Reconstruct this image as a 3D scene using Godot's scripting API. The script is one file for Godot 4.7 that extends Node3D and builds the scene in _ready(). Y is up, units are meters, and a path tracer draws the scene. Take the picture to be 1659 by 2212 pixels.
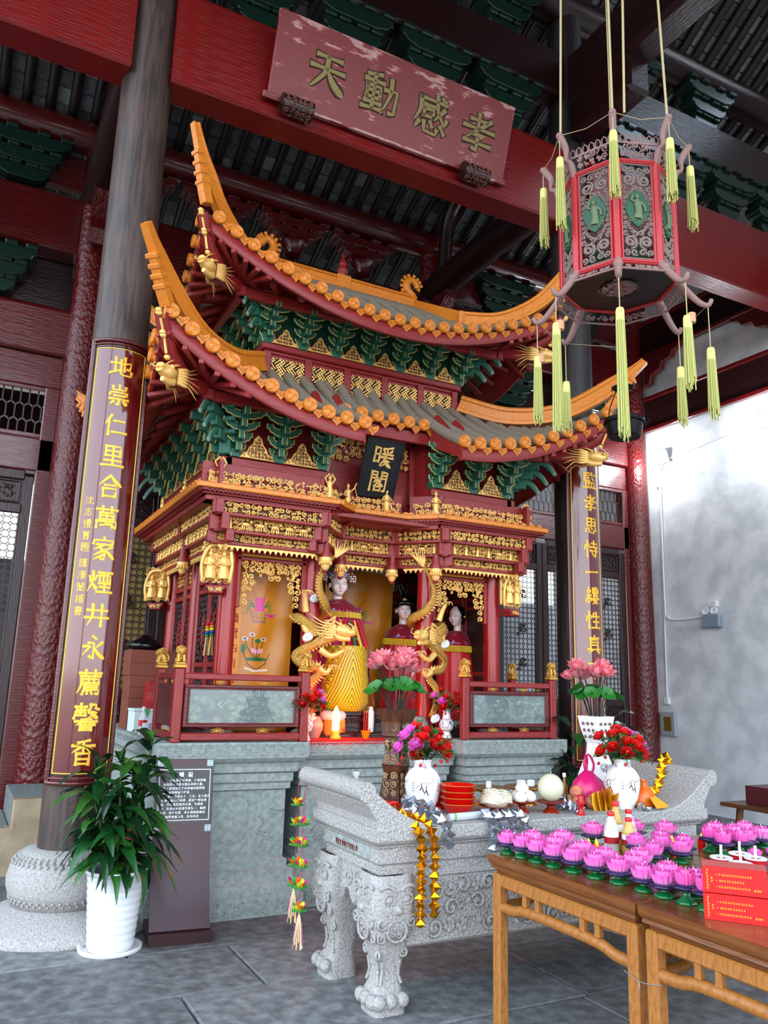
extends Node3D
# A shrine pavilion on a stone plinth inside a timber temple hall, seen from the front of the hall.
# x runs along the shrine front, y is up, z comes towards the open front of the hall.

class MB:
	var v := PackedVector3Array()
	var n := PackedVector3Array()
	var u := PackedVector2Array()
	var c := PackedColorArray()
	var ix := PackedInt32Array()
	var t := Transform3D()
	var tn := Basis()
	var col := Color.WHITE
	func at(x: Transform3D) -> MB:
		t = x
		tn = x.basis.inverse().transposed()
		return self
	func pos(x: float, y: float, z: float, ry := 0.0, s := 1.0) -> MB:
		return at(Transform3D(Basis(Vector3.UP, ry).scaled_local(Vector3.ONE * s), Vector3(x, y, z)))
	func home() -> MB:
		return at(Transform3D())
	func p(a: Vector3, nn: Vector3, uv := Vector2.ZERO) -> int:
		v.append(t * a)
		n.append((tn * nn).normalized())
		u.append(uv)
		c.append(col)
		return v.size() - 1
	func tri(a: int, b: int, d: int) -> void:
		var g := (v[b] - v[a]).cross(v[d] - v[a])
		ix.append(a)
		if g.dot(n[a] + n[b] + n[d]) > 0.0:
			ix.append(d)
			ix.append(b)
		else:
			ix.append(b)
			ix.append(d)
	func quad(a: Vector3, b: Vector3, d: Vector3, e: Vector3, nn: Vector3) -> void:
		var i := p(a, nn, Vector2(0, 1))
		p(b, nn, Vector2(1, 1))
		p(d, nn, Vector2(1, 0))
		p(e, nn, Vector2(0, 0))
		tri(i, i + 1, i + 2)
		tri(i, i + 2, i + 3)
	func flat(pts: Array, nn := Vector3.ZERO) -> void:
		if nn == Vector3.ZERO:
			nn = (pts[1] - pts[0]).cross(pts[2] - pts[0]).normalized()
		var i := v.size()
		for q in pts:
			p(q, nn)
		for k in range(1, pts.size() - 1):
			tri(i, i + k, i + k + 1)
	func box(ctr: Vector3, size: Vector3, b := 0.0) -> void:
		var h := size * 0.5
		b = minf(b, minf(h.x, minf(h.y, h.z)) * 0.8)
		for i in 3:
			var j := (i + 1) % 3
			var k := (i + 2) % 3
			for s in [-1.0, 1.0]:
				var nn := Vector3.ZERO
				nn[i] = s
				var q: Array[Vector3] = []
				for w in [[-1, -1], [1, -1], [1, 1], [-1, 1]]:
					var a := Vector3.ZERO
					a[i] = s * h[i]
					a[j] = w[0] * (h[j] - b)
					a[k] = w[1] * (h[k] - b)
					q.append(ctr + a)
				quad(q[0], q[1], q[2], q[3], nn)
				if b > 0.0:
					for s2 in [-1.0, 1.0]:
						var e := Vector3.ZERO
						e[i] = s
						e[j] = s2
						var r: Array[Vector3] = []
						for w in [[0, -1], [0, 1], [1, 1], [1, -1]]:
							var a := Vector3.ZERO
							a[i] = s * (h[i] - (0.0 if w[0] == 0 else b))
							a[j] = s2 * (h[j] - (b if w[0] == 0 else 0.0))
							a[k] = w[1] * (h[k] - b)
							r.append(ctr + a)
						quad(r[0], r[1], r[2], r[3], e.normalized())
		if b > 0.0:
			for sx in [-1.0, 1.0]:
				for sy in [-1.0, 1.0]:
					for sz in [-1.0, 1.0]:
						var s := Vector3(sx, sy, sz)
						var g := s * h
						flat([ctr + g - Vector3(0, sy * b, sz * b), ctr + g - Vector3(sx * b, 0, sz * b), ctr + g - Vector3(sx * b, sy * b, 0)], s.normalized())
	func bar(a: Vector3, b: Vector3, w: float, h: float, bv := 0.0, up := Vector3.UP) -> void:
		var z := (b - a).normalized()
		if absf(z.dot(up)) > 0.99:
			up = Vector3.BACK if absf(z.z) < 0.9 else Vector3.RIGHT
		var x := up.cross(z).normalized()
		var keep := t
		at(t * Transform3D(Basis(x, z.cross(x), z), (a + b) * 0.5))
		box(Vector3.ZERO, Vector3(w, h, a.distance_to(b)), bv)
		at(keep)
	# rows of points joined into a smooth sheet; cu / cv close it along rows / columns
	func sheet(rows: Array, cv := false, cu := false, open := false) -> void:
		var nr := rows.size()
		var nc: int = rows[0].size()
		var q := PackedVector3Array()
		for r in rows:
			q.append_array(r)
		var ns := PackedVector3Array()
		ns.resize(q.size())
		var mid := Vector3.ZERO
		for a in q:
			mid += a
		mid /= q.size()
		var re := nr if cu else nr - 1
		var ce := nc if cv else nc - 1
		for i in re:
			var i2 := (i + 1) % nr
			for j in ce:
				var j2 := (j + 1) % nc
				var g := (q[i2 * nc + j2] - q[i * nc + j]).cross(q[i * nc + j2] - q[i2 * nc + j])
				ns[i * nc + j] += g
				ns[i2 * nc + j] += g
				ns[i * nc + j2] += g
				ns[i2 * nc + j2] += g
		var way := 0.0
		for k in q.size():
			way += ns[k].dot(q[k] - mid)
		var sg := -1.0 if way < 0.0 and not open else 1.0
		var i0 := v.size()
		for k in q.size():
			p(q[k], ns[k] * sg if ns[k].length_squared() > 1e-24 else Vector3.UP, Vector2(float(k % nc) / maxf(1, nc - (0 if cv else 1)), float(k / nc) / maxf(1, nr - 1)))
		for i in re:
			var i2 := (i + 1) % nr
			for j in ce:
				var j2 := (j + 1) % nc
				tri(i0 + i * nc + j, i0 + i2 * nc + j, i0 + i2 * nc + j2)
				tri(i0 + i * nc + j, i0 + i2 * nc + j2, i0 + i * nc + j2)
	func fan(ring: PackedVector3Array, nn: Vector3) -> void:
		var m := Vector3.ZERO
		for a in ring:
			m += a
		var i := p(m / ring.size(), nn, Vector2(0.5, 0.5))
		for a in ring:
			p(a, nn)
		for k in ring.size():
			tri(i, i + 1 + k, i + 1 + (k + 1) % ring.size())
	# a tube along points; rad is one radius or one for each point; sq flattens it along its own second axis
	func tube(pts, rad, sides := 8, caps := true, sq := 1.0, up := Vector3.ZERO) -> void:
		var rows := []
		var m: int = pts.size()
		var d0: Vector3 = (pts[1] - pts[0]).normalized()
		var x := up
		if x == Vector3.ZERO:
			x = Vector3.UP if absf(d0.y) < 0.9 else Vector3.RIGHT
		var dd := d0
		for i in m:
			dd = (pts[mini(i + 1, m - 1)] - pts[maxi(i - 1, 0)]).normalized()
			x = (x - dd * x.dot(dd)).normalized()
			var y := dd.cross(x)
			var r: float = rad if rad is float or rad is int else rad[i]
			var ring := PackedVector3Array()
			for s in sides:
				var a := TAU * s / sides
				ring.append(pts[i] + x * cos(a) * r + y * sin(a) * r * sq)
			rows.append(ring)
		sheet(rows, true)
		if caps:
			fan(rows[0], -d0)
			fan(rows[m - 1], dd)
	func lathe(prof: Array, sides := 20, o := Vector3.ZERO, caps := true, wob := 0.0, lobes := 8) -> void:
		var rows := []
		for q in prof:
			var ring := PackedVector3Array()
			for s in sides + 1:
				var a := TAU * s / sides
				var r: float = q.x * (1.0 + wob * cos(a * lobes))
				ring.append(o + Vector3(cos(a) * r, q.y, sin(a) * r))
			rows.append(ring)
		sheet(rows, false)
		if caps:
			if prof[0].x > 1e-5:
				fan(rows[0].slice(0, sides), Vector3.DOWN)
			if prof[-1].x > 1e-5:
				fan(rows[-1].slice(0, sides), Vector3.UP)
	func ball(ctr: Vector3, r: Vector3, nu := 10, nv := 6) -> void:
		var i0 := v.size()
		for i in nv + 1:
			var b := PI * i / nv
			for j in nu + 1:
				var a := TAU * j / nu
				var d := Vector3(sin(b) * cos(a), cos(b), sin(b) * sin(a))
				p(ctr + d * r, d / r, Vector2(float(j) / nu, float(i) / nv))
		for i in nv:
			for j in nu:
				var k := i0 + i * (nu + 1) + j
				if i > 0:
					tri(k, k + 1, k + nu + 2)
				if i < nv - 1:
					tri(k, k + nu + 2, k + nu + 1)
	# a flat outline in x, y given thickness from z0 to z1, with a chamfer b round the front
	func plate(poly: PackedVector2Array, z0: float, z1: float, b := 0.0) -> void:
		var tr := Geometry2D.triangulate_polygon(poly)
		var m := poly.size()
		var ar := 0.0
		for i in m:
			ar += poly[i].cross(poly[(i + 1) % m])
		var sg := 1.0 if ar > 0 else -1.0
		var fr := poly
		if b > 0.0:
			fr = PackedVector2Array()
			for i in m:
				var e1 := (poly[i] - poly[(i + m - 1) % m]).normalized()
				var e2 := (poly[(i + 1) % m] - poly[i]).normalized()
				var nn := Vector2(-e1.y - e2.y, e1.x + e2.x) * sg
				nn = nn.normalized() / maxf(0.5, sqrt((1.0 + e1.dot(e2)) * 0.5))
				fr.append(poly[i] + nn * b)
		var lo := Vector2(INF, INF)
		var hi := -lo
		for q in poly:
			lo = lo.min(q)
			hi = hi.max(q)
		var sc := hi - lo
		for side in 2:
			var i0 := v.size()
			for q in (fr if side == 0 else poly):
				p(Vector3(q.x, q.y, z1 if side == 0 else z0), Vector3(0, 0, 1 if side == 0 else -1), Vector2((q.x - lo.x) / sc.x, 1.0 - (q.y - lo.y) / sc.y))
			for k in range(0, tr.size(), 3):
				tri(i0 + tr[k], i0 + tr[k + 1], i0 + tr[k + 2])
		for i in m:
			var j := (i + 1) % m
			var e := (poly[j] - poly[i]).normalized()
			var nn := Vector3(e.y * sg, -e.x * sg, 0)
			quad(Vector3(poly[i].x, poly[i].y, z0), Vector3(poly[j].x, poly[j].y, z0), Vector3(poly[j].x, poly[j].y, z1 - b), Vector3(poly[i].x, poly[i].y, z1 - b), nn)
			if b > 0.0:
				quad(Vector3(poly[i].x, poly[i].y, z1 - b), Vector3(poly[j].x, poly[j].y, z1 - b), Vector3(fr[j].x, fr[j].y, z1), Vector3(fr[i].x, fr[i].y, z1), (nn + Vector3(0, 0, 1)).normalized())
	func mesh_into(am: ArrayMesh, mat: Material) -> void:
		if ix.is_empty():
			return
		var a := []
		a.resize(Mesh.ARRAY_MAX)
		a[Mesh.ARRAY_VERTEX] = v
		a[Mesh.ARRAY_NORMAL] = n
		a[Mesh.ARRAY_TEX_UV] = u
		if mat.vertex_color_use_as_albedo:
			a[Mesh.ARRAY_COLOR] = c
		a[Mesh.ARRAY_INDEX] = ix
		am.add_surface_from_arrays(Mesh.PRIMITIVE_TRIANGLES, a)
		am.surface_set_material(am.get_surface_count() - 1, mat)

var used := {}
var rg := RandomNumberGenerator.new()
var M := {}

func numbered(called: String) -> String:
	used[called] = used.get(called, -1) + 1
	return called if used[called] == 0 else "%s_%03d" % [called, used[called]]

func tag(o: Node3D, label: String, category: String, group := "", kind := "") -> Node3D:
	if label: o.set_meta("label", label)
	if category: o.set_meta("category", category)
	if group: o.set_meta("group", group)
	if kind: o.set_meta("kind", kind)
	return o

func thing(called: String, label: String, category: String, at := Vector3.ZERO, turn := 0.0, group := "") -> Node3D:
	var o := Node3D.new()
	o.name = numbered(called)
	o.position = at
	o.rotation.y = turn
	add_child(o)
	return tag(o, label, category, group)

func mesh_of(parts: Array) -> ArrayMesh:
	var am := ArrayMesh.new()
	for q in parts:
		q[0].mesh_into(am, q[1])
	return am

# one named mesh under parent; parts: [builder, material, builder, material ...]
func obj(called: String, parent: Node3D, parts: Array, at := Vector3.ZERO, turn := 0.0) -> MeshInstance3D:
	var pr := []
	for k in range(0, parts.size(), 2):
		pr.append([parts[k], parts[k + 1]])
	return put(called, parent, mesh_of(pr), at, turn)

func put(called: String, parent: Node3D, mesh: Mesh, at := Vector3.ZERO, turn := 0.0, scl := Vector3.ONE) -> MeshInstance3D:
	var o := MeshInstance3D.new()
	o.name = numbered(called) if parent == self else called
	o.mesh = mesh
	o.position = at
	o.rotation.y = turn
	o.scale = scl
	parent.add_child(o, true)
	return o

func part_label(o: Node3D, label: String) -> Node3D:
	o.set_meta("label", label)
	return o

func struct(called: String) -> Node3D:
	var o := Node3D.new()
	o.name = called
	add_child(o)
	o.set_meta("kind", "structure")
	return o

func again(o: Node3D, at: Vector3, turn: float, label: String, group := "") -> Node3D:
	var r: Node3D = o.duplicate()
	r.name = numbered(String(o.name).rstrip("0123456789").rstrip("_"))
	add_child(r)
	r.position = at
	r.rotation.y = turn
	r.set_meta("label", label)
	if group: r.set_meta("group", group)
	return r

func V(x: float, y: float, z: float) -> Vector3:
	return Vector3(x, y, z)

func noise_tex(freq: float, c0: Color, c1: Color, sd := 1, oct := 4, size := 256, norm := false, offs := [0.0, 1.0], kind := FastNoiseLite.TYPE_SIMPLEX_SMOOTH) -> NoiseTexture2D:
	var f := FastNoiseLite.new()
	f.seed = sd
	f.noise_type = kind
	f.frequency = freq
	f.fractal_octaves = oct
	var t := NoiseTexture2D.new()
	t.width = size
	t.height = size
	t.seamless = true
	t.noise = f
	if norm:
		t.as_normal_map = true
		t.bump_strength = 6.0
	else:
		var g := Gradient.new()
		g.offsets = PackedFloat32Array(offs)
		g.colors = PackedColorArray([c0, c1])
		t.color_ramp = g
	return t

func mat(col: Color, rough := 0.6, metal := 0.0) -> StandardMaterial3D:
	var m := StandardMaterial3D.new()
	m.albedo_color = col
	m.roughness = rough
	m.metallic = metal
	return m

# a material whose colour comes from a seamless texture laid on by position
func tmat(tex: Texture2D, rough: float, scl: Vector3, metal := 0.0, world := true, bump: Texture2D = null, bs := 1.0) -> StandardMaterial3D:
	var m := mat(Color.WHITE, rough, metal)
	m.albedo_texture = tex
	m.uv1_triplanar = true
	m.uv1_world_triplanar = world
	m.uv1_scale = scl
	if bump:
		m.heightmap_enabled = true
		m.heightmap_texture = bump
		m.heightmap_scale = bs
	return m

func tinted(m: StandardMaterial3D, c: Color) -> StandardMaterial3D:
	var r: StandardMaterial3D = m.duplicate()
	r.albedo_color = c
	return r

func smooth_line(pts: Array, per := 6) -> PackedVector3Array:
	var o := PackedVector3Array()
	for i in pts.size() - 1:
		var a: Vector3 = pts[maxi(i - 1, 0)]
		var b: Vector3 = pts[i]
		var c: Vector3 = pts[i + 1]
		var d: Vector3 = pts[mini(i + 2, pts.size() - 1)]
		for k in per:
			o.append(b.cubic_interpolate(c, a, d, float(k) / per))
	o.append(pts[-1])
	return o

func radii(n: int, f: Callable) -> PackedFloat32Array:
	var o := PackedFloat32Array()
	for i in n:
		o.append(f.call(float(i) / (n - 1)))
	return o

func W(x: float, y: float) -> Vector2:
	return Vector2(x, y)

func _ready() -> void:
	rg.seed = 7
	# camera
	var cam := Camera3D.new()
	cam.name = "camera"
	cam.fov = 65.27
	var yaw := deg_to_rad(27.45)
	var pitch := deg_to_rad(12.1)
	var roll := deg_to_rad(1.56)
	var fw := V(sin(yaw) * cos(pitch), sin(pitch), -cos(yaw) * cos(pitch))
	var rt := V(cos(yaw), 0, sin(yaw))
	var up := rt.cross(fw)
	cam.transform = Transform3D(Basis(rt * cos(roll) + up * sin(roll), up * cos(roll) - rt * sin(roll), -fw), V(0, 1.62, 0))
	cam.far = 200
	cam.current = true
	add_child(cam)
	# overcast daylight through the open front of the hall
	var we := WorldEnvironment.new()
	we.name = "world"
	var en := Environment.new()
	en.background_mode = Environment.BG_SKY
	var sm := ProceduralSkyMaterial.new()
	sm.sky_top_color = Color(0.80, 0.88, 0.97)
	sm.sky_horizon_color = Color(0.97, 0.98, 1.0)
	sm.sky_curve = 0.2
	sm.ground_bottom_color = Color(0.50, 0.50, 0.49)
	sm.ground_horizon_color = Color(0.72, 0.73, 0.73)
	sm.sun_angle_max = 0.0
	var sky := Sky.new()
	sky.sky_material = sm
	en.sky = sky
	en.background_energy_multiplier = SKY
	en.tonemap_mode = Environment.TONE_MAPPER_LINEAR
	en.tonemap_exposure = EXPOSURE
	en.sdfgi_enabled = true
	en.ssao_enabled = true
	en.ssil_enabled = true
	we.environment = en
	add_child(we)
	make_materials()
	build_hall()
	build_shrine()
	build_front()
	build_figures()
	build_altar()
	build_tables()
	build_hanging()
	build_floor_things()

const SKY := 5.6
const EXPOSURE := 1.0

func wood(c: Color, dark: Color, rough: float, scl: Vector3, sd: int, bump := 0.3) -> StandardMaterial3D:
	var t := noise_tex(0.02, dark, c, sd, 5, 256, false, [0.25, 0.62])
	var b := noise_tex(0.02, Color.BLACK, Color.WHITE, sd, 5, 256)
	return tmat(t, rough, scl, 0.0, true, b, bump)

func make_materials() -> void:
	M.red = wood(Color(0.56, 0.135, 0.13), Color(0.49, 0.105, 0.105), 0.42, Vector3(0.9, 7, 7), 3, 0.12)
	M.redz = M.red.duplicate()
	M.redz.uv1_scale = Vector3(7, 7, 0.9)
	M.redy = M.red.duplicate()
	M.redy.uv1_scale = Vector3(7, 0.9, 7)
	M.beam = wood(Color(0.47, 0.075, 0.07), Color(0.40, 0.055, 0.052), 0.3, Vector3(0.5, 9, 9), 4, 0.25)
	M.beamz = M.beam.duplicate()
	M.beamz.uv1_scale = Vector3(9, 9, 0.5)
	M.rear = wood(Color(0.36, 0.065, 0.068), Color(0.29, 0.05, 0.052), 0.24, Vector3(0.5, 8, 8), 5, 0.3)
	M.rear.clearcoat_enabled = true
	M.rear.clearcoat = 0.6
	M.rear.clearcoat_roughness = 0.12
	M.rearz = M.rear.duplicate()
	M.rearz.uv1_scale = Vector3(8, 8, 0.5)
	M.post = wood(Color(0.36, 0.06, 0.06), Color(0.31, 0.05, 0.05), 0.2, Vector3(5, 2.5, 5), 6, 1.1)
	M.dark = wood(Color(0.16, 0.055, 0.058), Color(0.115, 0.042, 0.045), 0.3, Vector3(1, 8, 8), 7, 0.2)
	M.darkz = M.dark.duplicate()
	M.darkz.uv1_scale = Vector3(8, 8, 1)
	M.door = wood(Color(0.20, 0.125, 0.12), Color(0.155, 0.095, 0.092), 0.36, Vector3(8, 1, 8), 8, 0.15)
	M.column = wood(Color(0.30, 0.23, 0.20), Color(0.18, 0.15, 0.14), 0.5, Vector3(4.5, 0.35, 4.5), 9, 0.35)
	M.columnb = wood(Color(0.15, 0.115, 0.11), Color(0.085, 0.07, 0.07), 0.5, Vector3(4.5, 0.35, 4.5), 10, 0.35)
	M.greendk = mat(Color(0.075, 0.165, 0.135), 0.22)
	M.rafter = mat(Color(0.13, 0.075, 0.075), 0.4)
	M.brick = []
	for k in 4:
		var g := 0.27 + 0.07 * k
		M.brick.append(tmat(noise_tex(0.03, Color(g, g, g * 1.03), Color(g + 0.2, g + 0.2, g + 0.19), 20 + k, 4, 128), 0.9, Vector3.ONE * 2.2))
	var st := noise_tex(0.05, Color(0.52, 0.555, 0.535), Color(0.62, 0.655, 0.635), 30, 5, 256, false, [0.2, 0.8])
	M.stone = tmat(st, 0.85, Vector3.ONE * 1.3, 0.0, true, noise_tex(0.12, Color.BLACK, Color.WHITE, 31, 5), 0.25)
	M.stonedk = tinted(M.stone, Color(0.82, 0.82, 0.82))
	var al := noise_tex(0.14, Color(0.54, 0.525, 0.51), Color(0.70, 0.69, 0.67), 32, 5, 256, false, [0.25, 0.7])
	M.altar = tmat(al, 0.9, Vector3.ONE * 1.6, 0.0, true, noise_tex(0.16, Color.BLACK, Color.WHITE, 33, 5), 0.4)
	M.slab = []
	for k in 5:
		var g := 0.31 + 0.025 * k
		M.slab.append(tmat(noise_tex(0.03, Color(g - 0.01, g - 0.005, g - 0.005), Color(g + 0.13, g + 0.14, g + 0.14), 40 + k, 6, 512, false, [0.2, 0.8]), 0.62, Vector3.ONE * 0.55, 0.0, true, noise_tex(0.09, Color.BLACK, Color.WHITE, 46 + k % 2, 5, 256), 0.45))
	M.joint = mat(Color(0.55, 0.55, 0.53), 0.95)
	M.marble = tmat(noise_tex(0.012, Color(0.55, 0.48, 0.38), Color(0.70, 0.63, 0.52), 48, 4), 0.35, Vector3.ONE)
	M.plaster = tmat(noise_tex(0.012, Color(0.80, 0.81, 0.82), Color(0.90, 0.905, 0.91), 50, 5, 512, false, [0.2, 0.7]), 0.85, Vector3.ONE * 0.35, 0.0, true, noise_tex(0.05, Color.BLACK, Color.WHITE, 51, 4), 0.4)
	M.gold = mat(Color(0.95, 0.76, 0.43), 0.42, 0.3)
	M.golddeep = mat(Color(0.76, 0.56, 0.26), 0.5, 0.35)
	M.ground = mat(Color(0.36, 0.20, 0.09), 0.7)
	M.goldpaint = mat(Color(0.95, 0.72, 0.22), 0.45, 0.25)
	M.green = mat(Color(0.15, 0.38, 0.30), 0.5)
	M.hole = mat(Color(0.16, 0.07, 0.04), 0.8)
	M.stonegreen = mat(Color(0.42, 0.52, 0.45), 0.6)
	M.gilt = mat(Color(0.90, 0.78, 0.42), 0.45, 0.2)
	M.glaze = tmat(noise_tex(0.03, Color(0.76, 0.42, 0.09), Color(0.90, 0.55, 0.15), 60, 4), 0.38, Vector3.ONE * 3.0)
	M.tile = tmat(noise_tex(0.05, Color(0.42, 0.38, 0.32), Color(0.58, 0.53, 0.46), 61, 4), 0.7, Vector3.ONE * 3.0)
	M.iron = mat(Color(0.05, 0.05, 0.055), 0.4, 0.7)
	M.white = mat(Color(0.88, 0.88, 0.88), 0.35)
	M.black = mat(Color(0.02, 0.02, 0.022), 0.35)

func rrow(pts: Array) -> PackedVector2Array:
	return PackedVector2Array(pts)

# a beam of rounded top along x
func round_beam(b: MB, x0: float, x1: float, y0: float, y1: float, z: float, d: float, rtop := 0.06) -> void:
	var rows := []
	var prof := [W(-d / 2, y0 + 0.02), W(-d / 2, y1 - rtop)]
	for k in 5:
		var a := PI - PI * (k + 0.5) / 5
		prof.append(W(cos(a) * d / 2, y1 - rtop + sin(a) * rtop))
	prof.append_array([W(d / 2, y1 - rtop), W(d / 2, y0 + 0.02), W(d / 2 - 0.02, y0), W(-d / 2 + 0.02, y0)])
	for i in prof.size():
		var q: Vector2 = prof[i]
		var w: Vector2 = prof[(i + 1) % prof.size()]
		var e := (w - q).normalized()
		b.quad(V(x0, q.y, z + q.x), V(x1, q.y, z + q.x), V(x1, w.y, z + w.x), V(x0, w.y, z + w.x), V(0, e.x, -e.y))
	var ring := PackedVector3Array()
	for q in prof:
		ring.append(V(x0, q.y, z + q.x))
	b.fan(ring, Vector3.LEFT)
	for i in ring.size():
		ring[i].x = x1
	b.fan(ring, Vector3.RIGHT)

# one big hall bracket set seen from the front: rows of boat-shaped arms widening upward
func hall_bracket(b: MB, x: float, y0: float, z: float, rows: int, w0: float, dw: float, h: float, out: float) -> void:
	for k in rows:
		var w := w0 + dw * k
		var y := y0 + h * k
		var e := h * 0.5
		var poly := rrow([W(x - w * 0.55, y), W(x + w * 0.55, y), W(x + w * 0.86, y + e * 0.45), W(x + w * 0.9, y + e * 0.8), W(x + w, y + e), W(x + w, y + h * 0.92), W(x - w, y + h * 0.92), W(x - w, y + e), W(x - w * 0.9, y + e * 0.8), W(x - w * 0.86, y + e * 0.45)])
		b.plate(poly, z - 0.15, z + out * k, 0.008)
		for s in [-1.0, -0.4, 0.4, 1.0]:
			b.box(V(x + s * (w - 0.06), y + h * 0.97, z + out * k - 0.03), V(0.13, h * 0.3, 0.14), 0.012)

func build_hall() -> void:
	# floor: long stone slabs laid along x
	var fl := struct("floor")
	var g := MB.new()
	g.box(V(2, -0.13, -3), V(26, 0.2, 22))
	obj("bedding", fl, [g, M.joint])
	var zs := [2.2, 1.5, 0.8, 0.1, -0.6, -1.3, -2.1, -2.9, -3.68, -4.53, -5.24, -5.75, -6.5, -7.3, -8.1, -9.0]
	for i in zs.size() - 1:
		var x := -9.0 + rg.randf() * 1.2
		if i == 8:
			x = -9.0 + 0.24
		while x < 9.3:
			var w := 1.5 + rg.randf() * 0.9
			if i == 8:
				w = 2.0
			var x1 := minf(x + w, 9.3)
			var near := x1 > -0.5 and x < 5.5 and i > 5
			if near or i % 1 == 0 and x1 > -4:
				var b := MB.new()
				b.box(V((x + x1) / 2, -0.02 + rg.randf() * 0.004, (zs[i] + zs[i + 1]) / 2), V(x1 - x - 0.014, 0.05, zs[i] - zs[i + 1] - 0.014), 0.008)
				obj("slab", fl, [b, M.slab[rg.randi() % 5]])
			x = x1
	# stone step with marble side in front of the rear doors, beside the big pillar
	var stp := thing("door_step", "stepped stone threshold with a beige marble side behind the big pillar", "step", V(0, 0, -8.2))
	g = MB.new()
	g.plate(rrow([W(-3.4, 0), W(1.1, 0), W(1.1, 0.6), W(0.56, 0.6), W(0.56, 0.38), W(-3.4, 0.38)]), 0.5, 0.64, 0.01)
	obj("marble_side", stp, [g, M.marble])
	g = MB.new()
	g.box(V(-1.42, 0.185, 0), V(3.95, 0.37, 1.0), 0.01)
	g.box(V(0.83, 0.295, 0), V(0.54, 0.59, 1.0), 0.01)
	obj("stone_step", stp, [g, M.stonedk])
	build_rear_wall()
	build_right_wall()
	build_frame()
	build_ceiling()

const LEAF := 0.785

func octo_lattice(b: MB, x0: float, y0: float, nx: int, ny: int, s: float, w: float) -> void:
	var d := s * 0.27
	for i in nx + 1:
		for j in ny + 1:
			var x := x0 + i * s
			var y := y0 + j * s
			if i < nx:
				b.bar(V(x + d, y, 0), V(x + s - d, y, 0), w, w * 1.2)
			if j < ny:
				b.bar(V(x, y + d, 0), V(x, y + s - d, 0), w, w * 1.2)
			for q in [[d, 0, 0, d], [0, d, -d, 0], [-d, 0, 0, -d], [0, -d, d, 0]]:
				if (i == 0 and (q[0] < 0 or q[2] < 0)) or (i == nx and (q[0] > 0 or q[2] > 0)):
					continue
				if (j == 0 and (q[1] < 0 or q[3] < 0)) or (j == ny and (q[1] > 0 or q[3] > 0)):
					continue
				b.bar(V(x + q[0], y + q[1], 0), V(x + q[2], y + q[3], 0), w * 0.8, w * 1.1)

func hex_lattice(b: MB, w: float, h: float, nx: int, ny: int, t: float) -> void:
	var sx := w / nx
	var sy := h / (ny + 0.0)
	for j in ny + 1:
		for i in nx:
			var x := i * sx + (0.0 if j % 2 == 0 else sx / 2)
			var y := j * sy
			var p0 := V(x, y - sy * 0.1, 0)
			var p1 := V(x + sx / 2, y + sy * 0.1, 0)
			var p2 := V(x + sx, y - sy * 0.1, 0)
			b.bar(p0, p1, t, t)
			if p2.x <= w + 0.01:
				b.bar(p1, p2, t, t)
			if j < ny:
				b.bar(V(p1.x, y + sy * 0.1, 0), V(p1.x, y + sy * 0.9, 0), t, t)

func scroll(b: MB, o: Vector3, r: float, a0: float, turns: float, th: float, flip := 1.0, z := 0.0) -> void:
	var pts := PackedVector3Array()
	var m := int(7 * turns) + 4
	var rr := PackedFloat32Array()
	for k in m + 1:
		var f := float(k) / m
		var a := a0 + flip * TAU * turns * f
		var q := r * (1.0 - 0.82 * f)
		pts.append(o + V(cos(a) * q, sin(a) * q, z))
		rr.append(th * (0.75 + 0.5 * sin(PI * f)))
	b.tube(pts, rr, 4, false)

# pierced relief carving that fills a w x h field (origin at its lower corner): scrolls, leaves and blossoms
func carving(b: MB, w: float, h: float, cell: float, depth: float, sd: int, keep = null) -> void:
	var r := RandomNumberGenerator.new()
	r.seed = sd
	var nx := maxi(1, roundi(w / cell))
	var ny := maxi(1, roundi(h / cell))
	var cx := w / nx
	var cy := h / ny
	for i in nx:
		for j in ny:
			var o := V((i + 0.5) * cx + r.randf_range(-0.12, 0.12) * cx, (j + 0.5) * cy + r.randf_range(-0.1, 0.1) * cy, 0)
			if keep != null and not keep.call(o.x, o.y):
				continue
			var s := minf(cx, cy) * 0.5
			var what := r.randi() % 5
			if what == 0:
				for k in 5:
					var a := TAU * k / 5 + r.randf()
					b.ball(o + V(cos(a), sin(a), 0) * s * 0.55 + V(0, 0, depth * 0.45), V(s * 0.42, s * 0.42, depth * 0.45), 6, 4)
				b.ball(o + V(0, 0, depth * 0.75), V(s, s, depth * 0.8) * 0.3, 6, 4)
			elif what < 4:
				scroll(b, o, s * 1.12, r.randf() * TAU, 1.15 + r.randf() * 0.4, s * 0.24, 1.0 if r.randf() < 0.5 else -1.0, depth * (0.3 + 0.3 * r.randf()))
				b.ball(o + V(0, 0, depth * 0.5), V(s * 0.26, s * 0.26, depth * 0.4), 6, 4)
			else:
				for k in 3:
					var a := r.randf() * TAU
					var e := o + V(cos(a), sin(a), 0) * s * 1.3
					b.tube([o + V(0, 0, depth * 0.2), (o + e) * 0.5 + V(0, 0, depth * 0.8), e + V(0, 0, depth * 0.2)], PackedFloat32Array([s * 0.1, s * 0.32, s * 0.03]), 5, false, 0.6)
			# a stem that ties neighbours together
			var e2 := o + V(r.randf_range(-1, 1) * cx, r.randf_range(-0.8, 0.8) * cy, 0)
			e2.x = clampf(e2.x, 0.01, w - 0.01)
			e2.y = clampf(e2.y, 0.005, h - 0.005)
			if not keep != null or keep.call(e2.x, e2.y):
				b.tube([o + V(0, 0, depth * 0.2), (o + e2) * 0.5 + V(s * 0.3, s * 0.3, depth * 0.35), e2 + V(0, 0, depth * 0.2)], s * 0.15, 4, false)

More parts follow.
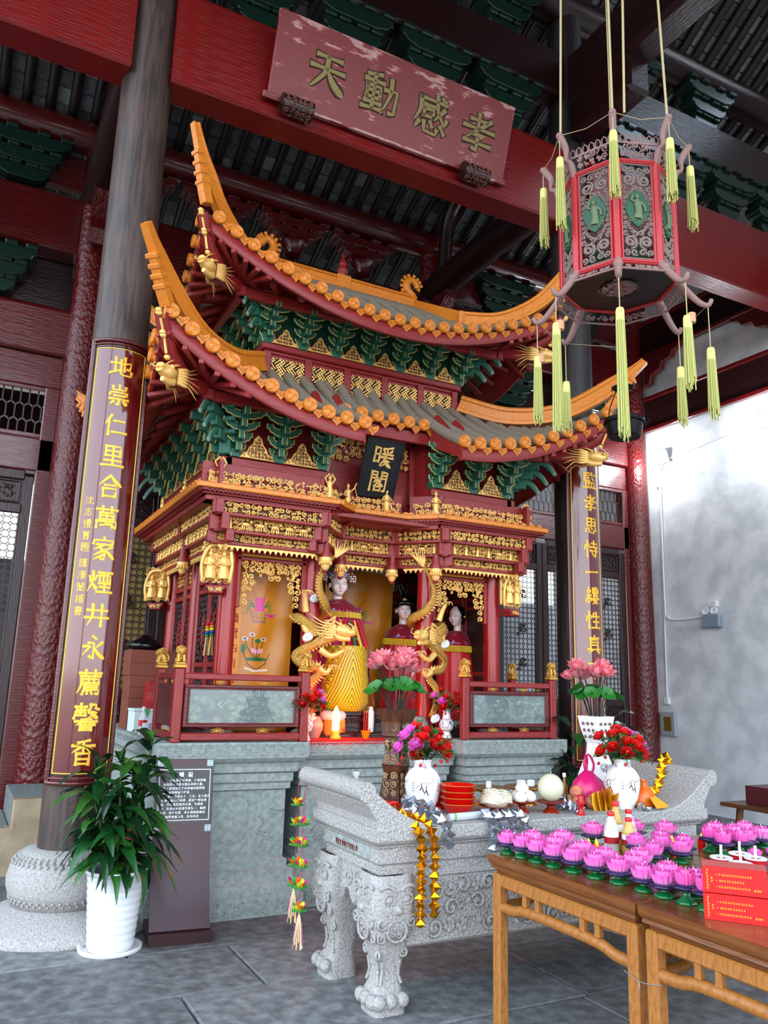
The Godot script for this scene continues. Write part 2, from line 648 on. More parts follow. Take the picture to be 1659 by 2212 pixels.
func door_leaf_meshes() -> Array:
	var w := LEAF - 0.012
	var f := MB.new()
	for s in [-1, 1]:
		f.box(V(s * (w / 2 - 0.045), 1.9, 0), V(0.09, 3.5, 0.07), 0.008)
		f.box(V(s * (w / 2 - 0.1), 2.37, 0.0), V(0.02, 1.78, 0.05), 0.004)
	for q in [[3.66, 0.1], [3.3, 0.1], [1.43, 0.1], [1.06, 0.1], [0.24, 0.16]]:
		f.box(V(0, q[0], 0.001), V(w - 0.18, q[1], 0.066), 0.008)
	var p := MB.new()
	for q in [[3.48, 0.27], [1.245, 0.27], [0.66, 0.7]]:
		p.box(V(0, q[0], -0.01), V(w - 0.17, q[1], 0.02))
		for s in [-1, 1]:
			p.box(V(0, q[0] + s * (q[1] / 2 - 0.025), 0.012), V(w - 0.24, 0.02, 0.03), 0.006)
			p.box(V(s * (w / 2 - 0.125), q[0], 0.012), V(0.02, q[1] - 0.05, 0.03), 0.006)
	for q in [[3.4, 0.16], [1.165, 0.16]]:
		p.pos(-w / 2 + 0.15, q[0], 0.0)
		carving(p, w - 0.3, q[1], 0.07, 0.02, 5)
	p.home()
	var l := MB.new()
	octo_lattice(l, -w / 2 + 0.1, 1.49, 8, 25, 0.0716, 0.0085)
	for y in [1.9, 2.37, 2.84]:
		l.pos(0, y, 0)
		carving(l, 0.0001 + 0.12, 0.12, 0.06, 0.02, 3)
		l.pos(-0.06, y - 0.06, 0)
		carving(l, 0.12, 0.12, 0.06, 0.02, 4)
	return [mesh_of([[f, M.door]]), mesh_of([[p, M.door]]), mesh_of([[l, M.door]])]

func build_rear_wall() -> void:
	var zf := -8.95
	var wall := struct("wall_back")
	var g := MB.new()
	# horizontal members of the three bays, between the posts
	for q in [[-4.5, 0.65], [0.99, 5.13], [5.47, 8.9]]:
		var x0: float = q[0]
		var x1: float = q[1]
		var c := (x0 + x1) / 2
		var w := x1 - x0
		g = MB.new()
		round_beam(g, x0, x1, 6.25, 6.97, zf - 0.1, 0.28, 0.09)
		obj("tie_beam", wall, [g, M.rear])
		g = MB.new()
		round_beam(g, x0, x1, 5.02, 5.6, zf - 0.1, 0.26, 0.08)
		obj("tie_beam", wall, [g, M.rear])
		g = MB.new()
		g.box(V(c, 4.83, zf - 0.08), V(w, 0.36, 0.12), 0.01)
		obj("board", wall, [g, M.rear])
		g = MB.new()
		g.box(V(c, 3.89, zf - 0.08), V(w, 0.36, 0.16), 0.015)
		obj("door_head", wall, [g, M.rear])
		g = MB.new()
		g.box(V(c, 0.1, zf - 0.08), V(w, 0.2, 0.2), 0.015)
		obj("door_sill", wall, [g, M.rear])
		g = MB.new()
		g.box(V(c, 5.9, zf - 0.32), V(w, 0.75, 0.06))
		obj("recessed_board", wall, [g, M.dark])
		g = MB.new()
		g.box(V(c, 7.28, zf - 0.1), V(w, 0.42, 0.12), 0.01)
		if c < 1 or c > 6:
			obj("purlin_board", wall, [g, M.rear])
		# filler stiles beside the doors
		g = MB.new()
		var n := 4 if c > 6 else 5
		var d0 := x0
		var d1 := x1
		if c > 6:
			d0 = 5.65
			d1 = 8.79
		elif c < 1:
			d0 = 0.5 - 5 * LEAF
			d1 = 0.5
		else:
			d0 = 1.1
			d1 = 1.1 + 5 * LEAF
		g.box(V((x0 + d0) / 2, 2.35, zf - 0.08), V(absf(d0 - x0), 4.6, 0.16), 0.012)
		g.box(V((x1 + d1) / 2, 2.35, zf - 0.08), V(absf(x1 - d1), 4.6, 0.16), 0.012)
		obj("jamb_post", wall, [g, M.rear])
	# the doors
	var ms := door_leaf_meshes()
	var num := 0
	for q in [[0.5 - 5 * LEAF, 5], [1.1, 5], [5.65, 4]]:
		for k in q[1]:
			num += 1
			var x: float = q[0] + (k + 0.5) * LEAF
			var d := struct("door_%d" % num)
			d.position = V(x, 0, zf - 0.05)
			put("frame", d, ms[0])
			put("panel", d, ms[1])
			put("lattice", d, ms[2])
			if q[0] == 1.1:
				var b := MB.new()
				b.box(V(0, 2.37, -0.03), V(LEAF - 0.19, 1.8, 0.006))
				obj("paper_pane", d, [b, M.paper_pane if M.has("paper_pane") else paper_pane()])
	# latticed transom windows over the doors
	num = 0
	for q in [[0.57, -0.98], [-0.98, -2.53], [1.05, 2.4], [2.4, 3.74], [3.74, 5.07], [5.55, 6.64], [6.64, 7.73], [7.73, 8.83]]:
		num += 1
		var xa := minf(q[0], q[1])
		var wd := absf(q[1] - q[0])
		var o := struct("window_%d" % num)
		o.position = V(xa, 4.1, zf - 0.08)
		var b := MB.new()
		for y in [0.0, 0.52]:
			b.box(V(wd / 2, y, 0.01), V(wd + 0.06, 0.05, 0.12), 0.008)
		for x in [0.0, wd]:
			b.box(V(x, 0.26, 0.01), V(0.06, 0.54, 0.12), 0.008)
		obj("frame", o, [b, M.rear])
		b = MB.new()
		b.pos(0, 0.0, 0)
		hex_lattice(b, wd, 0.52, roundi(wd / 0.088), 3, 0.014)
		obj("lattice", o, [b, M.door])
	# bracket sets on the tie beams
	for q in [[0.0, 7.0, 0.46, M.greendk, "dark green bracket set on the rear tie beam above the door beside the pillar"], [-0.15, 5.62, 0.4, M.greendk, "dark green bracket set on the lower rear tie beam beside the pillar"],
			[2.2, 6.97, 0.62, M.rear, "red bracket set above the upturned roof tip, under the rear purlin"], [3.2, 6.97, 0.62, M.rear, "red bracket set under the rear purlin behind the gourd finial"], [4.2, 6.97, 0.62, M.rear, "red bracket set under the rear purlin nearest the slanting beam"], [1.2, 6.97, 0.62, M.rear, "red bracket set under the rear purlin beside the big pillar"],
			[6.5, 7.0, 0.5, M.greendk, "dark green bracket set behind the slanting beam at the purlin"], [6.6, 5.62, 0.5, M.greendk, "dark green bracket set low behind the upper roof corner of the shrine"], [8.0, 7.0, 0.46, M.greendk, "dark green bracket set by the white wall at the rear purlin"], [8.1, 5.62, 0.46, M.greendk, "dark green bracket set by the white wall on the lower tie beam"]]:
		var b := MB.new()
		if q[3] == M.rear:
			b.lathe([W(0.1, 0), W(0.11, 0.1), W(0.17, 0.16)], 10)
			hall_bracket(b, 0, 0.14, 0, 3, 0.2, 0.13, 0.125, 0.03)
		else:
			hall_bracket(b, 0, 0.0, 0, 3, q[2] - 0.18, 0.09, 0.17, 0.06)
		part_label(obj("bracket_set", wall, [b, q[3]], V(q[0], q[1], zf + 0.05)), q[4])
	# round rear posts
	for q in [[0.82, "glossy red rear post half hidden by the big pillar"], [5.3, "red rear post where the slanting round beam meets the purlin"], [9.08, "glossy red corner post against the white wall"]]:
		var b := MB.new()
		b.lathe([W(0.2, 0.22), W(0.185, 2.5), W(0.175, 5.0), W(0.165, 7.6)], 28)
		part_label(obj("post", wall, [b, M.post], V(q[0], 0, zf)), q[1])
		b = MB.new()
		b.lathe([W(0.28, 0), W(0.31, 0.06), W(0.3, 0.16), W(0.22, 0.24)], 24)
		obj("stone_foot", wall, [b, M.stone], V(q[0], 0, zf))
	# gallery wall behind the rear doors, open to the sky under its eave
	var gw := struct("wall_gallery")
	g = MB.new()
	g.box(V(2.5, 1.6, -12.5), V(16, 3.2, 0.24))
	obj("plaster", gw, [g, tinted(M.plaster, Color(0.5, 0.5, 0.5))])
	g = MB.new()
	g.box(V(2.5, 5.3, -12.5), V(16, 1.9, 0.2))
	obj("eave_board", gw, [g, M.dark])
	g = MB.new()
	g.box(V(2.5, -0.11, -10.8), V(16, 0.2, 3.5))
	obj("gallery_paving", gw, [g, M.stonedk])
	# round purlin over the rear posts
	var pu := struct("trim_1")
	g = MB.new()
	g.tube([V(-5, 7.73, zf), V(2, 7.73, zf), V(9.3, 7.73, zf)], 0.19, 18)
	obj("purlin", pu, [g, M.rear])

func paper_pane() -> StandardMaterial3D:
	M.paper_pane = mat(Color(0.62, 0.52, 0.30), 0.9)
	return M.paper_pane

func build_right_wall() -> void:
	var w := struct("wall_right")
	var g := MB.new()
	g.box(V(9.37, 5, -4.2), V(0.24, 10, 14))
	obj("plaster", w, [g, M.plaster])
	for q in [[5.85, 0.5, 0.12], [7.1, 0.55, 0.14]]:
		g = MB.new()
		g.box(V(9.2, q[0], -4), V(q[2], q[1], 10.0), 0.01)
		obj("rail_beam", w, [g, M.darkz])
		g = MB.new()
		for s in [-1, 1]:
			g.box(V(9.13, q[0] + s * (q[1] / 2 + 0.005), -4), V(0.06, 0.06, 10.0), 0.008)
		obj("rail_moulding", w, [g, M.rearz])
	# carved brackets under the upper rail at both ends
	for z in [-8.72, -6.35]:
		g = MB.new()
		var s := 1.0 if z < -8 else -1.0
		g.pos(9.15, 6.82, z, -PI / 2 if s > 0 else PI / 2)
		g.plate(rrow([W(0, 0), W(0.75, 0), W(0.72, -0.07), W(0.6, -0.1), W(0.55, -0.18), W(0.38, -0.2), W(0.33, -0.3), W(0.16, -0.34), W(0.12, -0.48), W(0, -0.5)]), -0.04, 0.05, 0.008)
		obj("corner_bracket", w, [g, M.rear])

func pillar_base(o: Node3D) -> void:
	var b := MB.new()
	b.lathe([W(0.56, 0.0), W(0.57, 0.03), W(0.54, 0.07), W(0.42, 0.13), W(0.33, 0.16)], 36)
	obj("plinth_pad", o, [b, M.altar])
	b = MB.new()
	b.lathe([W(0.285, 0.15), W(0.31, 0.17), W(0.345, 0.23), W(0.352, 0.235), W(0.352, 0.245), W(0.365, 0.28), W(0.368, 0.33), W(0.35, 0.40), W(0.345, 0.405), W(0.335, 0.42), W(0.28, 0.485), W(0.2, 0.5)], 40)
	for k in 46:
		var a := TAU * k / 46
		for r in [[0.21, 0.338], [0.19, 0.326], [0.425, 0.337], [0.445, 0.32], [0.46, 0.302]]:
			b.ball(V(cos(a + r[0] * 9) * r[1], r[0], sin(a + r[0] * 9) * r[1]), Vector3.ONE * 0.012, 5, 3)
	obj("stone_drum", o, [b, M.altar])

func build_frame() -> void:
	# the two great front pillars
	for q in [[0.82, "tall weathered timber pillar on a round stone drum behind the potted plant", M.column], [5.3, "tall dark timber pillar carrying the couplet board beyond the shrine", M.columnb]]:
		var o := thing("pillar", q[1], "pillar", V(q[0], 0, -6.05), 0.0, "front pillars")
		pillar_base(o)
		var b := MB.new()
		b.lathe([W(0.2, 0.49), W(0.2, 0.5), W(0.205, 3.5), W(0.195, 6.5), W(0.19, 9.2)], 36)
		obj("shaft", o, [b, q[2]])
	# tie beams between the front pillars and on to the side walls
	var tb := struct("trim_2")
	for q in [[-5.0, 0.66], [0.98, 5.12], [5.48, 9.28]]:
		var g := MB.new()
		round_beam(g, q[0], q[1], 6.38, 7.33, -6.0, 0.3, 0.09)
		obj("tie_beam", tb, [g, M.beam])
		g = MB.new()
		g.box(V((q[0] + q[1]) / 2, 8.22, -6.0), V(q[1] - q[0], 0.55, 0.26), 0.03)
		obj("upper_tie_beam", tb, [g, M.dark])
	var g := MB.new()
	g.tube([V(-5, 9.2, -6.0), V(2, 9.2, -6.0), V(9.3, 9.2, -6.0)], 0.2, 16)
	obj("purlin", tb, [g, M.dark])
	for q in [[1.7, 7.36], [2.6, 7.36], [3.5, 7.36], [4.4, 7.36], [6.2, 7.36], [7.0, 7.36], [7.8, 7.36], [8.6, 7.36], [6.3, 8.5], [7.5, 8.5], [2.0, 8.5], [3.2, 8.5], [4.4, 8.5], [0.0, 7.36], [-1.0, 7.36]]:
		var x: float = q[0]
		var b := MB.new()
		hall_bracket(b, 0, 0, 0.02, 3, 0.2, 0.1, 0.18, 0.06)
		obj("bracket_set", tb, [b, M.greendk], V(x, q[1], -5.98))
	# beams that run back from the pillars
	var zb := struct("trim_3")
	for x in [0.82, 5.3]:
		g = MB.new()
		g.tube([V(x, 7.0, -6.2), V(x, 7.05, -7.5), V(x, 7.0, -8.9)], 0.2, 18)
		obj("slanting_beam", zb, [g, M.dark])
		g = MB.new()
		g.pos(x - 0.02, 6.72, -8.75, PI / 2)
		g.plate(rrow([W(0, 0.1), W(-0.05, -0.25), W(-0.0, -0.4), W(-0.16, -0.45), W(-0.22, -0.3), W(-0.16, -0.15), W(-0.34, 0.0), W(-0.36, 0.1)]), -0.08, 0.12, 0.015)
		obj("beam_bracket", zb, [g, M.post])
		# curved strut and carved boss between the slanting beam and the purlin above
		g = MB.new()
		g.tube(smooth_line([V(x, 7.1, -8.6), V(x, 7.9, -8.5), V(x, 8.25, -8.0), V(x, 8.5, -7.3)]), 0.1, 10)
		g.ball(V(x, 7.7, -7.3), V(0.12, 0.26, 0.3), 14, 10)
		for k in 9:
			var a := PI * k / 8
			g.tube([V(x - 0.1, 7.7, -7.3), V(x - 0.13, 7.7 + sin(a) * 0.3, -7.3 + cos(a) * 0.34)], 0.022, 5)
		obj("strut", zb, [g, M.dark])
		# beam that runs from the front pillar towards the front of the hall
		g = MB.new()
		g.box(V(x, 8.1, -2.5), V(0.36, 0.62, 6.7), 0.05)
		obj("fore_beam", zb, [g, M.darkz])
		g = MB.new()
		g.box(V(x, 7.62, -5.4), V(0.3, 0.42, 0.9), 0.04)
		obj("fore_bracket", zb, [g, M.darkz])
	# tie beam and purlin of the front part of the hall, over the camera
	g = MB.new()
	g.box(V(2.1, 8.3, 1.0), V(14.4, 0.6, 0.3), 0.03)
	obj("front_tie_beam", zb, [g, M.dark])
	# front pillars at the open side of the hall
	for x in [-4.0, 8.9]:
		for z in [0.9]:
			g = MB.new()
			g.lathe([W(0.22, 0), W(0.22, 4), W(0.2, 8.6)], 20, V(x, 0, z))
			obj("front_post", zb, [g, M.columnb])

func build_ceiling() -> void:
	var c := struct("ceiling")
	var slope0 := 0.5
	var slope1 := 0.66
	# roof height at z, under the bricks
	var h := func(z: float) -> float:
		return 9.5 + (z + 6.0) * (slope0 if z < -6.0 else slope1) if z < -2.2 else 9.5 + 3.8 * slope1 - (z + 2.2) * 0.6
	# rafters
	var zs := [-12.6, -6.0, -2.2, 3.2]
	for k in 3:
		var dz: float = zs[k + 1] - zs[k]
		var b := MB.new()
		b.tube([V(0, h.call(zs[k]) - 0.06, zs[k]), V(0, (h.call(zs[k]) + h.call(zs[k + 1])) / 2 - 0.06, (zs[k] + zs[k + 1]) / 2), V(0, h.call(zs[k + 1]) - 0.06, zs[k + 1])], 0.058, 8, false)
		var ms := mesh_of([[b, M.rafter]])
		var sp := 0.245 if k == 0 else 0.22
		var x := -3.0 if k < 2 else -4.0
		while x < 9.3:
			put("rafter", c, ms, V(x, 0, 0))
			x += sp
	# bricks laid between the rafters: singly where they show, joined beyond
	var bs := []
	for k in 4:
		var b := MB.new()
		b.box(Vector3.ZERO, V(0.2, 0.03, 0.19), 0.004)
		bs.append(mesh_of([[b, M.brick[k]]]))
	var rest := [MB.new(), MB.new(), MB.new(), MB.new()]
	var count := 0
	var lean0 := atan(slope0)
	var lean1 := atan(slope1)
	for k in 2:
		var z: float = [-12.4, -6.0][k]
		var lean: float = [lean0, lean1][k]
		var step := 0.2 * cos(lean)
		while z < ([-6.0, -2.3][k]):
			var x := -3.0 + 0.1225 if k == 0 else -3.0 + 0.11
			while x < 9.3:
				var t := rg.randi() % 4
				var at := V(x, h.call(z) + 0.015 + rg.randf() * 0.006, z)
				var lay := Transform3D(Basis(Vector3.RIGHT, -lean), at)
				if k == 0 and z > -8.9 and z < -6.9 and x > 1.1 and x < 7.2 and count < 235:
					var o := put("brick", c, bs[t], at)
					o.rotation.x = -lean
					count += 1
				else:
					rest[t].at(lay)
					rest[t].quad(V(-0.1, -0.015, -0.095), V(0.1, -0.015, -0.095), V(0.1, -0.015, 0.095), V(-0.1, -0.015, 0.095), Vector3.DOWN)
					rest[t].quad(V(-0.1, 0.015, -0.095), V(0.1, 0.015, -0.095), V(0.1, 0.015, 0.095), V(-0.1, 0.015, 0.095), Vector3.UP)
					for s in [-1, 1]:
						rest[t].quad(V(-0.1, -0.015, s * 0.095), V(0.1, -0.015, s * 0.095), V(0.1, 0.015, s * 0.095), V(-0.1, 0.015, s * 0.095), V(0, 0, s))
				x += 0.245 if k == 0 else 0.22
			z += step
	for t in 4:
		var o := obj("brick_lining", c, [rest[t].home(), M.brick[t]])
		o.set_meta("kind", "stuff")
	# roof body over the lining
	var g := MB.new()
	for q in [[-12.6, -6.0], [-6.0, -2.2], [-2.2, 3.2]]:
		g.bar(V(2.6, h.call(q[0]) + 0.13, q[0]), V(2.6, h.call(q[1]) + 0.13, q[1]), 13.4, 0.16)
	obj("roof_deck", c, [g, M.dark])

# ---------------------------------------------------------------- the shrine pavilion
const SB := Vector3(3.06, 1.18, -6.97)
const DROP := Vector3(0, -1.18, 0)
var shrine: Node3D

func sp(called: String, parts: Array, at := Vector3.ZERO, turn := 0.0) -> MeshInstance3D:
	return obj(called, shrine, parts, at + DROP, turn)

func spm(called: String, ms: Mesh, at: Vector3, turn := 0.0, scl := Vector3.ONE) -> MeshInstance3D:
	return put(called, shrine, ms, at + DROP, turn, scl)

# bracket set: four tiers of boat-shaped arms that widen and step outward (z), with gilt edges
func bracket_mesh(rise: float, out: float, half: float, tiers := 4) -> ArrayMesh:
	var g := MB.new()
	var e := MB.new()
	var h := rise / tiers
	g.plate(rrow([W(-0.042, -0.01), W(0.042, -0.01), W(0.06, 0.03), W(0.06, 0.055), W(-0.06, 0.055), W(-0.06, 0.03)]), -0.05, 0.045, 0.004)
	for s in [-1, 1]:
		e.tube([V(s * 0.042, -0.01, 0.047), V(s * 0.06, 0.03, 0.047), V(s * 0.06, 0.055, 0.047)], 0.0035, 4, false)
	for k in tiers:
		var y := 0.03 + h * k
		var w := half * (0.42 + 0.58 * k / (tiers - 1.0))
		var z := out * (k + 0.3) / tiers
		var line := [W(0.022, y - h * 0.12), W(w * 0.46, y - h * 0.1), W(w * 0.68, y + h * 0.12), W(w * 0.84, y + h * 0.2), W(w * 0.9, y + h * 0.45), W(w * 1.06, y + h * 0.55), W(w * 1.06, y + h * 0.98)]
		var poly := PackedVector2Array()
		for q in line:
			poly.append(q)
		for q in [W(w - 0.04, y + h * 0.98), W(w - 0.045, y + h * 0.8), W(w * 0.55, y + h * 0.62), W(0.03, y + h * 0.58)]:
			poly.append(q)
		for s in [-1.0, 1.0]:
			var pl := PackedVector2Array()
			var up := []
			for q in poly:
				pl.append(W(q.x * s, q.y))
			g.plate(pl, z - 0.03, z, 0.0)
			for q in line:
				up.append(V(q.x * s, q.y, z + 0.002))
			e.tube(up, 0.0048, 4, false)
			var top := []
			for q in [W(w - 0.04, y + h * 0.98), W(w - 0.045, y + h * 0.8), W(w * 0.55, y + h * 0.62), W(0.03, y + h * 0.58)]:
				top.append(V(q.x * s, q.y, z + 0.002))
			e.tube(top, 0.004, 4, false)
		# tongue that steps forward under the next tier
		g.box(V(0, y + h * 0.35, z + out * 0.1), V(0.04, h * 0.75, out * 0.55), 0.004)
		g.box(V(0, y + h * 0.86, z + out * 0.16), V(0.075, h * 0.26, 0.07), 0.005)
		for s in [-1, 1]:
			var zz := z + out * 0.1 + out * 0.275
			e.tube([V(s * 0.02, y + h * 0.0, zz), V(s * 0.02, y + h * 0.7, zz)], 0.003, 4, false)
		# arms that run back to the wall
		g.box(V(0, y + h * 0.4, z * 0.5 - 0.03), V(0.035, h * 0.5, z + 0.06))
	return mesh_of([[g, M.green], [e, M.gilt]])

# a curled beak of a corner bracket set, along +z and down
func beak(g: MB, e: MB, o: Vector3, length: float) -> void:
	var pts := smooth_line([o, o + V(0, 0.005, length * 0.45), o + V(0, -0.045, length * 0.8), o + V(0, -0.115, length * 1.02)], 4)
	g.tube(pts, radii(pts.size(), func(f): return 0.042 - 0.026 * f), 6, true, 0.62)
	var ed := []
	for q in pts:
		ed.append(q + V(0, 0.012, 0.012))
	e.tube(ed, 0.012, 5, true, 0.5)
	e.ball(pts[-1] + V(0, 0, 0.008), V(0.015, 0.022, 0.022), 8, 6)

func corner_bracket_mesh(rise: float, out: float, half: float) -> ArrayMesh:
	var g := MB.new()
	var e := MB.new()
	for k in 3:
		var y := 0.08 + rise * (0.25 + 0.27 * k)
		beak(g, e, V(0, y, out * (0.2 + 0.3 * k)), out * 0.85)
		g.box(V(0, y - 0.03, out * 0.3 + out * 0.25 * k), V(0.06, rise * 0.24, out * 0.7), 0.006)
		for s in [-1.0, 1.0]:
			g.box(V(s * (0.07 + 0.02 * k), y, out * 0.3 + out * 0.2 * k), V(0.09, 0.035, 0.05), 0.005)
	g.box(V(0, rise * 0.5, -0.02), V(0.1, rise, 0.12), 0.01)
	return mesh_of([[g, M.green], [e, M.stonegreen]])

# pierced gilt triangle between two bracket sets
func gable_piece(w: float, h: float, sd: int) -> ArrayMesh:
	var d := MB.new()
	var g := MB.new()
	var x := w / 2
	var out := [W(-x, 0), W(x, 0), W(x * 0.86, h * 0.16), W(x * 0.62, h * 0.24), W(x * 0.5, h * 0.46), W(x * 0.3, h * 0.6), W(x * 0.2, h * 0.86), W(0, h), W(-x * 0.2, h * 0.86), W(-x * 0.3, h * 0.6), W(-x * 0.5, h * 0.46), W(-x * 0.62, h * 0.24), W(-x * 0.86, h * 0.16)]
	d.plate(rrow(out), -0.006, 0.004)
	var ring := []
	for q in out:
		ring.append(V(q.x * 0.95, q.y * 0.95 + 0.004, 0.005))
	ring.append(ring[0])
	var ed := MB.new()
	ed.tube(ring, 0.009, 5, false, 0.6, Vector3.BACK)
	g.pos(-x, 0.008, 0.002)
	carving(g, w, h, 0.03, 0.004, sd, func(a, b): return b < h * (1.0 - absf(a - x) / x) * 0.86)
	g.home()
	return mesh_of([[d, M.gold], [g, M.ground], [ed, M.gold]])

func clip_seg(a: Vector2, b: Vector2, w: float, h: float) -> Array:
	var t0 := 0.0
	var t1 := 1.0
	var d := b - a
	for q in [[-d.x, a.x], [d.x, w - a.x], [-d.y, a.y], [d.y, h - a.y]]:
		if absf(q[0]) < 1e-9:
			if q[1] < 0: return []
			continue
		var r: float = q[1] / q[0]
		if q[0] < 0: t0 = maxf(t0, r)
		else: t1 = minf(t1, r)
	return [] if t0 >= t1 else [a + d * t0, a + d * t1]

# basket lattice of gilt bars on the slant
func slant_lattice(w: float, h: float) -> ArrayMesh:
	var b := MB.new()
	var d := MB.new()
	d.box(V(w / 2, h / 2, -0.012), V(w, h, 0.008))
	var p := 0.023
	var c := p * 3
	for i in range(-12, 13):
		for j in range(-12, 13):
			for k in 3:
				var a := W(i * c, j * c + k * p) if (i + j) % 2 == 0 else W(i * c + k * p, j * c)
				var e := a + (W(c + p, 0) if (i + j) % 2 == 0 else W(0, c + p))
				var s := clip_seg(a.rotated(0.72) + W(w / 2, h / 2), e.rotated(0.72) + W(w / 2, h / 2), w, h)
				if s.size():
					b.bar(V(s[0].x, s[0].y, 0), V(s[1].x, s[1].y, 0), 0.0085, 0.012, 0.0, Vector3.BACK)
	return mesh_of([[d, M.hole], [b, M.gold]])

# everything one eaves storey needs: w = wall half sizes, e = eaves corner half sizes
class Eave:
	var wx: float
	var wz: float
	var ex: float
	var ez: float
	var ytop: float
	var ymid: float
	var lift: float
	var flat: float
	var in_x: float
	var in_z: float
	var sag: float
	var crest: float
	func ye(s: float) -> float:
		return ymid + lift * pow(clampf(s, 0, 1.1), 1.95)
	func sfront(x: float) -> float:
		return maxf(0.0, (absf(x) - flat) / (ex - flat))
	func sside(z: float) -> float:
		return absf(z) / ez
	func zf(x: float) -> float:
		return ez - in_z * (1.0 - pow(sfront(x), 2.0))
	func xs(z: float) -> float:
		return ex - in_x * (1.0 - pow(sside(z), 2.0))
	func yr(y0: float, f: float) -> float:
		return lerpf(y0, ytop, f) - sag * 4.0 * f * (1.0 - f)
	# a point of the front slope: x along the eaves, f = 0 at the eaves, 1 at the wall line
	func front(x: float, f: float) -> Vector3:
		return Vector3(x, yr(ye(sfront(x)), f), lerpf(zf(x), wz, f))
	func side(z: float, f: float, sg: float) -> Vector3:
		return Vector3(sg * lerpf(xs(z), wx, f), yr(ye(sside(z)), f), z)
	func ftop_front(x: float) -> float:
		return 1.0 if absf(x) <= wx else clampf((ex - absf(x)) / (ex - wx), 0.02, 1.0)
	func ftop_side(z: float) -> float:
		return 1.0 if absf(z) <= wz else clampf((ez - absf(z)) / (ez - wz), 0.02, 1.0)

func tile_parts(pts: PackedVector3Array, outward: Vector3, r: float, sp_: float) -> void:
	var o := Node3D.new()
	o.name = "tile_row"
	o.position = pts[0] + DROP
	shrine.add_child(o, true)
	# overlapping barrel tiles
	var total := 0.0
	for i in pts.size() - 1:
		total += pts[i].distance_to(pts[i + 1])
	var n := maxi(1, roundi(total / 0.2))
	for k in n:
		var b := MB.new()
		var seg := PackedVector3Array()
		for j in 3:
			var f := (float(k) + j * 0.51) / n
			var g := clampf(f, 0, 1) * (pts.size() - 1)
			var i := mini(int(g), pts.size() - 2)
			seg.append(pts[i].lerp(pts[i + 1], g - i) - pts[0])
		b.tube(seg, PackedFloat32Array([r * 0.97, r * 0.95, r * 0.9]), 10, true)
		obj("barrel_tile", o, [b, M.tile])
	# round end tile and pointed drip tile
	var bs := Basis(Vector3.UP.cross(outward).normalized(), Vector3.UP, outward)
	var e := MB.new()
	e.at(Transform3D(bs, outward * 0.012) * Transform3D(Basis(Vector3.RIGHT, PI / 2), Vector3.ZERO))
	e.lathe([W(r * 1.1, -0.015), W(r * 1.12, 0.012), W(r * 0.98, 0.02), W(r * 0.92, 0.013), W(r * 0.5, 0.014), W(r * 0.3, 0.02), W(0.001, 0.022)], 18)
	e.at(Transform3D(bs, outward * 0.012))
	for k in 3:
		scroll(e, V(cos(k * 2.1) * r * 0.5, sin(k * 2.1) * r * 0.5, 0.014), r * 0.34, k * 1.3, 0.8, r * 0.09)
	obj("end_disc", o, [e, M.glaze])
	var d := MB.new()
	d.at(Transform3D(bs, bs.x * sp_ * 0.5 + V(0, -r * 0.7, 0)))
	d.plate(rrow([W(-0.052, 0.03), W(-0.03, 0.02), W(0, 0.012), W(0.03, 0.02), W(0.052, 0.03), W(0.05, -0.005), W(0.034, -0.028), W(0.016, -0.04), W(0, -0.06), W(-0.016, -0.04), W(-0.034, -0.028), W(-0.05, -0.005)]), -0.012, 0.004, 0.004)
	d.tube([V(-0.034, 0.008, 0.005), V(0, -0.035, 0.006), V(0.034, 0.008, 0.005)], 0.004, 4, false)
	d.ball(V(0, -0.006, 0.004), V(0.013, 0.013, 0.006), 6, 4)
	obj("drip_tile", o, [d, M.glaze])

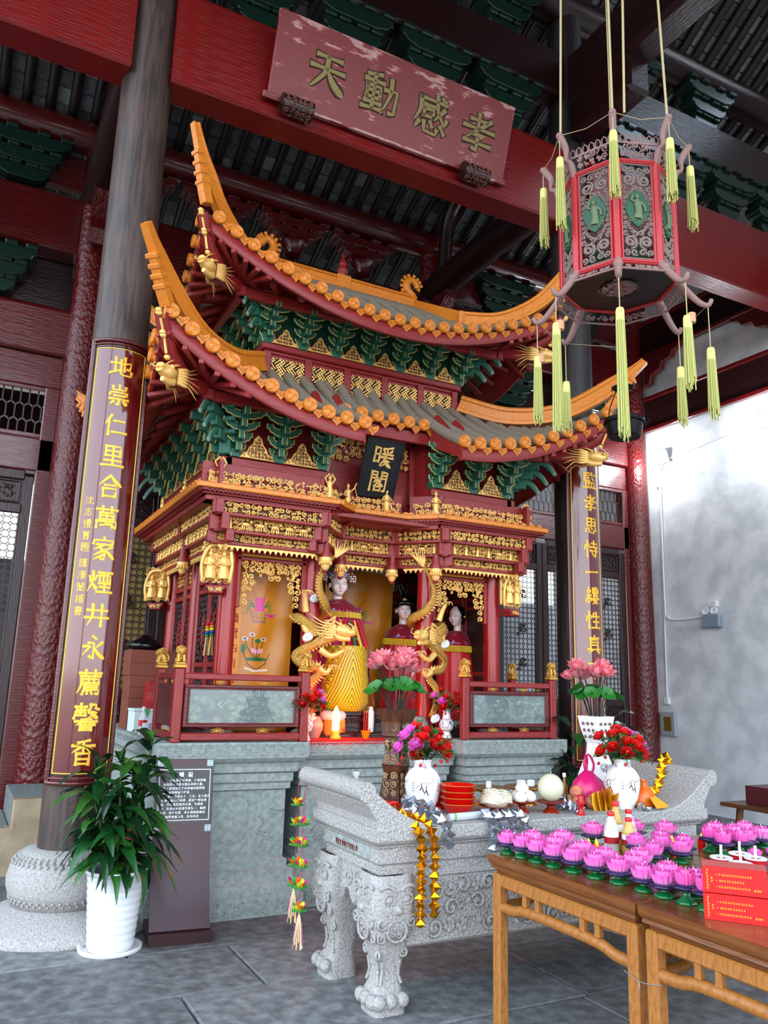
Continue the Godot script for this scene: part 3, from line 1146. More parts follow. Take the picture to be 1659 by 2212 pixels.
func eaves(v: Eave, step: float, r: float, gap: float, name_it: String, rec_z := 0.0, rec_y := 0.0) -> void:
	# decks
	for sg in [-1.0, 1.0]:
		var rows := []
		for i in 21:
			var row := PackedVector3Array()
			var z: float = lerpf(-v.ez, v.ez, i / 20.0)
			for k in 6:
				row.append(v.side(z, v.ftop_side(z) * k / 5.0, sg) - V(0, 0.035, 0))
			rows.append(row)
		var b := MB.new()
		b.sheet(rows, false, false, true)
		rows = []
		for i in 25:
			var row := PackedVector3Array()
			var x: float = lerpf(gap if sg > 0 else -v.ex, v.ex, i / 24.0)
			for k in 6:
				var q := v.front(x, v.ftop_front(x) * k / 5.0) - V(0, 0.035, 0)
				q.z *= sg
				row.append(q)
			rows.append(row)
		b.sheet(rows, false, false, true)
		if sg > 0:
			var mir := []
			for row in rows:
				var rr := PackedVector3Array()
				for q in row:
					rr.append(V(-absf(q.x), q.y, q.z))
				mir.append(rr)
			b.sheet(mir, false, false, true)
			if gap > 0.0:
				b.flat([V(-gap, rec_y - 0.03, rec_z), V(gap, rec_y - 0.03, rec_z), v.front(gap, 1.0) - V(0, 0.03, 0), v.front(-gap, 1.0) - V(0, 0.03, 0)])
		sp("roof_deck", [b, M.tile])
	# tile rows of the front and the two sides
	var n := int(v.ex / step)
	for i in range(-n, n + 1):
		var x := i * step
		if gap > 0.0 and absf(x) < gap:
			continue
		if absf(x) > v.ex - 0.05:
			continue
		var pts := PackedVector3Array()
		for k in 7:
			pts.append(v.front(x, v.ftop_front(x) * k / 6.0))
		if v.crest > 0.0 and absf(x) < v.wx - 0.12:
			for k in 2:
				pts.append(V(x, lerpf(v.ytop, v.crest, (k + 1) / 2.0), v.wz * (1.0 - (k + 1) / 2.05)))
		tile_parts(pts, V(0, 0, 1), r, step)
	if gap > 0.0:
		for i in 6:
			var x := -0.4 + i * step
			var pts := PackedVector3Array()
			for k in 7:
				var f := k / 6.0
				var a := V(x, rec_y, rec_z)
				var c := v.front(x, 1.0)
				pts.append(a.lerp(c, f) - V(0, 0.04 * 4 * f * (1 - f), 0))
			tile_parts(pts, V(0, 0, 1), r, step)
	var m := int(v.ez / step)
	for sg in [-1.0, 1.0]:
		for i in range(-m, m + 1):
			var z := i * step
			if absf(z) > v.ez - 0.05:
				continue
			var pts := PackedVector3Array()
			for k in 5:
				pts.append(v.side(z, v.ftop_side(z) * k / 4.0, sg))
			tile_parts(pts, V(sg, 0, 0), r, step)

# red curved eaves board, soffit and rafters; py, px, pz: the purlin they spring from
func eaves_under(v: Eave, gap: float, py: float, px: float, pz: float, rec_z := 0.0, rec_y := 0.0) -> void:
	var fb := MB.new()
	var so := MB.new()
	var runs := [[-v.ex, v.ex]] if gap == 0.0 else [[-v.ex, -gap], [gap, v.ex]]
	for q in runs:
		for part in 2:
			var rows := []
			for i in 21:
				var x: float = lerpf(q[0], q[1], i / 20.0)
				var p := v.front(x, 0)
				var row := PackedVector3Array()
				if part == 0:
					for w in [[-0.045, -0.01], [-0.045, -0.045], [-0.15, -0.045], [-0.15, -0.01]]:
						row.append(p + V(0, w[0], w[1]))
				else:
					var s := v.sfront(x)
					row.append(p + V(0, -0.15, -0.03))
					row.append(V(x * lerpf(1.0, (px + 0.1) / v.ex, s), lerpf(p.y - 0.15, py + 0.16, 0.6), lerpf(p.z, pz + 0.1, 0.6)))
					row.append(V(x * lerpf(1.0, px / v.ex, s), py + 0.12, pz - 0.03))
				rows.append(row)
			if part == 0: fb.sheet(rows, true)
			else: so.sheet(rows, false, false, true)
		for x in q:
			if absf(x) < v.ex - 0.01:
				fb.box(v.front(x, 0) + V(0, -0.1, -0.03), V(0.012, 0.12, 0.05))
	for sg in [-1.0, 1.0]:
		var rows := []
		var rows2 := []
		for i in 21:
			var z: float = lerpf(-v.ez, v.ez, i / 20.0)
			var p := v.side(z, 0, sg)
			var row := PackedVector3Array()
			for w in [[-0.045, -0.01], [-0.045, -0.045], [-0.15, -0.045], [-0.15, -0.01]]:
				row.append(p + V(w[1] * sg, w[0], 0))
			rows.append(row)
			var s := v.sside(z)
			rows2.append(PackedVector3Array([p + V(-0.03 * sg, -0.15, 0), V(sg * lerpf(absf(p.x), px + 0.1, 0.6), lerpf(p.y - 0.15, py + 0.16, 0.6), z * lerpf(1.0, (pz + 0.1) / v.ez, s)), V(sg * (px - 0.03), py + 0.12, z * lerpf(1.0, pz / v.ez, s))]))
		fb.sheet(rows, true)
		so.sheet(rows2, false, false, true)
	if gap > 0.0:
		fb.box(V(0, rec_y - 0.1, rec_z - 0.03), V(gap * 2, 0.11, 0.04), 0.006)
		so.box(V(0, rec_y - 0.02, rec_z - 0.25), V(gap * 2, 0.03, 0.45))
		for s in [-1, 1]:
			so.flat([V(s * gap, v.ymid - 0.05, v.zf(gap)), V(s * gap, v.ymid - 0.15, v.zf(gap)), V(s * gap, py + 0.02, pz - 0.2), V(s * gap, rec_y, rec_z - 0.2), V(s * gap, rec_y, rec_z)])
	sp("eaves_board", [fb, M.red])
	sp("soffit", [so, M.red])
	# purlin
	var g := MB.new()
	for q in ([[-px - 0.05, px + 0.05]] if gap == 0.0 else [[-px - 0.05, -gap - 0.02], [gap + 0.02, px + 0.05]]):
		g.box(V((q[0] + q[1]) / 2, py + 0.03, pz), V(q[1] - q[0], 0.085, 0.06), 0.008)
		g.box(V((q[0] + q[1]) / 2, py + 0.085, pz - 0.03), V(q[1] - q[0], 0.04, 0.05), 0.006)
	for s in [-1, 1]:
		g.box(V(s * px, py + 0.03, 0), V(0.06, 0.085, pz * 2 + 0.1), 0.008)
	g.box(V(0, py + 0.03, -pz), V(px * 2, 0.085, 0.06))
	sp("purlin", [g, M.red])
	# round rafters
	for side in 3:
		var lim := px if side == 0 else pz
		var x := -lim + 0.1
		while x < lim:
			if side > 0 or absf(x) > gap:
				var a := V(x, py + 0.11, pz)
				var q := v.front(x * lerpf(1.0, v.ex / px * 0.97, pow(absf(x) / px, 2.0)), 0)
				if side > 0:
					var sg := 1.0 if side == 1 else -1.0
					a = V(sg * px, py + 0.11, x)
					q = v.side(x * lerpf(1.0, v.ez / pz * 0.97, pow(absf(x) / pz, 2.0)), 0, sg)
				q.y -= 0.17
				var d := (q - a) * 0.62
				var b := MB.new()
				b.tube([V(0, 0, 0) - d * 0.8, d * 0.4, d], 0.032, 12)
				sp("rafter", [b, M.red], a)
			x += 0.205
	# fanned flat rafters at the corners, and the corner beams
	for sx in [-1.0, 1.0]:
		for sz in [-1.0, 1.0]:
			for k in 6:
				var f := 0.18 + 0.15 * k
				var a := V(sx * px, py + 0.12, sz * pz)
				var e := v.side(sz * v.ez * (1.0 - 0.52 * (1.0 - f)), 0, sx) + V(0, -0.17, 0)
				var e2 := v.front(sx * v.ex * (1.0 - 0.40 * (1.0 - f)), 0) + V(0, -0.17, 0)
				e2.z *= sz
				for q in [e, e2]:
					var b := MB.new()
					b.bar(a.lerp(q, 0.12), q, 0.04, 0.035, 0.004)
					sp("fan_rafter", [b, M.red])
			var cb := MB.new()
			var c := v.front(sx * v.ex, 0)
			c.z *= sz
			var inner := V(sx * (px - 0.1), py + 0.1, sz * (pz - 0.1))
			var mid := V(sx * (px + (v.ex - px) * 0.62), py + 0.02, sz * (pz + (v.ez - pz) * 0.5))
			cb.bar(inner, mid, 0.085, 0.1, 0.01)
			cb.tube([mid + V(-sx * 0.09, 0.05, -sz * 0.09), mid.lerp(c, 0.5) + V(0, -0.05, 0), c + V(0, -0.08, 0)], PackedFloat32Array([0.062, 0.06, 0.055]), 4)
			sp("corner_beam", [cb, M.redy])
			var gl := MB.new()
			var dn := V(sx, -0.9, sz).normalized() * 0.05
			var o1 := V(sx * 0.02, -0.01, sz * 0.04)
			gl.tube([mid.lerp(c, 0.35) + o1 + dn * 0.9, mid.lerp(c, 0.6) + o1 * 0.8 + dn * 0.75, mid.lerp(c, 0.8) + o1 + dn * 0.8], 0.011, 5)
			for f in [0.3, 0.58, 0.62, 0.86, 0.9]:
				gl.ball(mid.lerp(c, f) + o1 + dn * 0.85, V(0.024, 0.02, 0.02), 8, 5)
			sp("gilt_ornament", [gl, M.gold])
			dragon_head(mid + V(sx * 0.03, 0.0, sz * 0.03), atan2(sx, sz), 1.0)

# gilt dragon head at the end of a corner beam, looking along +z before the turn
func dragon_head(o: Vector3, turn: float, s: float) -> void:
	var b := MB.new()
	head_into(b, Transform3D(Basis.from_scale(Vector3.ONE * s), Vector3.ZERO))
	sp("dragon_head", [b, M.gold], o, turn)

func head_into(b: MB, tr: Transform3D) -> void:
	b.at(tr)
	b.tube(smooth_line([V(0, 0.02, -0.06), V(0, 0.025, 0.0), V(0, 0.02, 0.07), V(0, 0.0, 0.13), V(0, 0.012, 0.17)], 3), radii(13, func(f): return 0.052 - 0.014 * f - 0.012 * sin(f * 9.0)), 10)
	b.tube(smooth_line([V(0, -0.03, 0.0), V(0, -0.05, 0.06), V(0, -0.052, 0.13)], 3), radii(7, func(f): return 0.034 - 0.016 * f), 8)
	b.ball(V(0, 0.036, 0.16), V(0.034, 0.022, 0.024), 8, 6)
	b.ball(V(0, -0.022, 0.1), V(0.022, 0.022, 0.022), 8, 6)
	for sg in [-1.0, 1.0]:
		b.ball(V(sg * 0.038, 0.05, 0.075), V(0.02, 0.02, 0.02), 8, 6)
		b.tube(smooth_line([V(sg * 0.02, 0.06, 0.06), V(sg * 0.035, 0.1, -0.02), V(sg * 0.045, 0.1, -0.11)], 3), radii(7, func(f): return 0.012 * (1.1 - f)), 5)
		for k in 6:
			var y := -0.05 + 0.025 * k
			b.tube(smooth_line([V(sg * 0.035, y * 0.7, 0.0), V(sg * 0.07, y, -0.06), V(sg * 0.062, y + 0.012, -0.12), V(sg * 0.085, y + 0.03 * (k - 2), -0.2 - 0.02 * (k % 3))], 3), radii(10, func(f): return 0.018 * (1.05 - f)), 5, false)
		b.tube(smooth_line([V(sg * 0.02, 0.02, 0.16), V(sg * 0.06, 0.04, 0.17), V(sg * 0.07, 0.08, 0.12)], 3), 0.005, 4)
		b.ball(V(sg * 0.02, 0.02, 0.178), V(0.01, 0.01, 0.01), 6, 4)
	b.home()

# glazed hip ridge: a tall moulded band on a curve with a stepped, upswept end
func hip_ridge(pts: PackedVector3Array, h: float, w: float) -> void:
	var b := MB.new()
	var rows := []
	var n := pts.size()
	for i in n:
		var f := float(i) / (n - 1)
		var d := (pts[mini(i + 1, n - 1)] - pts[maxi(i - 1, 0)]).normalized()
		var s := d.cross(Vector3.UP).normalized()
		var u := s.cross(d).normalized()
		var hh := h * (1.0 - 0.58 * smoothstep(0.62, 1.0, f))
		var ww := w * (1.0 - 0.3 * f)
		var row := PackedVector3Array()
		for q in [[-0.5, 0.0], [-0.5, 0.2], [-0.36, 0.26], [-0.36, 0.7], [-0.52, 0.76], [-0.52, 0.9], [-0.3, 1.0], [0.3, 1.0], [0.52, 0.9], [0.52, 0.76], [0.36, 0.7], [0.36, 0.26], [0.5, 0.2], [0.5, 0.0]]:
			row.append(pts[i] + s * q[0] * ww + u * q[1] * hh)
		rows.append(row)
	# split edges so that the mouldings stay crisp
	for k in rows[0].size():
		var k2: int = (k + 1) % rows[0].size()
		var strip := []
		for i in n:
			strip.append(PackedVector3Array([rows[i][k], rows[i][k2]]))
		b.sheet(strip, false, false, true)
	b.fan(rows[0], (pts[0] - pts[1]).normalized())
	b.fan(rows[n - 1], (pts[n - 1] - pts[n - 2]).normalized())
	sp("hip_ridge", [b, M.glaze])

func tip_steps(a: Vector3, c: Vector3, tip: Vector3, side_w: float) -> void:
	# stacked steps under the upswept tip
	for k in 4:
		var b := MB.new()
		var f0 := -0.06 + 0.16 * k
		var f1 := f0 + 0.3 - 0.03 * k
		var p0 := a.lerp(tip, f0)
		var p1 := a.lerp(tip, f1)
		b.bar(p0, p1, side_w * (1.05 - 0.08 * k), 0.085 - 0.012 * k, 0.006)
		b.bar(p1 - (p1 - p0).normalized() * 0.03, p1 + (p1 - p0).normalized() * 0.004, side_w * 1.2, 0.1 - 0.012 * k, 0.005)
		sp("tip_step", [b, M.glaze])

# a straight run of the shrine's front: post-to-post gilt friezes between a and c (plan points), facing outward
func frieze_run(a: Vector2, c: Vector2, sd: int, posts := true, sc := 1.0) -> void:
	var d := c - a
	var w := d.length()
	var turn := atan2(-d.y, d.x)
	var mid := (a + c) / 2
	for q in [[2.855, 0.085, 0.0, 0.05, 0.06], [2.735, 0.105, -0.05, 0.056, 0.045], [2.648, 0.066, -0.09, 0.045, 0.04]]:
		var ww: float = w - 0.06
		var off: Vector2 = W(d.y, -d.x).normalized() * -q[2]
		var o := V(a.x + off.x, q[0], a.y + off.y)
		var dk := MB.new()
		dk.box(V(w / 2, q[1] / 2, -0.03), V(w, q[1], 0.012))
		sp("frieze_ground", [dk, M.ground], o, turn)
		var g := MB.new()
		g.pos(0.03, 0, -0.02)
		carving(g, ww, q[1], q[4] * 0.78, q[3] * 0.7, sd + int(q[0] * 100))
		if q[1] > 0.1:
			# beasts and little figures in the widest band
			var r := RandomNumberGenerator.new()
			r.seed = sd
			var x := 0.09
			while x < ww - 0.08:
				if r.randf() < 0.55:
					g.ball(V(x, 0.05, 0.03), V(0.036, 0.017, 0.016), 8, 5)
					g.ball(V(x + 0.042, 0.072, 0.032), V(0.015, 0.012, 0.012), 6, 4)
					for k in 4:
						g.tube([V(x - 0.025 + 0.017 * k, 0.045, 0.03), V(x - 0.03 + 0.02 * k, 0.008, 0.03)], 0.005, 4, false)
				else:
					g.tube([V(x, 0.005, 0.03), V(x, 0.05, 0.032), V(x, 0.075, 0.03)], PackedFloat32Array([0.016, 0.012, 0.006]), 6)
					g.ball(V(x, 0.086, 0.03), V(0.009, 0.01, 0.009), 6, 4)
				x += 0.12
		sp("gilt_frieze", [g.home(), M.gold], o, turn)
		var rl := MB.new()
		rl.box(V(w / 2, -0.012, -0.012), V(w + 0.01, 0.024, 0.05), 0.004)
		rl.box(V(w / 2, q[1] + 0.01, -0.012), V(w + 0.01, 0.02, 0.045), 0.004)
		if posts:
			for x in [0.0, w]:
				rl.box(V(x, q[1] / 2, -0.015), V(0.07, q[1] + 0.03, 0.06), 0.006)
		sp("frieze_rail", [rl, M.red], o, turn)
	# scalloped gilt valance
	var poly := PackedVector2Array([W(0, 0.03), W(0, 0)])
	var n := maxi(3, roundi((w - 0.1) / 0.045))
	for k in n:
		var x0 := (w - 0.1) * k / n
		var s := (w - 0.1) / n
		poly.append(W(x0 + s * 0.25, -0.004))
		poly.append(W(x0 + s * 0.5, -0.026))
		poly.append(W(x0 + s * 0.75, -0.004))
		poly.append(W(x0 + s, 0.004))
	poly.append(W(w - 0.1, 0.03))
	var f := MB.new()
	f.plate(poly, -0.006, 0.006, 0.002)
	var off2 := W(d.y, -d.x).normalized() * 0.1
	sp("gilt_valance", [f, M.gold], V(a.x + off2.x + d.x / w * 0.05, 2.605, a.y + off2.y + d.y / w * 0.05), turn)

func cornice_run(a: Vector2, c: Vector2, sd: int) -> void:
	var d := c - a
	var w := d.length()
	var turn := atan2(-d.y, d.x)
	var o := V(a.x, 0, a.y)
	var r := MB.new()
	for q in [[2.965, 0.04, -0.03], [2.995, 0.02, 0.0], [3.012, 0.018, 0.035]]:
		r.box(V(w / 2, q[0], q[2] - 0.07), V(w + q[2] * 1.6, q[1] + 0.012, 0.16), 0.004)
	sp("cornice", [r, M.red], o, turn)
	r = MB.new()
	var k := 0.03
	while k < w:
		r.box(V(k, 3.0, 0.03), V(0.016, 0.014, 0.03))
		k += 0.034
	sp("dentil_course", [r, M.redy], o, turn)
	# glazed edging with half-round tiles
	var g := MB.new()
	g.box(V(w / 2, 3.035, 0.055), V(w + 0.11, 0.04, 0.03), 0.006)
	var n := roundi(w / 0.088)
	for i in n:
		var x := (i + 0.5) * w / n
		var half := PackedVector2Array()
		for j in 7:
			half.append(W(x - cos(PI * j / 6.0) * 0.03, 3.053 + sin(PI * j / 6.0) * 0.024))
		g.plate(half, 0.04, 0.07, 0.003)
	sp("tile_edging", [g, M.glaze], o, turn)
	var t := MB.new()
	for i in n:
		t.tube([V((i + 0.5) * w / n, 3.055, 0.05), V((i + 0.5) * w / n, 3.062, -0.02), V((i + 0.5) * w / n, 3.07, -0.12)], 0.024, 8)
	t.box(V(w / 2, 3.045, -0.04), V(w + 0.02, 0.02, 0.18))
	sp("cornice_tiles", [t, M.tile], o, turn)
	# pierced gilt cresting
	var cr := MB.new()
	cr.pos(0.04, 3.085, -0.07)
	carving(cr, w - 0.08, 0.1, 0.05, 0.03, sd)
	cr.home()
	cr.box(V(w / 2, 3.08, -0.065), V(w - 0.06, 0.012, 0.025), 0.003)
	sp("gilt_cresting", [cr, M.gold], o, turn)
	r = MB.new()
	r.box(V(w / 2, 3.16, -0.12), V(w, 0.19, 0.03))
	sp("backing_board", [r, M.red], o, turn)

func small_figure(at: Vector3, turn: float, kind: int) -> void:
	var b := MB.new()
	b.lathe([W(0.034, 0), W(0.036, 0.02), W(0.026, 0.04), W(0.028, 0.08), W(0.02, 0.115), W(0.026, 0.15), W(0.012, 0.168), W(0.009, 0.175)], 10)
	b.ball(V(0, 0.192, 0.002), V(0.015, 0.019, 0.016), 8, 6)
	b.ball(V(0, 0.212, -0.002), V(0.009, 0.01, 0.009), 6, 4)
	if kind == 0:
		b.tube([V(-0.024, 0.148, 0), V(-0.045, 0.185, 0.008), V(-0.01, 0.225, 0.01)], 0.007, 5)
		b.tube([V(0.024, 0.148, 0), V(0.045, 0.185, 0.008), V(0.01, 0.225, 0.01)], 0.007, 5)
	elif kind == 1:
		b.tube([V(-0.024, 0.148, 0), V(-0.045, 0.11, 0.014), V(-0.012, 0.1, 0.03)], 0.008, 5)
		b.tube([V(0.024, 0.148, 0), V(0.055, 0.18, 0.01), V(0.075, 0.23, 0.01)], 0.007, 5)
		b.tube([V(0.09, 0.1, 0.0), V(0.06, 0.21, 0.0)], 0.004, 4)
	else:
		for s in [-1, 1]:
			b.tube([V(s * 0.024, 0.148, 0), V(s * 0.05, 0.115, 0.012), V(0, 0.11, 0.034)], 0.009, 5)
		b.tube([V(0.026, 0.14, -0.01), V(0.06, 0.06, -0.02), V(0.05, 0.0, -0.02)], PackedFloat32Array([0.006, 0.012, 0.004]), 5)
	sp("gilt_figure", [b, M.gold], at, turn)

# carved corbel with two robed figures under a tree, over a small moulded foot
func corbel(at: Vector3, turn: float, sd: int) -> void:
	var b := MB.new()
	var w := 0.24
	b.box(V(0, 0.15, -0.05), V(0.2, 0.29, 0.03), 0.01)
	for s in [-1.0, 1.0]:
		var x: float = s * 0.05
		b.at(Transform3D(Basis(), V(x, 0.02, 0.015)))
		b.lathe([W(0.04, 0), W(0.042, 0.03), W(0.032, 0.08), W(0.034, 0.13), W(0.03, 0.155), W(0.011, 0.172)], 9, Vector3.ZERO, true, 0.1, 5)
		b.ball(V(0, 0.19, 0.004), V(0.017, 0.021, 0.018), 8, 6)
		b.ball(V(0, 0.212, 0), V(0.012, 0.01, 0.012), 6, 4)
		b.tube([V(s * 0.03, 0.15, 0), V(s * 0.042, 0.11, 0.02), V(-s * 0.01, 0.1, 0.04)], PackedFloat32Array([0.012, 0.014, 0.009]), 6)
		b.tube([V(-s * 0.02, 0.15, 0.01), V(-s * 0.03, 0.11, 0.03), V(0, 0.115, 0.045)], 0.009, 6)
	b.home()
	b.tube(smooth_line([V(-0.1, 0.0, 0), V(-0.115, 0.1, 0.01), V(-0.1, 0.2, 0.015), V(-0.05, 0.27, 0.03), V(0.04, 0.28, 0.03)]), 0.014, 6)
	b.tube(smooth_line([V(0.1, 0.0, 0), V(0.112, 0.12, 0.01), V(0.1, 0.23, 0.01)]), 0.016, 6)
	b.pos(-w / 2, 0.225, -0.01)
	carving(b, w, 0.085, 0.045, 0.05, sd)
	b.pos(-w / 2, -0.02, -0.01)
	carving(b, w, 0.05, 0.04, 0.045, sd + 1)
	b.pos(-w / 2, 0.02, -0.02)
	carving(b, w, 0.26, 0.06, 0.025, sd + 2)
	b.home()
	sp("carved_corbel", [b, M.gold], at, turn)
	b = MB.new()
	b.plate(rrow([W(-0.08, -0.03), W(0.08, -0.03), W(0.07, -0.06), W(0.062, -0.065), W(0.05, -0.095), W(-0.05, -0.095), W(-0.062, -0.065), W(-0.07, -0.06)]), -0.08, 0.045, 0.008)
	var g := MB.new()
	g.pos(-0.05, -0.088, 0.046)
	carving(g, 0.1, 0.05, 0.04, 0.012, sd + 3)
	sp("corbel_foot", [b, M.red, g.home(), M.gold], at, turn)

func hung_pendant(at: Vector3) -> void:
	var r := MB.new()
	r.lathe([W(0.045, 0), W(0.048, 0.03), W(0.035, 0.045), W(0.03, 0.12)], 12)
	r.lathe([W(0.012, -0.125), W(0.024, -0.11), W(0.022, -0.095)], 10)
	var g := MB.new()
	g.lathe([W(0.022, -0.1), W(0.036, -0.075), W(0.042, -0.035), W(0.05, -0.03), W(0.052, 0.0), W(0.04, 0.004)], 16)
	for k in 12:
		var a := TAU * k / 12
		g.ball(V(cos(a) * 0.047, -0.045, sin(a) * 0.047), V(0.01, 0.016, 0.01), 6, 4)
	sp("hanging_pendant", [r, M.red, g, M.gold], at)

# gilt openwork arch of vines: across the top of a w x h opening and part-way down its sides
func vine_arch(w: float, drop: float, sd: int) -> ArrayMesh:
	var g := MB.new()
	g.pos(-w / 2, -drop, 0)
	carving(g, w, drop, 0.055, 0.026, sd, func(x, y):
		var e := minf(x, w - x)
		return y > drop - 0.13 - 0.02 * sin(x * 30.0) or e < 0.1 * (y / drop) + 0.045)
	var r := RandomNumberGenerator.new()
	r.seed = sd
	for k in 34:
		var x := r.randf_range(0.02, w - 0.02)
		var y := drop - r.randf_range(0.02, 0.12) if r.randf() < 0.7 else r.randf_range(0.1, drop)
		if y < drop - 0.12:
			x = r.randf_range(0.01, 0.08) if r.randf() < 0.5 else w - r.randf_range(0.01, 0.08)
		for j in 4:
			g.ball(V(x + (j % 2) * 0.012, y - (j / 2) * 0.012, 0.022), Vector3.ONE * 0.008, 5, 3)
	return mesh_of([[g.home(), M.gold]])

# a panelled leaf of the shrine's side screen; width w, from y0 to y1
func screen_leaf(w: float, y0: float, y1: float, sd: int, oval: bool) -> ArrayMesh:
	var f := MB.new()
	var l := MB.new()
	var g := MB.new()
	var h := y1 - y0
	for s in [-1, 1]:
		f.box(V(s * (w / 2 - 0.02), h / 2, 0), V(0.04, h, 0.04), 0.004)
	var ys := [0.02, h * 0.30, h * 0.36, h * 0.80, h * 0.86, h - 0.02]
	for y in ys:
		f.box(V(0, y, 0.001), V(w - 0.06, 0.04, 0.038), 0.004)
	l.box(V(0, h / 2, -0.012), V(w - 0.06, h - 0.03, 0.01))
	l.pos(-w / 2 + 0.05, h * 0.36 + 0.03, -0.006)
	carving(l, w - 0.1, h * 0.44 - 0.06, 0.05, 0.016, sd)
	l.pos(-w / 2 + 0.05, 0.05, -0.006)
	carving(l, w - 0.1, h * 0.3 - 0.08, 0.06, 0.014, sd + 1)
	g.pos(-w / 2 + 0.05, h * 0.86 + 0.03, -0.006)
	carving(g, w - 0.1, h * 0.14 - 0.07, 0.04, 0.016, sd + 2)
	g.home()
	l.home()
	var o := MB.new()
	if oval:
		o.at(Transform3D(Basis.from_scale(V(0.38, 1, 0.2)), V(0, h * 0.56, 0.0)))
		o.ball(Vector3.ZERO, V(0.13, 0.16, 0.03), 18, 8)
		o.home()
	return mesh_of([[f, M.redy], [l, M.lat], [g, M.golddeep], [o, M.oval]])

func build_shrine() -> void:
	M.lat = mat(Color(0.17, 0.06, 0.06), 0.5)
	M.oval = mat(Color(0.75, 0.08, 0.08), 0.4)
	shrine = thing("shrine", "ornate red shrine pavilion with two tiers of upturned orange tiled roofs and gilt carving", "shrine", SB)
	var g := MB.new()
	# ---- columns
	var cm := MB.new()
	cm.lathe([W(0.075, 1.2), W(0.075, 1.3), W(0.072, 2.7), W(0.07, 3.3)], 24)
	var col := mesh_of([[cm, M.redcol if M.has("redcol") else red_column()]])
	for x in [-1.25, 1.25, -0.545, 0.545]:
		for z in [0.87, -0.87]:
			spm("column", col, V(x, 0, z))
	for s in [-1, 1]:
		spm("column", col, V(s * 1.25, 0, 0.0))
	var fm := MB.new()
	fm.lathe([W(0.11, 1.18), W(0.12, 1.2), W(0.115, 1.23), W(0.085, 1.25)], 20)
	var foot := mesh_of([[fm, M.stone]])
	for x in [-1.25, 1.25, -0.545, 0.545]:
		spm("column_foot", foot, V(x, 0, 0.87))
	# ---- floor and ceiling of the chamber
	g.box(V(0, 1.2, -0.02), V(2.62, 0.05, 1.86), 0.01)
	sp("chamber_floor", [g, M.dark])
	g = MB.new()
	g.box(V(0, 2.97, 0.0), V(2.9, 0.03, 2.2))
	sp("chamber_ceiling", [g, M.red])
	# ---- side and rear screens
	var leaf := screen_leaf(0.41, 1.23, 2.62, 11, true)
	var leaf2 := screen_leaf(0.41, 1.23, 2.62, 17, false)
	for s in [-1.0, 1.0]:
		for k in 4:
			spm("screen_leaf", leaf if k % 2 == 0 else leaf2, V(s * 1.25, 1.23, -0.64 + 0.43 * k), s * PI / 2)
		g = MB.new()
		g.box(V(s * 1.25, 2.64, 0), V(0.07, 0.06, 1.7), 0.006)
		sp("screen_rail", [g, M.redz])
	for k in 6:
		spm("rear_leaf", leaf2, V(-1.04 + 0.415 * k, 1.23, -0.85))
	# ---- framed openings of the two front wings
	var arch := vine_arch(0.5, 0.36, 23)
	for s in [-1.0, 1.0]:
		g = MB.new()
		g.box(V(s * 0.9, 2.635, 0.87), V(0.6, 0.07, 0.07), 0.008)
		g.box(V(s * 0.9, 2.56, 0.87), V(0.58, 0.03, 0.05), 0.006)
		for q in [-1, 1]:
			g.box(V(s * 0.9 + q * 0.275, 2.38, 0.87), V(0.035, 0.42, 0.05), 0.006)
			g.box(V(s * 0.9 + q * 0.3, 2.38, 0.865), V(0.03, 0.5, 0.07), 0.006)
		sp("opening_frame", [g, M.red])
		spm("vine_arch", arch, V(s * 0.9, 2.55, 0.875))
		g = MB.new()
		g.box(V(s * 0.9, 2.595, 0.872), V(0.52, 0.03, 0.02), 0.003)
		sp("inlaid_strip", [g, M.inlay if M.has("inlay") else inlay()])
	# ---- friezes and cornice round the plan, with the set-back centre
	var plan := [W(-1.46, -1.1), W(-1.46, 0.02), W(-1.46, 1.17), W(-0.56, 1.17), W(-0.26, 0.8), W(0.26, 0.8), W(0.56, 1.17), W(1.46, 1.17), W(1.46, 0.02), W(1.46, -1.1)]
	for k in plan.size() - 1:
		frieze_run(plan[k], plan[k + 1], 31 + k * 5)
	var cp := [W(-1.57, -1.2), W(-1.57, 1.18), W(-0.5, 1.18), W(-0.28, 0.98), W(0.28, 0.98), W(0.5, 1.18), W(1.57, 1.18), W(1.57, -1.2)]
	for k in cp.size() - 1:
		cornice_run(cp[k], cp[k + 1], 71 + k * 3)
	for q in [[-1.44, 1.1, 0], [-0.52, 1.1, 0], [-0.27, 0.92, 1], [0.1, 0.93, 2], [0.5, 1.1, 2], [1.48, 1.1, 0], [-1.5, 0.25, 2], [-1.5, -0.6, 0], [1.5, 0.2, 1]]:
		small_figure(V(q[0], 3.07, q[1]), 0.0 if absf(q[0]) < 1.49 else signf(q[0]) * PI / 2, q[2])
	for q in [[-0.52, 1.08], [0.52, 1.08], [-0.25, 0.78], [0.25, 0.78], [-1.42, 0.05], [1.42, 0.05]]:
		hung_pendant(V(q[0], 2.6, q[1]))
	corbel(V(-1.385, 2.345, 1.0), -0.25, 5)
	corbel(V(1.385, 2.345, 1.0), 0.25, 9)
	corbel(V(-1.43, 2.345, -0.86), -0.45, 13)
	corbel(V(1.43, 2.345, -0.86), 0.45, 15)
	# ---- lower storey above the cornice: base boards, wall, bracket sets
	var wall := MB.new()
	for s in [-1.0, 1.0]:
		wall.box(V(s * 0.94, 3.45, 0.9), V(0.9, 0.7, 0.06))
		wall.box(V(s * 1.33, 3.45, 0), V(0.06, 0.7, 1.85))
		wall.bar(V(s * 0.5, 3.45, 0.93), V(s * 0.44, 3.45, 0.72), 0.04, 0.7)
	wall.box(V(0, 3.5, 0.72), V(0.95, 0.75, 0.05))
	wall.box(V(0, 3.45, -0.9), V(2.6, 0.7, 0.06))
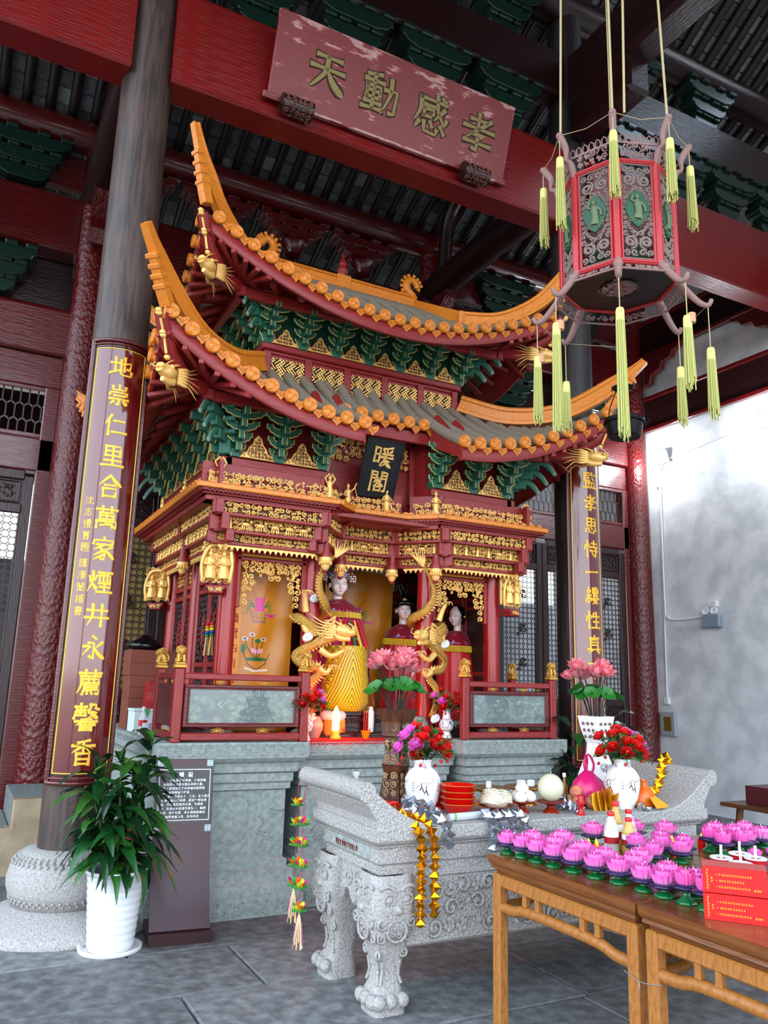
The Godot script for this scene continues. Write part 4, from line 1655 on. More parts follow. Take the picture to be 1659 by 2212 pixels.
	sp("upper_wall", [wall, M.red])
	for s in [-1.0, 1.0]:
		var b := MB.new()
		b.box(V(s * 0.945, 3.3, 0.97), V(0.88, 0.075, 0.1), 0.01)
		sp("base_board", [b, M.red])
		b = MB.new()
		b.box(V(s * 1.37, 3.3, 0), V(0.1, 0.075, 2.04), 0.01)
		sp("base_board", [b, M.redz])
	var br := bracket_mesh(0.33, 0.23, 0.17)
	var bc := corner_bracket_mesh(0.33, 0.25, 0.15)
	var gp := gable_piece(0.29, 0.2, 3)
	for s in [-1.0, 1.0]:
		for x in [0.56, 0.945, 1.3]:
			spm("bracket_set", br, V(s * x, 3.35, 0.985))
		for x in [0.752, 1.13]:
			spm("gilt_gable_piece", gp, V(s * x, 3.34, 1.03))
		for z in [-0.9, -0.54, -0.18, 0.18, 0.54, 0.9]:
			spm("bracket_set", br, V(s * 1.375, 3.35, z), s * PI / 2)
		for z in [-0.72, -0.36, 0, 0.36, 0.72]:
			spm("gilt_gable_piece", gp, V(s * 1.42, 3.34, z), s * PI / 2)
		spm("corner_bracket_set", bc, V(s * 1.375, 3.35, 0.985), s * PI / 4)
		spm("corner_bracket_set", bc, V(s * 1.375, 3.35, -0.985), s * PI * 0.75)
	# the set-back centre panel behind the name board, with gilt spandrels
	g = MB.new()
	for s in [-1.0, 1.0]:
		g.box(V(s * 0.42, 3.5, 0.78), V(0.05, 0.6, 0.08), 0.008)
	g.box(V(0, 3.77, 0.78), V(0.9, 0.06, 0.08), 0.008)
	sp("centre_frame", [g, M.redy])
	for s in [-1.0, 1.0]:
		g = MB.new()
		g.pos(0, 0, 0)
		carving(g, 0.38, 0.22, 0.06, 0.04, 91, func(x, y): return y > 0.22 - 0.2 * pow(1.0 - x / 0.38, 0.6) - 0.05)
		spm("gilt_spandrel", mesh_of([[g, M.gold]]), V(-0.4, 3.52, 0.76) if s < 0 else V(0.4, 3.52, 0.76), 0.0, V(-s, 1, 1))
	# ---- lower roof
	var lo := Eave.new()
	lo.wx = 1.0
	lo.wz = 0.65
	lo.ex = 2.087
	lo.ez = 1.635
	lo.ytop = 4.24
	lo.ymid = 3.61
	lo.lift = 0.58
	lo.flat = 0.45
	lo.in_x = 0.1
	lo.in_z = 0.035
	lo.sag = 0.05
	eaves(lo, 0.155, 0.05, 0.455, "lower", 1.08, 3.88)
	eaves_under(lo, 0.45, 3.7, 1.6, 1.22, 1.05, 3.87)
	for sx in [-1.0, 1.0]:
		for sz in [-1.0, 1.0]:
			var tip := V(2.30 * sx, 4.60, 1.89 * sz)
			var pts := smooth_line([V(1.0 * sx, 4.25, 0.65 * sz), V(1.35 * sx, 4.09, 0.97 * sz), V(1.72 * sx, 4.09, 1.31 * sz), V(2.02 * sx, 4.26, 1.59 * sz), V(2.19 * sx, 4.44, 1.77 * sz), tip], 5)
			hip_ridge(pts, 0.17, 0.085)
			tip_steps(V(2.06 * sx, 4.2, 1.64 * sz), Vector3.ZERO, tip, 0.075)
	# ---- upper storey: body with lattice panels
	g = MB.new()
	g.box(V(0, 4.36, 0), V(1.96, 0.5, 1.26), 0.01)
	g.box(V(0, 4.49, 0), V(2.06, 0.06, 1.36), 0.01)
	g.box(V(0, 4.445, 0), V(2.0, 0.03, 1.3), 0.006)
	for k in 6:
		g.box(V(-0.97 + 0.388 * k, 4.3, 0.645), V(0.065, 0.3, 0.04), 0.005)
	sp("upper_body", [g, M.red])
	var sl := slant_lattice(0.31, 0.19)
	for k in 5:
		spm("gilt_lattice", sl, V(-0.93 + 0.388 * k, 4.205, 0.648))
	for k in 3:
		spm("gilt_lattice", sl, V(-0.995, 4.205, -0.5 + 0.36 * k), -PI / 2)
		spm("gilt_lattice", sl, V(0.995, 4.205, 0.5 - 0.36 * k), PI / 2)
	var br2 := bracket_mesh(0.26, 0.24, 0.15)
	var bc2 := corner_bracket_mesh(0.27, 0.25, 0.14)
	var gp2 := gable_piece(0.24, 0.15, 5)
	for k in 7:
		var x := -0.99 + 0.33 * k
		spm("bracket_set", br2, V(x, 4.52, 0.65))
		if k < 6:
			spm("gilt_gable_piece", gp2, V(x + 0.165, 4.515, 0.69))
	for s in [-1.0, 1.0]:
		for z in [-0.54, -0.18, 0.18, 0.54]:
			spm("bracket_set", br2, V(s * 1.0, 4.52, z), s * PI / 2)
		spm("corner_bracket_set", bc2, V(s * 1.0, 4.52, 0.65), s * PI / 4)
		spm("corner_bracket_set", bc2, V(s * 1.0, 4.52, -0.65), s * PI * 0.75)
	g = MB.new()
	g.box(V(0, 4.7, 0), V(1.9, 0.4, 1.2))
	sp("bracket_core", [g, M.green])
	# ---- upper roof
	var hi := Eave.new()
	hi.wx = 1.0
	hi.wz = 0.72
	hi.ex = 1.78
	hi.ez = 1.305
	hi.ytop = 5.12
	hi.ymid = 4.72
	hi.lift = 0.52
	hi.flat = 0.0
	hi.in_x = 0.06
	hi.in_z = 0.03
	hi.sag = 0.03
	hi.crest = 5.56
	eaves(hi, 0.15, 0.048, 0.0, "upper")
	eaves_under(hi, 0.0, 4.77, 1.31, 0.906)
	for s in [-1.0, 1.0]:
		g = MB.new()
		g.sheet([PackedVector3Array([V(-1, 5.08, s * 0.72), V(1, 5.08, s * 0.72)]), PackedVector3Array([V(-0.9, 5.52, 0), V(0.9, 5.52, 0)])], false, false, true)
		sp("roof_deck", [g, M.tile])
		g = MB.new()
		g.flat([V(s * 0.84, 5.05, -0.7), V(s * 0.84, 5.05, 0.7), V(s * 0.84, 5.55, 0)], V(s, 0, 0))
		sp("gable_board", [g, M.red])
	for sx in [-1.0, 1.0]:
		for sz in [-1.0, 1.0]:
			var tip := V(1.935 * sx, 5.88, 1.36 * sz)
			var pts := smooth_line([V(1.0 * sx, 5.13, 0.72 * sz), V(1.28 * sx, 5.1, 0.93 * sz), V(1.52 * sx, 5.19, 1.11 * sz), V(1.72 * sx, 5.36, 1.26 * sz), V(1.85 * sx, 5.6, 1.33 * sz), tip], 5)
			hip_ridge(pts, 0.15, 0.08)
			tip_steps(V(1.76 * sx, 5.3, 1.29 * sz), Vector3.ZERO, tip, 0.07)
			# slope ridge from the main ridge down to the hip
			g = MB.new()
			g.bar(V(0.86 * sx, 5.58, 0.05 * sz), V(1.0 * sx, 5.2, 0.72 * sz), 0.075, 0.11, 0.012)
			g.bar(V(0.86 * sx, 5.645, 0.05 * sz), V(1.0 * sx, 5.265, 0.72 * sz), 0.06, 0.035, 0.012)
			sp("slope_ridge", [g, M.glaze])
			g = MB.new()
			g.box(V(1.0 * sx, 5.2, 0.73 * sz), V(0.1, 0.15, 0.09), 0.012)
			sp("ridge_block", [g, M.glaze])
	g = MB.new()
	g.box(V(0, 5.6, 0), V(1.72, 0.05, 0.12), 0.01)
	g.box(V(0, 5.65, 0), V(1.72, 0.08, 0.085), 0.008)
	g.box(V(0, 5.70, 0), V(1.74, 0.028, 0.12), 0.012)
	g.box(V(0, 5.655, 0), V(0.16, 0.15, 0.13), 0.012)
	sp("main_ridge", [g, M.glaze])
	g = MB.new()
	g.lathe([W(0.05, 5.72), W(0.03, 5.74), W(0.06, 5.775), W(0.062, 5.8), W(0.035, 5.835), W(0.044, 5.86), W(0.042, 5.88), W(0.018, 5.925), W(0.012, 5.97), W(0.004, 5.985)], 18)
	sp("gourd_finial", [g, M.red])
	for s in [-1.0, 1.0]:
		# curled fish-dragon at the end of the main ridge
		g = MB.new()
		var pts := smooth_line([V(0, -0.04, 0), V(0.02, 0.05, 0), V(-0.045, 0.12, 0), V(-0.06, 0.2, 0), V(0.0, 0.25, 0), V(0.055, 0.215, 0), V(0.07, 0.17, 0)], 5)
		g.tube(pts, radii(pts.size(), func(f): return 0.05 - 0.018 * f), 10)
		g.tube([V(0.05, 0.21, 0), V(0.085, 0.17, 0), V(0.1, 0.145, 0)], PackedFloat32Array([0.034, 0.024, 0.014]), 8)
		for k in 11:
			var q: Vector3 = pts[7 + k * 2]
			var dd: Vector3 = (pts[8 + k * 2] - pts[6 + k * 2]).normalized()
			var nn := V(-dd.y, dd.x, 0) 
			g.bar(q + nn * 0.02, q + nn * 0.075, 0.016, 0.03)
		g.tube(smooth_line([V(-0.03, -0.06, 0), V(-0.1, 0.0, 0), V(-0.13, 0.07, 0), V(-0.09, 0.09, 0)], 4), radii(13, func(f): return 0.024 - 0.014 * f), 6)
		g.ball(V(0.03, -0.03, 0.02), V(0.055, 0.05, 0.04), 8, 6)
		spm("ridge_dragon", mesh_of([[g, M.glaze]]), V(s * 0.82, 5.66, 0.0), 0.0 if s > 0 else PI)

func red_column() -> StandardMaterial3D:
	M.redcol = mat(Color(0.58, 0.07, 0.08), 0.22)
	return M.redcol

func inlay() -> StandardMaterial3D:
	M.inlay = tmat(noise_tex(0.06, Color(0.75, 0.45, 0.1), Color(0.9, 0.65, 0.2), 66, 3), 0.4, Vector3.ONE * 4)
	return M.inlay

# ---------------------------------------------------------------- lettering: strokes on a 36 x 36 grid, two base-36 digits a point
const G := {
	"天": "86s6 4fvf h6gh8s4w ihopxw", "一": "3iwg", "二": "8bsb 4twt", "三": "77t7 9hrh 3sxs", "不": "48w8 i8dh4o ibiz lgsn", "井": "5cvc 3mxm c4ck6x o4ox", "永": "g2k5 bbibixdt 5gef4s taki ihpqxw",
	"地": "3ded 959r 2tfo gfvbunql m4mp h8hskvwvxp", "崇": "i2i9 9499r9r4 5h6dudsh 5nvn bipi inixfv br6w oquv", "仁": "b33h 8c8x fbtb dsxs", "里": "848i 84s4si 8bsb 8isi i4iw 7ptp 3wxw",
	"合": "i23h i2o9yh bgpg 9lax 9lrlqx awqw", "萬": "46w6 c2ca o2oa 9b9k 9brbrk 9frf 9krk ibis 5n5x 5nvnvxru btpr mqqv", "家": "i1i4 4a55v5ta 9brb ib5j egknjxfv hk5r jp5x teli kixv",
	"煙": "4b5h dabf 848i2w 9met f5x5 h9hk h9v9vk hkvk m5mi r5ri ipvp okow ewyw", "薦": "46w6 c2ca o2oa 6ava 7a7m2x betetj bjtj gagj nanj bmbs bmsm bprp bsustyqx av9y fvfx kvlx",
	"馨": "35h5 a1a9 59f9 4cgcgg 4ggg acag 4c2k m2m7ja m2t2t7x8 kcvcjk mdxk olcm 4owo ilis ho5t jovt btbz btptpz bwpw bzpz", "香": "p3b6 4awa i5ii ha4j jawj akay akqkqy arqr axqx",
	"監": "434i 43f3 48e8ed 4ded 4igi m2h9 k6w6 ncqg 7m7w 7mtmtw emew lmlw 2wyw", "孝": "97p7 h2he 3exe t55p cjpjin inixev 5qvq", "思": "838h 83s3sh 8asa i3ih 8hsh 6o4u bmduowpr hkjo slvq",
	"恃": "727x 3b2i a9cd h7u7 n2ne eeye elxl sgsxov iplt", "縷": "8249b9 b73hcg 7i7u 3m2s bldq h3hb h3v3vb h7v7 hbvb o1oh jdjh jdtdth jhth mhjpuw tkotfx enym", "性": "727x 3b2i a9cd i5ee hbwb o3ow hlvl dwyw",
	"真": "76t6 i2i9 999r 99r9rr 9ere 9jrj 3rxr ds5y nsvy", "感": "767h2r 76v6 bbkb bebk bekekk bkkk m2oewoxj ublm r2u4 7q4w cpdwoxpt iokr spwu", "動": "g355 39j9 5d5m 5dhdhm 5hhh 5mhm b4bu 4qiq 2vku ldwcvuru q4qgjx",
	"暖": "353r 35b5br 3fbf 3qbq v3g6 h8jc n8oc v8rc gexe ejyj mekndx louofy kqxy", "閣": "545y 54e4ee 59e9 5eee m4me m4v4vysx m9v9 meve gdam fhnhar ejrq drdx drnrnx dxnx", "阁": "6397 585y d4v4vyrx gdam fhnhar ejrq drdx drnrnx dxnx",
	"沈": "5487 3c6f 3v9l dcd9w9vd l3lhcx mhmuwvxp", "志": "57v7 i2ig 9grg 6o4u bmduowpr hkjo slvq", "禮": "7295 29c93k 8g8y aidm h4hc h4v4vc h8v8 hcvc m1mc r1rc ggxg jjjo jjtjto joto kqlu sqru fwyw",
	"舊": "46w6 c2ca o2oa b96f 9c9m g9ib 9csc 9frf 9iri 9mtm icim 9o9y 9peo 9tet 9xrx mprpry mtrt", "題": "434d 43e3ed 48e8 4ded 2hgh 9h9s 9mfm 5l2w 3taxyy h3x3 o3m8 j8jo j8v8vo jdvd jivi jovo mphu spxt",
	"譚": "82a5 28f8 4ded 4idi 4n4w 4ndndw 4wdw h4x4 j8jf j8v8vf jfvf n4nf r4rf kikq kiuiuq kmum kquq guyu pqpz", "澤": "5487 3c6f 3v9l e4eb e4w4wb k4kb q4qb ebwb gfuf ncnj djxj ikko skqo fpvp euxu npnz",
	"闓": "545y 54e4ee 59e9 5eee m4me m4v4vysx m9v9 meve idih cechohoe bkpk emeq emmmmq eqmq fsgv lsjv awqw", "補": "7295 29c93k 8g8y aidm 7n3r g7y7 iciy icvcvysx iivi iovo p2py t2w5",
	"書": "94s4sc 38x8 9csc 7gug 3kxk i1in 9n9y 9nrnry 9srs 9xrx", "奉": "86s6 6bub 3gxg i2ig gg3o kgxo anqn 8sss ijiz", "敬": "27h7 737a d3da 6b2i 5eheguds 6j6p 6jcjcp 6pcp o2je m9y9 v9skix ldroyx",
	"女": "g39krx pcko6x 2dyc", "年": "a24c 98u8 9hth 9h9p 2pyp j8jz", "農": "737d 73t3td 78t8 7dtd e1ed m1md 6gvg 7g7o2y bksk 9owo eoexju spms ipxy", "曆": "53x3 636k2y baja f6fi fbah fbjf lava q6qi qblh qbvg clcy clslsy crsr cxsx",
	"四": "575v 57v7vv 5uvu e8di8n l8lksl", "月": "949m4y 94s4sxov 9dsd 9lsl", "吉": "48w8 i2ig 8gsg 9l9x 9lrlrx 9wrw", "日": "838x 83s3sx 8isi 8wsw", "包": "c34f a9u9tpqn 9fmfml9l 9f9uexvxxr", "面": "37x7 h7eb 6b6x 6bubux ebew mbmw 6wuw",
	"小": "i2ixev 9c4n rcwn", "大": "4bwb i2ic4w icpmxw", "也": "4jsbrqoo i3ir a9asdvxvyo", "从": "a49g1w afgq p4of gw oepnyx", "分": "e33i l4xh 9jqjqwmu hkdqxx", "出": "i2iw 848e8esese 5k5wvw vkvw", "来": "68u8 3hxh 9b ce rboe i2iz gh3u ihxu", "的": "9375 35f5fw 353w 3ife 3vfv m2h9 law9vuqw nhqm",
	"后": "s48757 5i2w 5dwd 9k9w 9ktktw 9wtw", "于": "86s6 3gxg i6ixdv", "对": "4af9 f93t 6fft h8x8 r2rxnw kgno", "象": "a25a a4n4ka 5a5g 5aua uagug 5gug hg4n ejkq jxg gn5t ip6x wkmp jqxx", "重": "q399 3bxb 7f7p 7ftftp 7ktk 7ptp i6iw 6rur 3wxw", "构": "272 47g7 a1az a93m b9gh m2hc kawavvrx ncjmrl pisn",
	"作": "b33h 8c8x l2d g k9x9 p9pz pgwg pnwn", "护": "4bgb b2bxau 4pgj p2r6 k8w8wjkj k8kk gx", "此": "8 2 8t b4bw bfhf 4a4t 2yjt m2mvwvxq wamj", "通": "5478 3c9c9q 2tgxyx g4u4pa g9gt g9v9vt geve gjvj p9pt", "高": "i1i5 3 6x6 cacg caoaog cgog 5k5y 5kvkvysx diqi dmdt dmpmpt dtpt", "米": "8597 s5o9 3hxh i2iz hh4v ihxv", "系": "p3b5 k5bdmd 8nqm lalf4n 5osr iniz ar5w srww",
	"六": "i2k6 3cxc dj5x mjwx", "柱": "47g7 a1az a93m b9gh n2p5 i9x9 jjxj gxyx q9qx", "山": "i3iv 6e6w 6wuw ueuw", "式": "58x8 m1oixxyq r2v5 6hjh chcu 4wlr", "建": "37d7 d73i3i9i 9i3t 3kax yx fx r5r i h5t5tg dafa xa hgtg fkxk eqyq p1pu", "屋": "63u3ua 6aua 636j2y 8eve idbk jltk boso ijix 8xxx", "为": "9597 4bscr urw m4i h6y fhkn", "黄": "47w7 c2ca o2oa 2exe agaq agqgqq alql aqqq idiq cs5y lsvy",
	"色": "b33f b5p5lb 6cucuo 6oumo 6c6v9xwxxs icio", "明": "353r 35b5br 3fbf 3qbq i3ijdy i3w3wxtw ibvb iiwi", "间": "6397 585y d4v4vyrx dcdu dcncnu dlnl dunu", "龙": "39x9 f2eh4x lglu oxxxyr q3u6 vaio", "气": "a34d 96u6 adrd 6ksklu pxxxys", "各": "g13c c8q7f54n hfxo bobx bopopx bxpx", "有": "48w8 h22m d dey fers ey d nrn dtrt", "美": "b1d5 p1m5 48w8 8dsd 4ixi i8in 5oxo in5y ioxy", "其": "48w8 b2br p2pr beoe bkok 3rxr ds5y ntvy",
	"中": "595k 59v95 vkv9 5kvk i1iz", "得": "b24e b93l 7h7y e3ea e3v3va e6v6 ieaw eaxa gewe ejyj qfqyow hoks", "华": "b23b 7778 kb1 sm4 o1ofwfxb 2pyp ijiz", "光": "i2ig 758c t4pc 3gxg ehdn3x mgmvwvxp", "射": "d186 4646r 46i6iyfw bbi gi lgl 2rir ic4x nbyb t2txqw nioo", "贵": "94949b 94r4rb 9brb i1ie 3exe 9h9r 9hrhrr imip ipbx jpxx", "是": "939d 93r3rd 98r8 9drd 3hxh ihiu imsm am5v 7sfwxx", "原": "53x3 636k2y bbbl bbtbtl bgtg bltl kmky fogt qovt", "灵": "75t575 tatf 7afa 7ftf bi8o rion ihip4y jqxy", "使": "b33h 8c8x f6x6 hchk hcvcvk hkvk p2pmey iltxyx", "供": "a23h 8c8y l4lm s4sm eaya bmzm hqcx sqxx", "0": "c6c6", "6": "o4c9aoewmvqnlhbk", "5": "p4d4cgmfrlpvewav", ".": "gwhx"}

func strokes(ch: String) -> Array:
	var o := []
	if not G.has(ch):
		return o
	for w in String(G[ch]).split(" ", false):
		var pts := PackedVector2Array()
		for k in range(0, w.length() - 1, 2):
			pts.append(W(d36(w[k]), d36(w[k + 1])) / 36.0)
		if pts.size() > 1:
			o.append(pts)
	return o

func d36(c: String) -> float:
	var u := c.unicode_at(0)
	return float(u - 48 if u < 58 else u - 87)

# raised brush strokes of one character, centred, size s, standing out by th along z
func glyph(b: MB, ch: String, c: Vector3, s: float, wd: float, th: float) -> void:
	for st in strokes(ch):
		var soft: bool = st.size() > 2
		for i in range(1, st.size() - 1):
			if absf((st[i] - st[i - 1]).angle_to(st[i + 1] - st[i])) > 0.9:
				soft = false
		var line := PackedVector2Array()
		var per := 5 if soft else (4 if st.size() == 2 else 2)
		for i in st.size() - 1:
			for k in per:
				var f := float(k) / per
				line.append(st[i].cubic_interpolate(st[i + 1], st[maxi(i - 1, 0)], st[mini(i + 2, st.size() - 1)], f) if soft else st[i].lerp(st[i + 1], f))
		line.append(st[-1])
		var n := line.size()
		var e: Vector2 = st[-1] - st[-2]
		var slope := 0
		if e.y > 0.1 and e.x < -0.08: slope = 1
		elif e.y > 0.1 and e.x > 0.12: slope = 2
		var ra := []
		var la := []
		for i in n:
			var f := float(i) / (n - 1)
			var d := (line[mini(i + 1, n - 1)] - line[maxi(i - 1, 0)]).normalized()
			var w := wd * (1.12 - 0.42 * sin(PI * f))
			if slope == 1: w = wd * (1.1 - 0.85 * f * f)
			elif slope == 2: w = wd * (0.6 + 1.0 * sin(minf(f * 1.15, 1.0) * PI * 0.62) - (0.9 * smoothstep(0.8, 1.0, f)))
			var nn := W(-d.y, d.x) * w * 0.5
			var q := line[i]
			if i == 0: q -= d * wd * 0.35
			if i == n - 1 and slope == 0: q += d * wd * 0.35
			ra.append(c + V((q.x + nn.x - 0.5) * s, -(q.y + nn.y - 0.5) * s, 0))
			la.append(c + V((q.x - nn.x - 0.5) * s, -(q.y - nn.y - 0.5) * s, 0))
		var up := V(0, 0, th)
		for i in n - 1:
			var m0: Vector3 = (ra[i] + la[i]) / 2
			var m1: Vector3 = (ra[i + 1] + la[i + 1]) / 2
			var tr0: Vector3 = m0.lerp(ra[i], 0.72) + up
			var tl0: Vector3 = m0.lerp(la[i], 0.72) + up
			var tr1: Vector3 = m1.lerp(ra[i + 1], 0.72) + up
			var tl1: Vector3 = m1.lerp(la[i + 1], 0.72) + up
			b.quad(tr0, tr1, tl1, tl0, V(0, 0, 1))
			b.quad(ra[i], ra[i + 1], tr1, tr0, ((ra[i] - la[i]).normalized() + V(0, 0, 0.8)).normalized())
			b.quad(la[i], la[i + 1], tl1, tl0, ((la[i] - ra[i]).normalized() + V(0, 0, 0.8)).normalized())
			if i == 0: b.quad(ra[0], la[0], tl0, tr0, ((m0 - m1).normalized() + V(0, 0, 0.8)).normalized())
			if i == n - 2: b.quad(ra[n - 1], la[n - 1], tl1, tr1, ((m1 - m0).normalized() + V(0, 0, 0.8)).normalized())

func bend(b: MB, r: float) -> MB:
	for i in b.v.size():
		var q := b.v[i]
		var a := q.x / r
		b.v[i] = V(sin(a) * (r + q.z), q.y, cos(a) * (r + q.z))
		b.n[i] = b.n[i].rotated(Vector3.UP, a)
	return b

func ink(im: Image, a: Vector2, c: Vector2, w: float, col: Color) -> void:
	var n := int(a.distance_to(c) * 1.5) + 1
	var r := w / 2.0
	for k in n + 1:
		var q := a.lerp(c, float(k) / n)
		for y in range(int(q.y - r), int(q.y + r) + 2):
			for x in range(int(q.x - r), int(q.x + r) + 2):
				if x >= 0 and y >= 0 and x < im.get_width() and y < im.get_height() and W(x + 0.5, y + 0.5).distance_to(q) <= r + 0.3:
					im.set_pixel(x, y, col)

func ink_line(im: Image, pts: Array, w: float, col: Color) -> void:
	for k in pts.size() - 1:
		ink(im, pts[k], pts[k + 1], w, col)

func ink_glyph(im: Image, ch: String, c: Vector2, s: float, w: float, col: Color) -> void:
	for st in strokes(ch):
		for k in st.size() - 1:
			ink(im, c + (st[k] - W(0.5, 0.5)) * s, c + (st[k + 1] - W(0.5, 0.5)) * s, w, col)

func ink_blob(im: Image, c: Vector2, r: Vector2, col: Color) -> void:
	for y in range(int(c.y - r.y), int(c.y + r.y) + 1):
		for x in range(int(c.x - r.x), int(c.x + r.x) + 1):
			if x >= 0 and y >= 0 and x < im.get_width() and y < im.get_height() and ((W(x, y) - c) / r).length() <= 1.0:
				im.set_pixel(x, y, col)

func pic(im: Image, rough := 0.5) -> StandardMaterial3D:
	var m := mat(Color.WHITE, rough)
	im.generate_mipmaps()
	m.albedo_texture = ImageTexture.create_from_image(im)
	m.texture_repeat = false
	return m

# stacked mouldings round a rectangle: profile of [outset, height]
func moulded(b: MB, prof: Array, x0: float, x1: float, z0: float, z1: float) -> void:
	for k in prof.size() - 1:
		var o0: float = prof[k][0]
		var o1: float = prof[k + 1][0]
		var y0: float = prof[k][1]
		var y1: float = prof[k + 1][1]
		for s in 4:
			var c := [V(x0, 0, z1), V(x1, 0, z1), V(x1, 0, z0), V(x0, 0, z0)]
			var w := [V(-1, 0, 1), V(1, 0, 1), V(1, 0, -1), V(-1, 0, -1)]
			var t := (s + 1) % 4
			var nn: Vector3 = [V(0, 0, 1), V(1, 0, 0), V(0, 0, -1), V(-1, 0, 0)][s]
			var d := W(y1 - y0, o0 - o1).normalized()
			var n2 := (nn * d.x + V(0, d.y, 0)).normalized()
			b.quad(c[s] + w[s] * o0 + V(0, y0, 0), c[t] + w[t] * o0 + V(0, y0, 0), c[t] + w[t] * o1 + V(0, y1, 0), c[s] + w[s] * o1 + V(0, y1, 0), n2)
	var o: float = prof[-1][0]
	var y: float = prof[-1][1]
	b.quad(V(x0 - o, y, z0 - o), V(x1 + o, y, z0 - o), V(x1 + o, y, z1 + o), V(x0 - o, y, z1 + o), Vector3.UP)

# square key-fret in low relief along x
func fret(b: MB, x0: float, x1: float, y: float, h: float, z: float) -> void:
	var s := h * 1.9
	var n := int((x1 - x0) / s)
	s = (x1 - x0) / n
	var t := h * 0.11
	for k in n:
		var x := x0 + s * k
		for q in [[0.05, 0.95, 0.95, 0.95], [0.05, 0.05, 0.95, 0.05], [0.05, 0.95, 0.05, 0.3], [0.05, 0.3, 0.35, 0.3], [0.35, 0.3, 0.35, 0.7], [0.2, 0.7, 0.5, 0.7], [0.5, 0.7, 0.5, 0.05], [0.65, 0.95, 0.65, 0.3], [0.65, 0.3, 0.95, 0.3], [0.82, 0.7, 0.82, 0.5], [0.95, 0.05, 0.95, 0.7]]:
			b.bar(V(x + q[0] * s, y + q[1] * h, z), V(x + q[2] * s, y + q[3] * h, z), t, 0.008, 0.0, Vector3.BACK)

func lotus_band(b: MB, x0: float, x1: float, y0: float, y1: float, z0: float, z1: float, flip := false) -> void:
	var n := roundi((x1 - x0) / 0.1)
	var s := (x1 - x0) / n
	for k in n:
		for r in [0.46, 0.3]:
			var pts := []
			for j in 9:
				var f := j / 8.0
				var px: float = (f - 0.5) * 2.0 * r * s
				var py: float = (1.0 - pow(absf(f - 0.5) * 2.0, 2.6)) * (1.0 if r > 0.4 else 0.75)
				if flip: py = 1.0 - py
				pts.append(V(x0 + (k + 0.5) * s + px, lerpf(y0, y1, py), lerpf(z0, z1, py) + 0.002))
			b.tube(pts, 0.0045, 4, false)

func build_front() -> void:
	# ---- stone plinth
	var pl := thing("plinth", "grey carved stone plinth with lotus and key-fret bands carrying the shrine", "plinth", V(3.06, 0, -6.97))
	var prof := [[0.0, 0.0], [0.0, 0.14], [-0.012, 0.145], [-0.012, 0.155], [-0.03, 0.21], [-0.06, 0.235], [-0.065, 0.30], [-0.1, 0.31], [-0.1, 0.355], [-0.125, 0.365], [-0.125, 0.835], [-0.1, 0.845], [-0.1, 0.885], [-0.085, 0.9], [-0.085, 0.955], [-0.06, 0.97], [-0.06, 1.005], [-0.05, 1.03], [-0.028, 1.045], [-0.005, 1.07], [0.0, 1.1], [0.0, 1.18]]
	var hz := 1.255
	for q in [[-1.79, -0.66, hz, "side_block"], [-0.74, 0.78, hz - 0.12, "centre_block"], [0.70, 1.79, hz, "side_block"]]:
		var b := MB.new()
		moulded(b, prof, q[0], q[1], -hz, q[2])
		fret(b, q[0] + 0.03, q[1] - 0.03, 1.112, 0.056, q[2] + 0.001)
		fret(b, q[0] + 0.03, q[1] - 0.03, 0.03, 0.09, q[2] + 0.001)
		lotus_band(b, q[0] + 0.02, q[1] - 0.02, 1.035, 1.1, q[2] - 0.045, q[2])
		lotus_band(b, q[0] + 0.02, q[1] - 0.02, 0.155, 0.225, q[2] - 0.012, q[2] - 0.045, true)
		# worn relief on the waist: boulders, branches, clouds
		var r := RandomNumberGenerator.new()
		r.seed = int(q[0] * 100) + 400
		for k in 10:
			var c := V(r.randf_range(q[0] + 0.12, q[1] - 0.12), r.randf_range(0.42, 0.78), q[2] - 0.126)
			scroll(b, c, r.randf_range(0.03, 0.07), r.randf() * TAU, 1.2, 0.006, 1.0, 0.0)
			var st := [c]
			for j in 4:
				st.append(st[-1] + V(r.randf_range(-0.07, 0.07), r.randf_range(-0.05, 0.07), 0))
			for j in st.size():
				st[j].x = clampf(st[j].x, q[0] + 0.06, q[1] - 0.06)
				st[j].y = clampf(st[j].y, 0.4, 0.81)
			b.tube(smooth_line(st, 3), 0.008, 5, false)
		var cx: float = (q[0] + q[1]) / 2
		b.at(Transform3D(Basis.from_scale(V(1, 1.15, 0.14)), V(cx + 0.04, 0.6, q[2] - 0.128)))
		b.ball(Vector3.ZERO, V(0.13, 0.12, 0.12), 18, 10)
		b.home()
		# tool-worn side faces
		obj(q[3], pl, [b, M.stone])
	for s in [-1.0, 1.0]:
		var b := MB.new()
		b.at(Transform3D(Basis(Vector3.UP, s * PI / 2), V(s * 1.79, 0, 0)))
		fret(b, -hz + 0.03, hz - 0.03, 1.112, 0.056, 0.001)
		lotus_band(b, -hz + 0.02, hz - 0.02, 1.035, 1.1, -0.045, 0.0)
		obj("side_carving", pl, [b, M.stone])
	# red cloth on the plinth top
	var g := MB.new()
	g.box(V(3.08, 1.184, -6.05), V(1.3, 0.006, 0.42), 0.002)
	g.box(V(3.08, 1.165, -5.834), V(1.3, 0.035, 0.003))
	tag(obj("altar_cloth", self, [g, mat(Color(0.62, 0.03, 0.05), 0.75)]), "plain red cloth along the middle of the plinth top under the candle", "cloth")
	build_rails()
	build_boards()

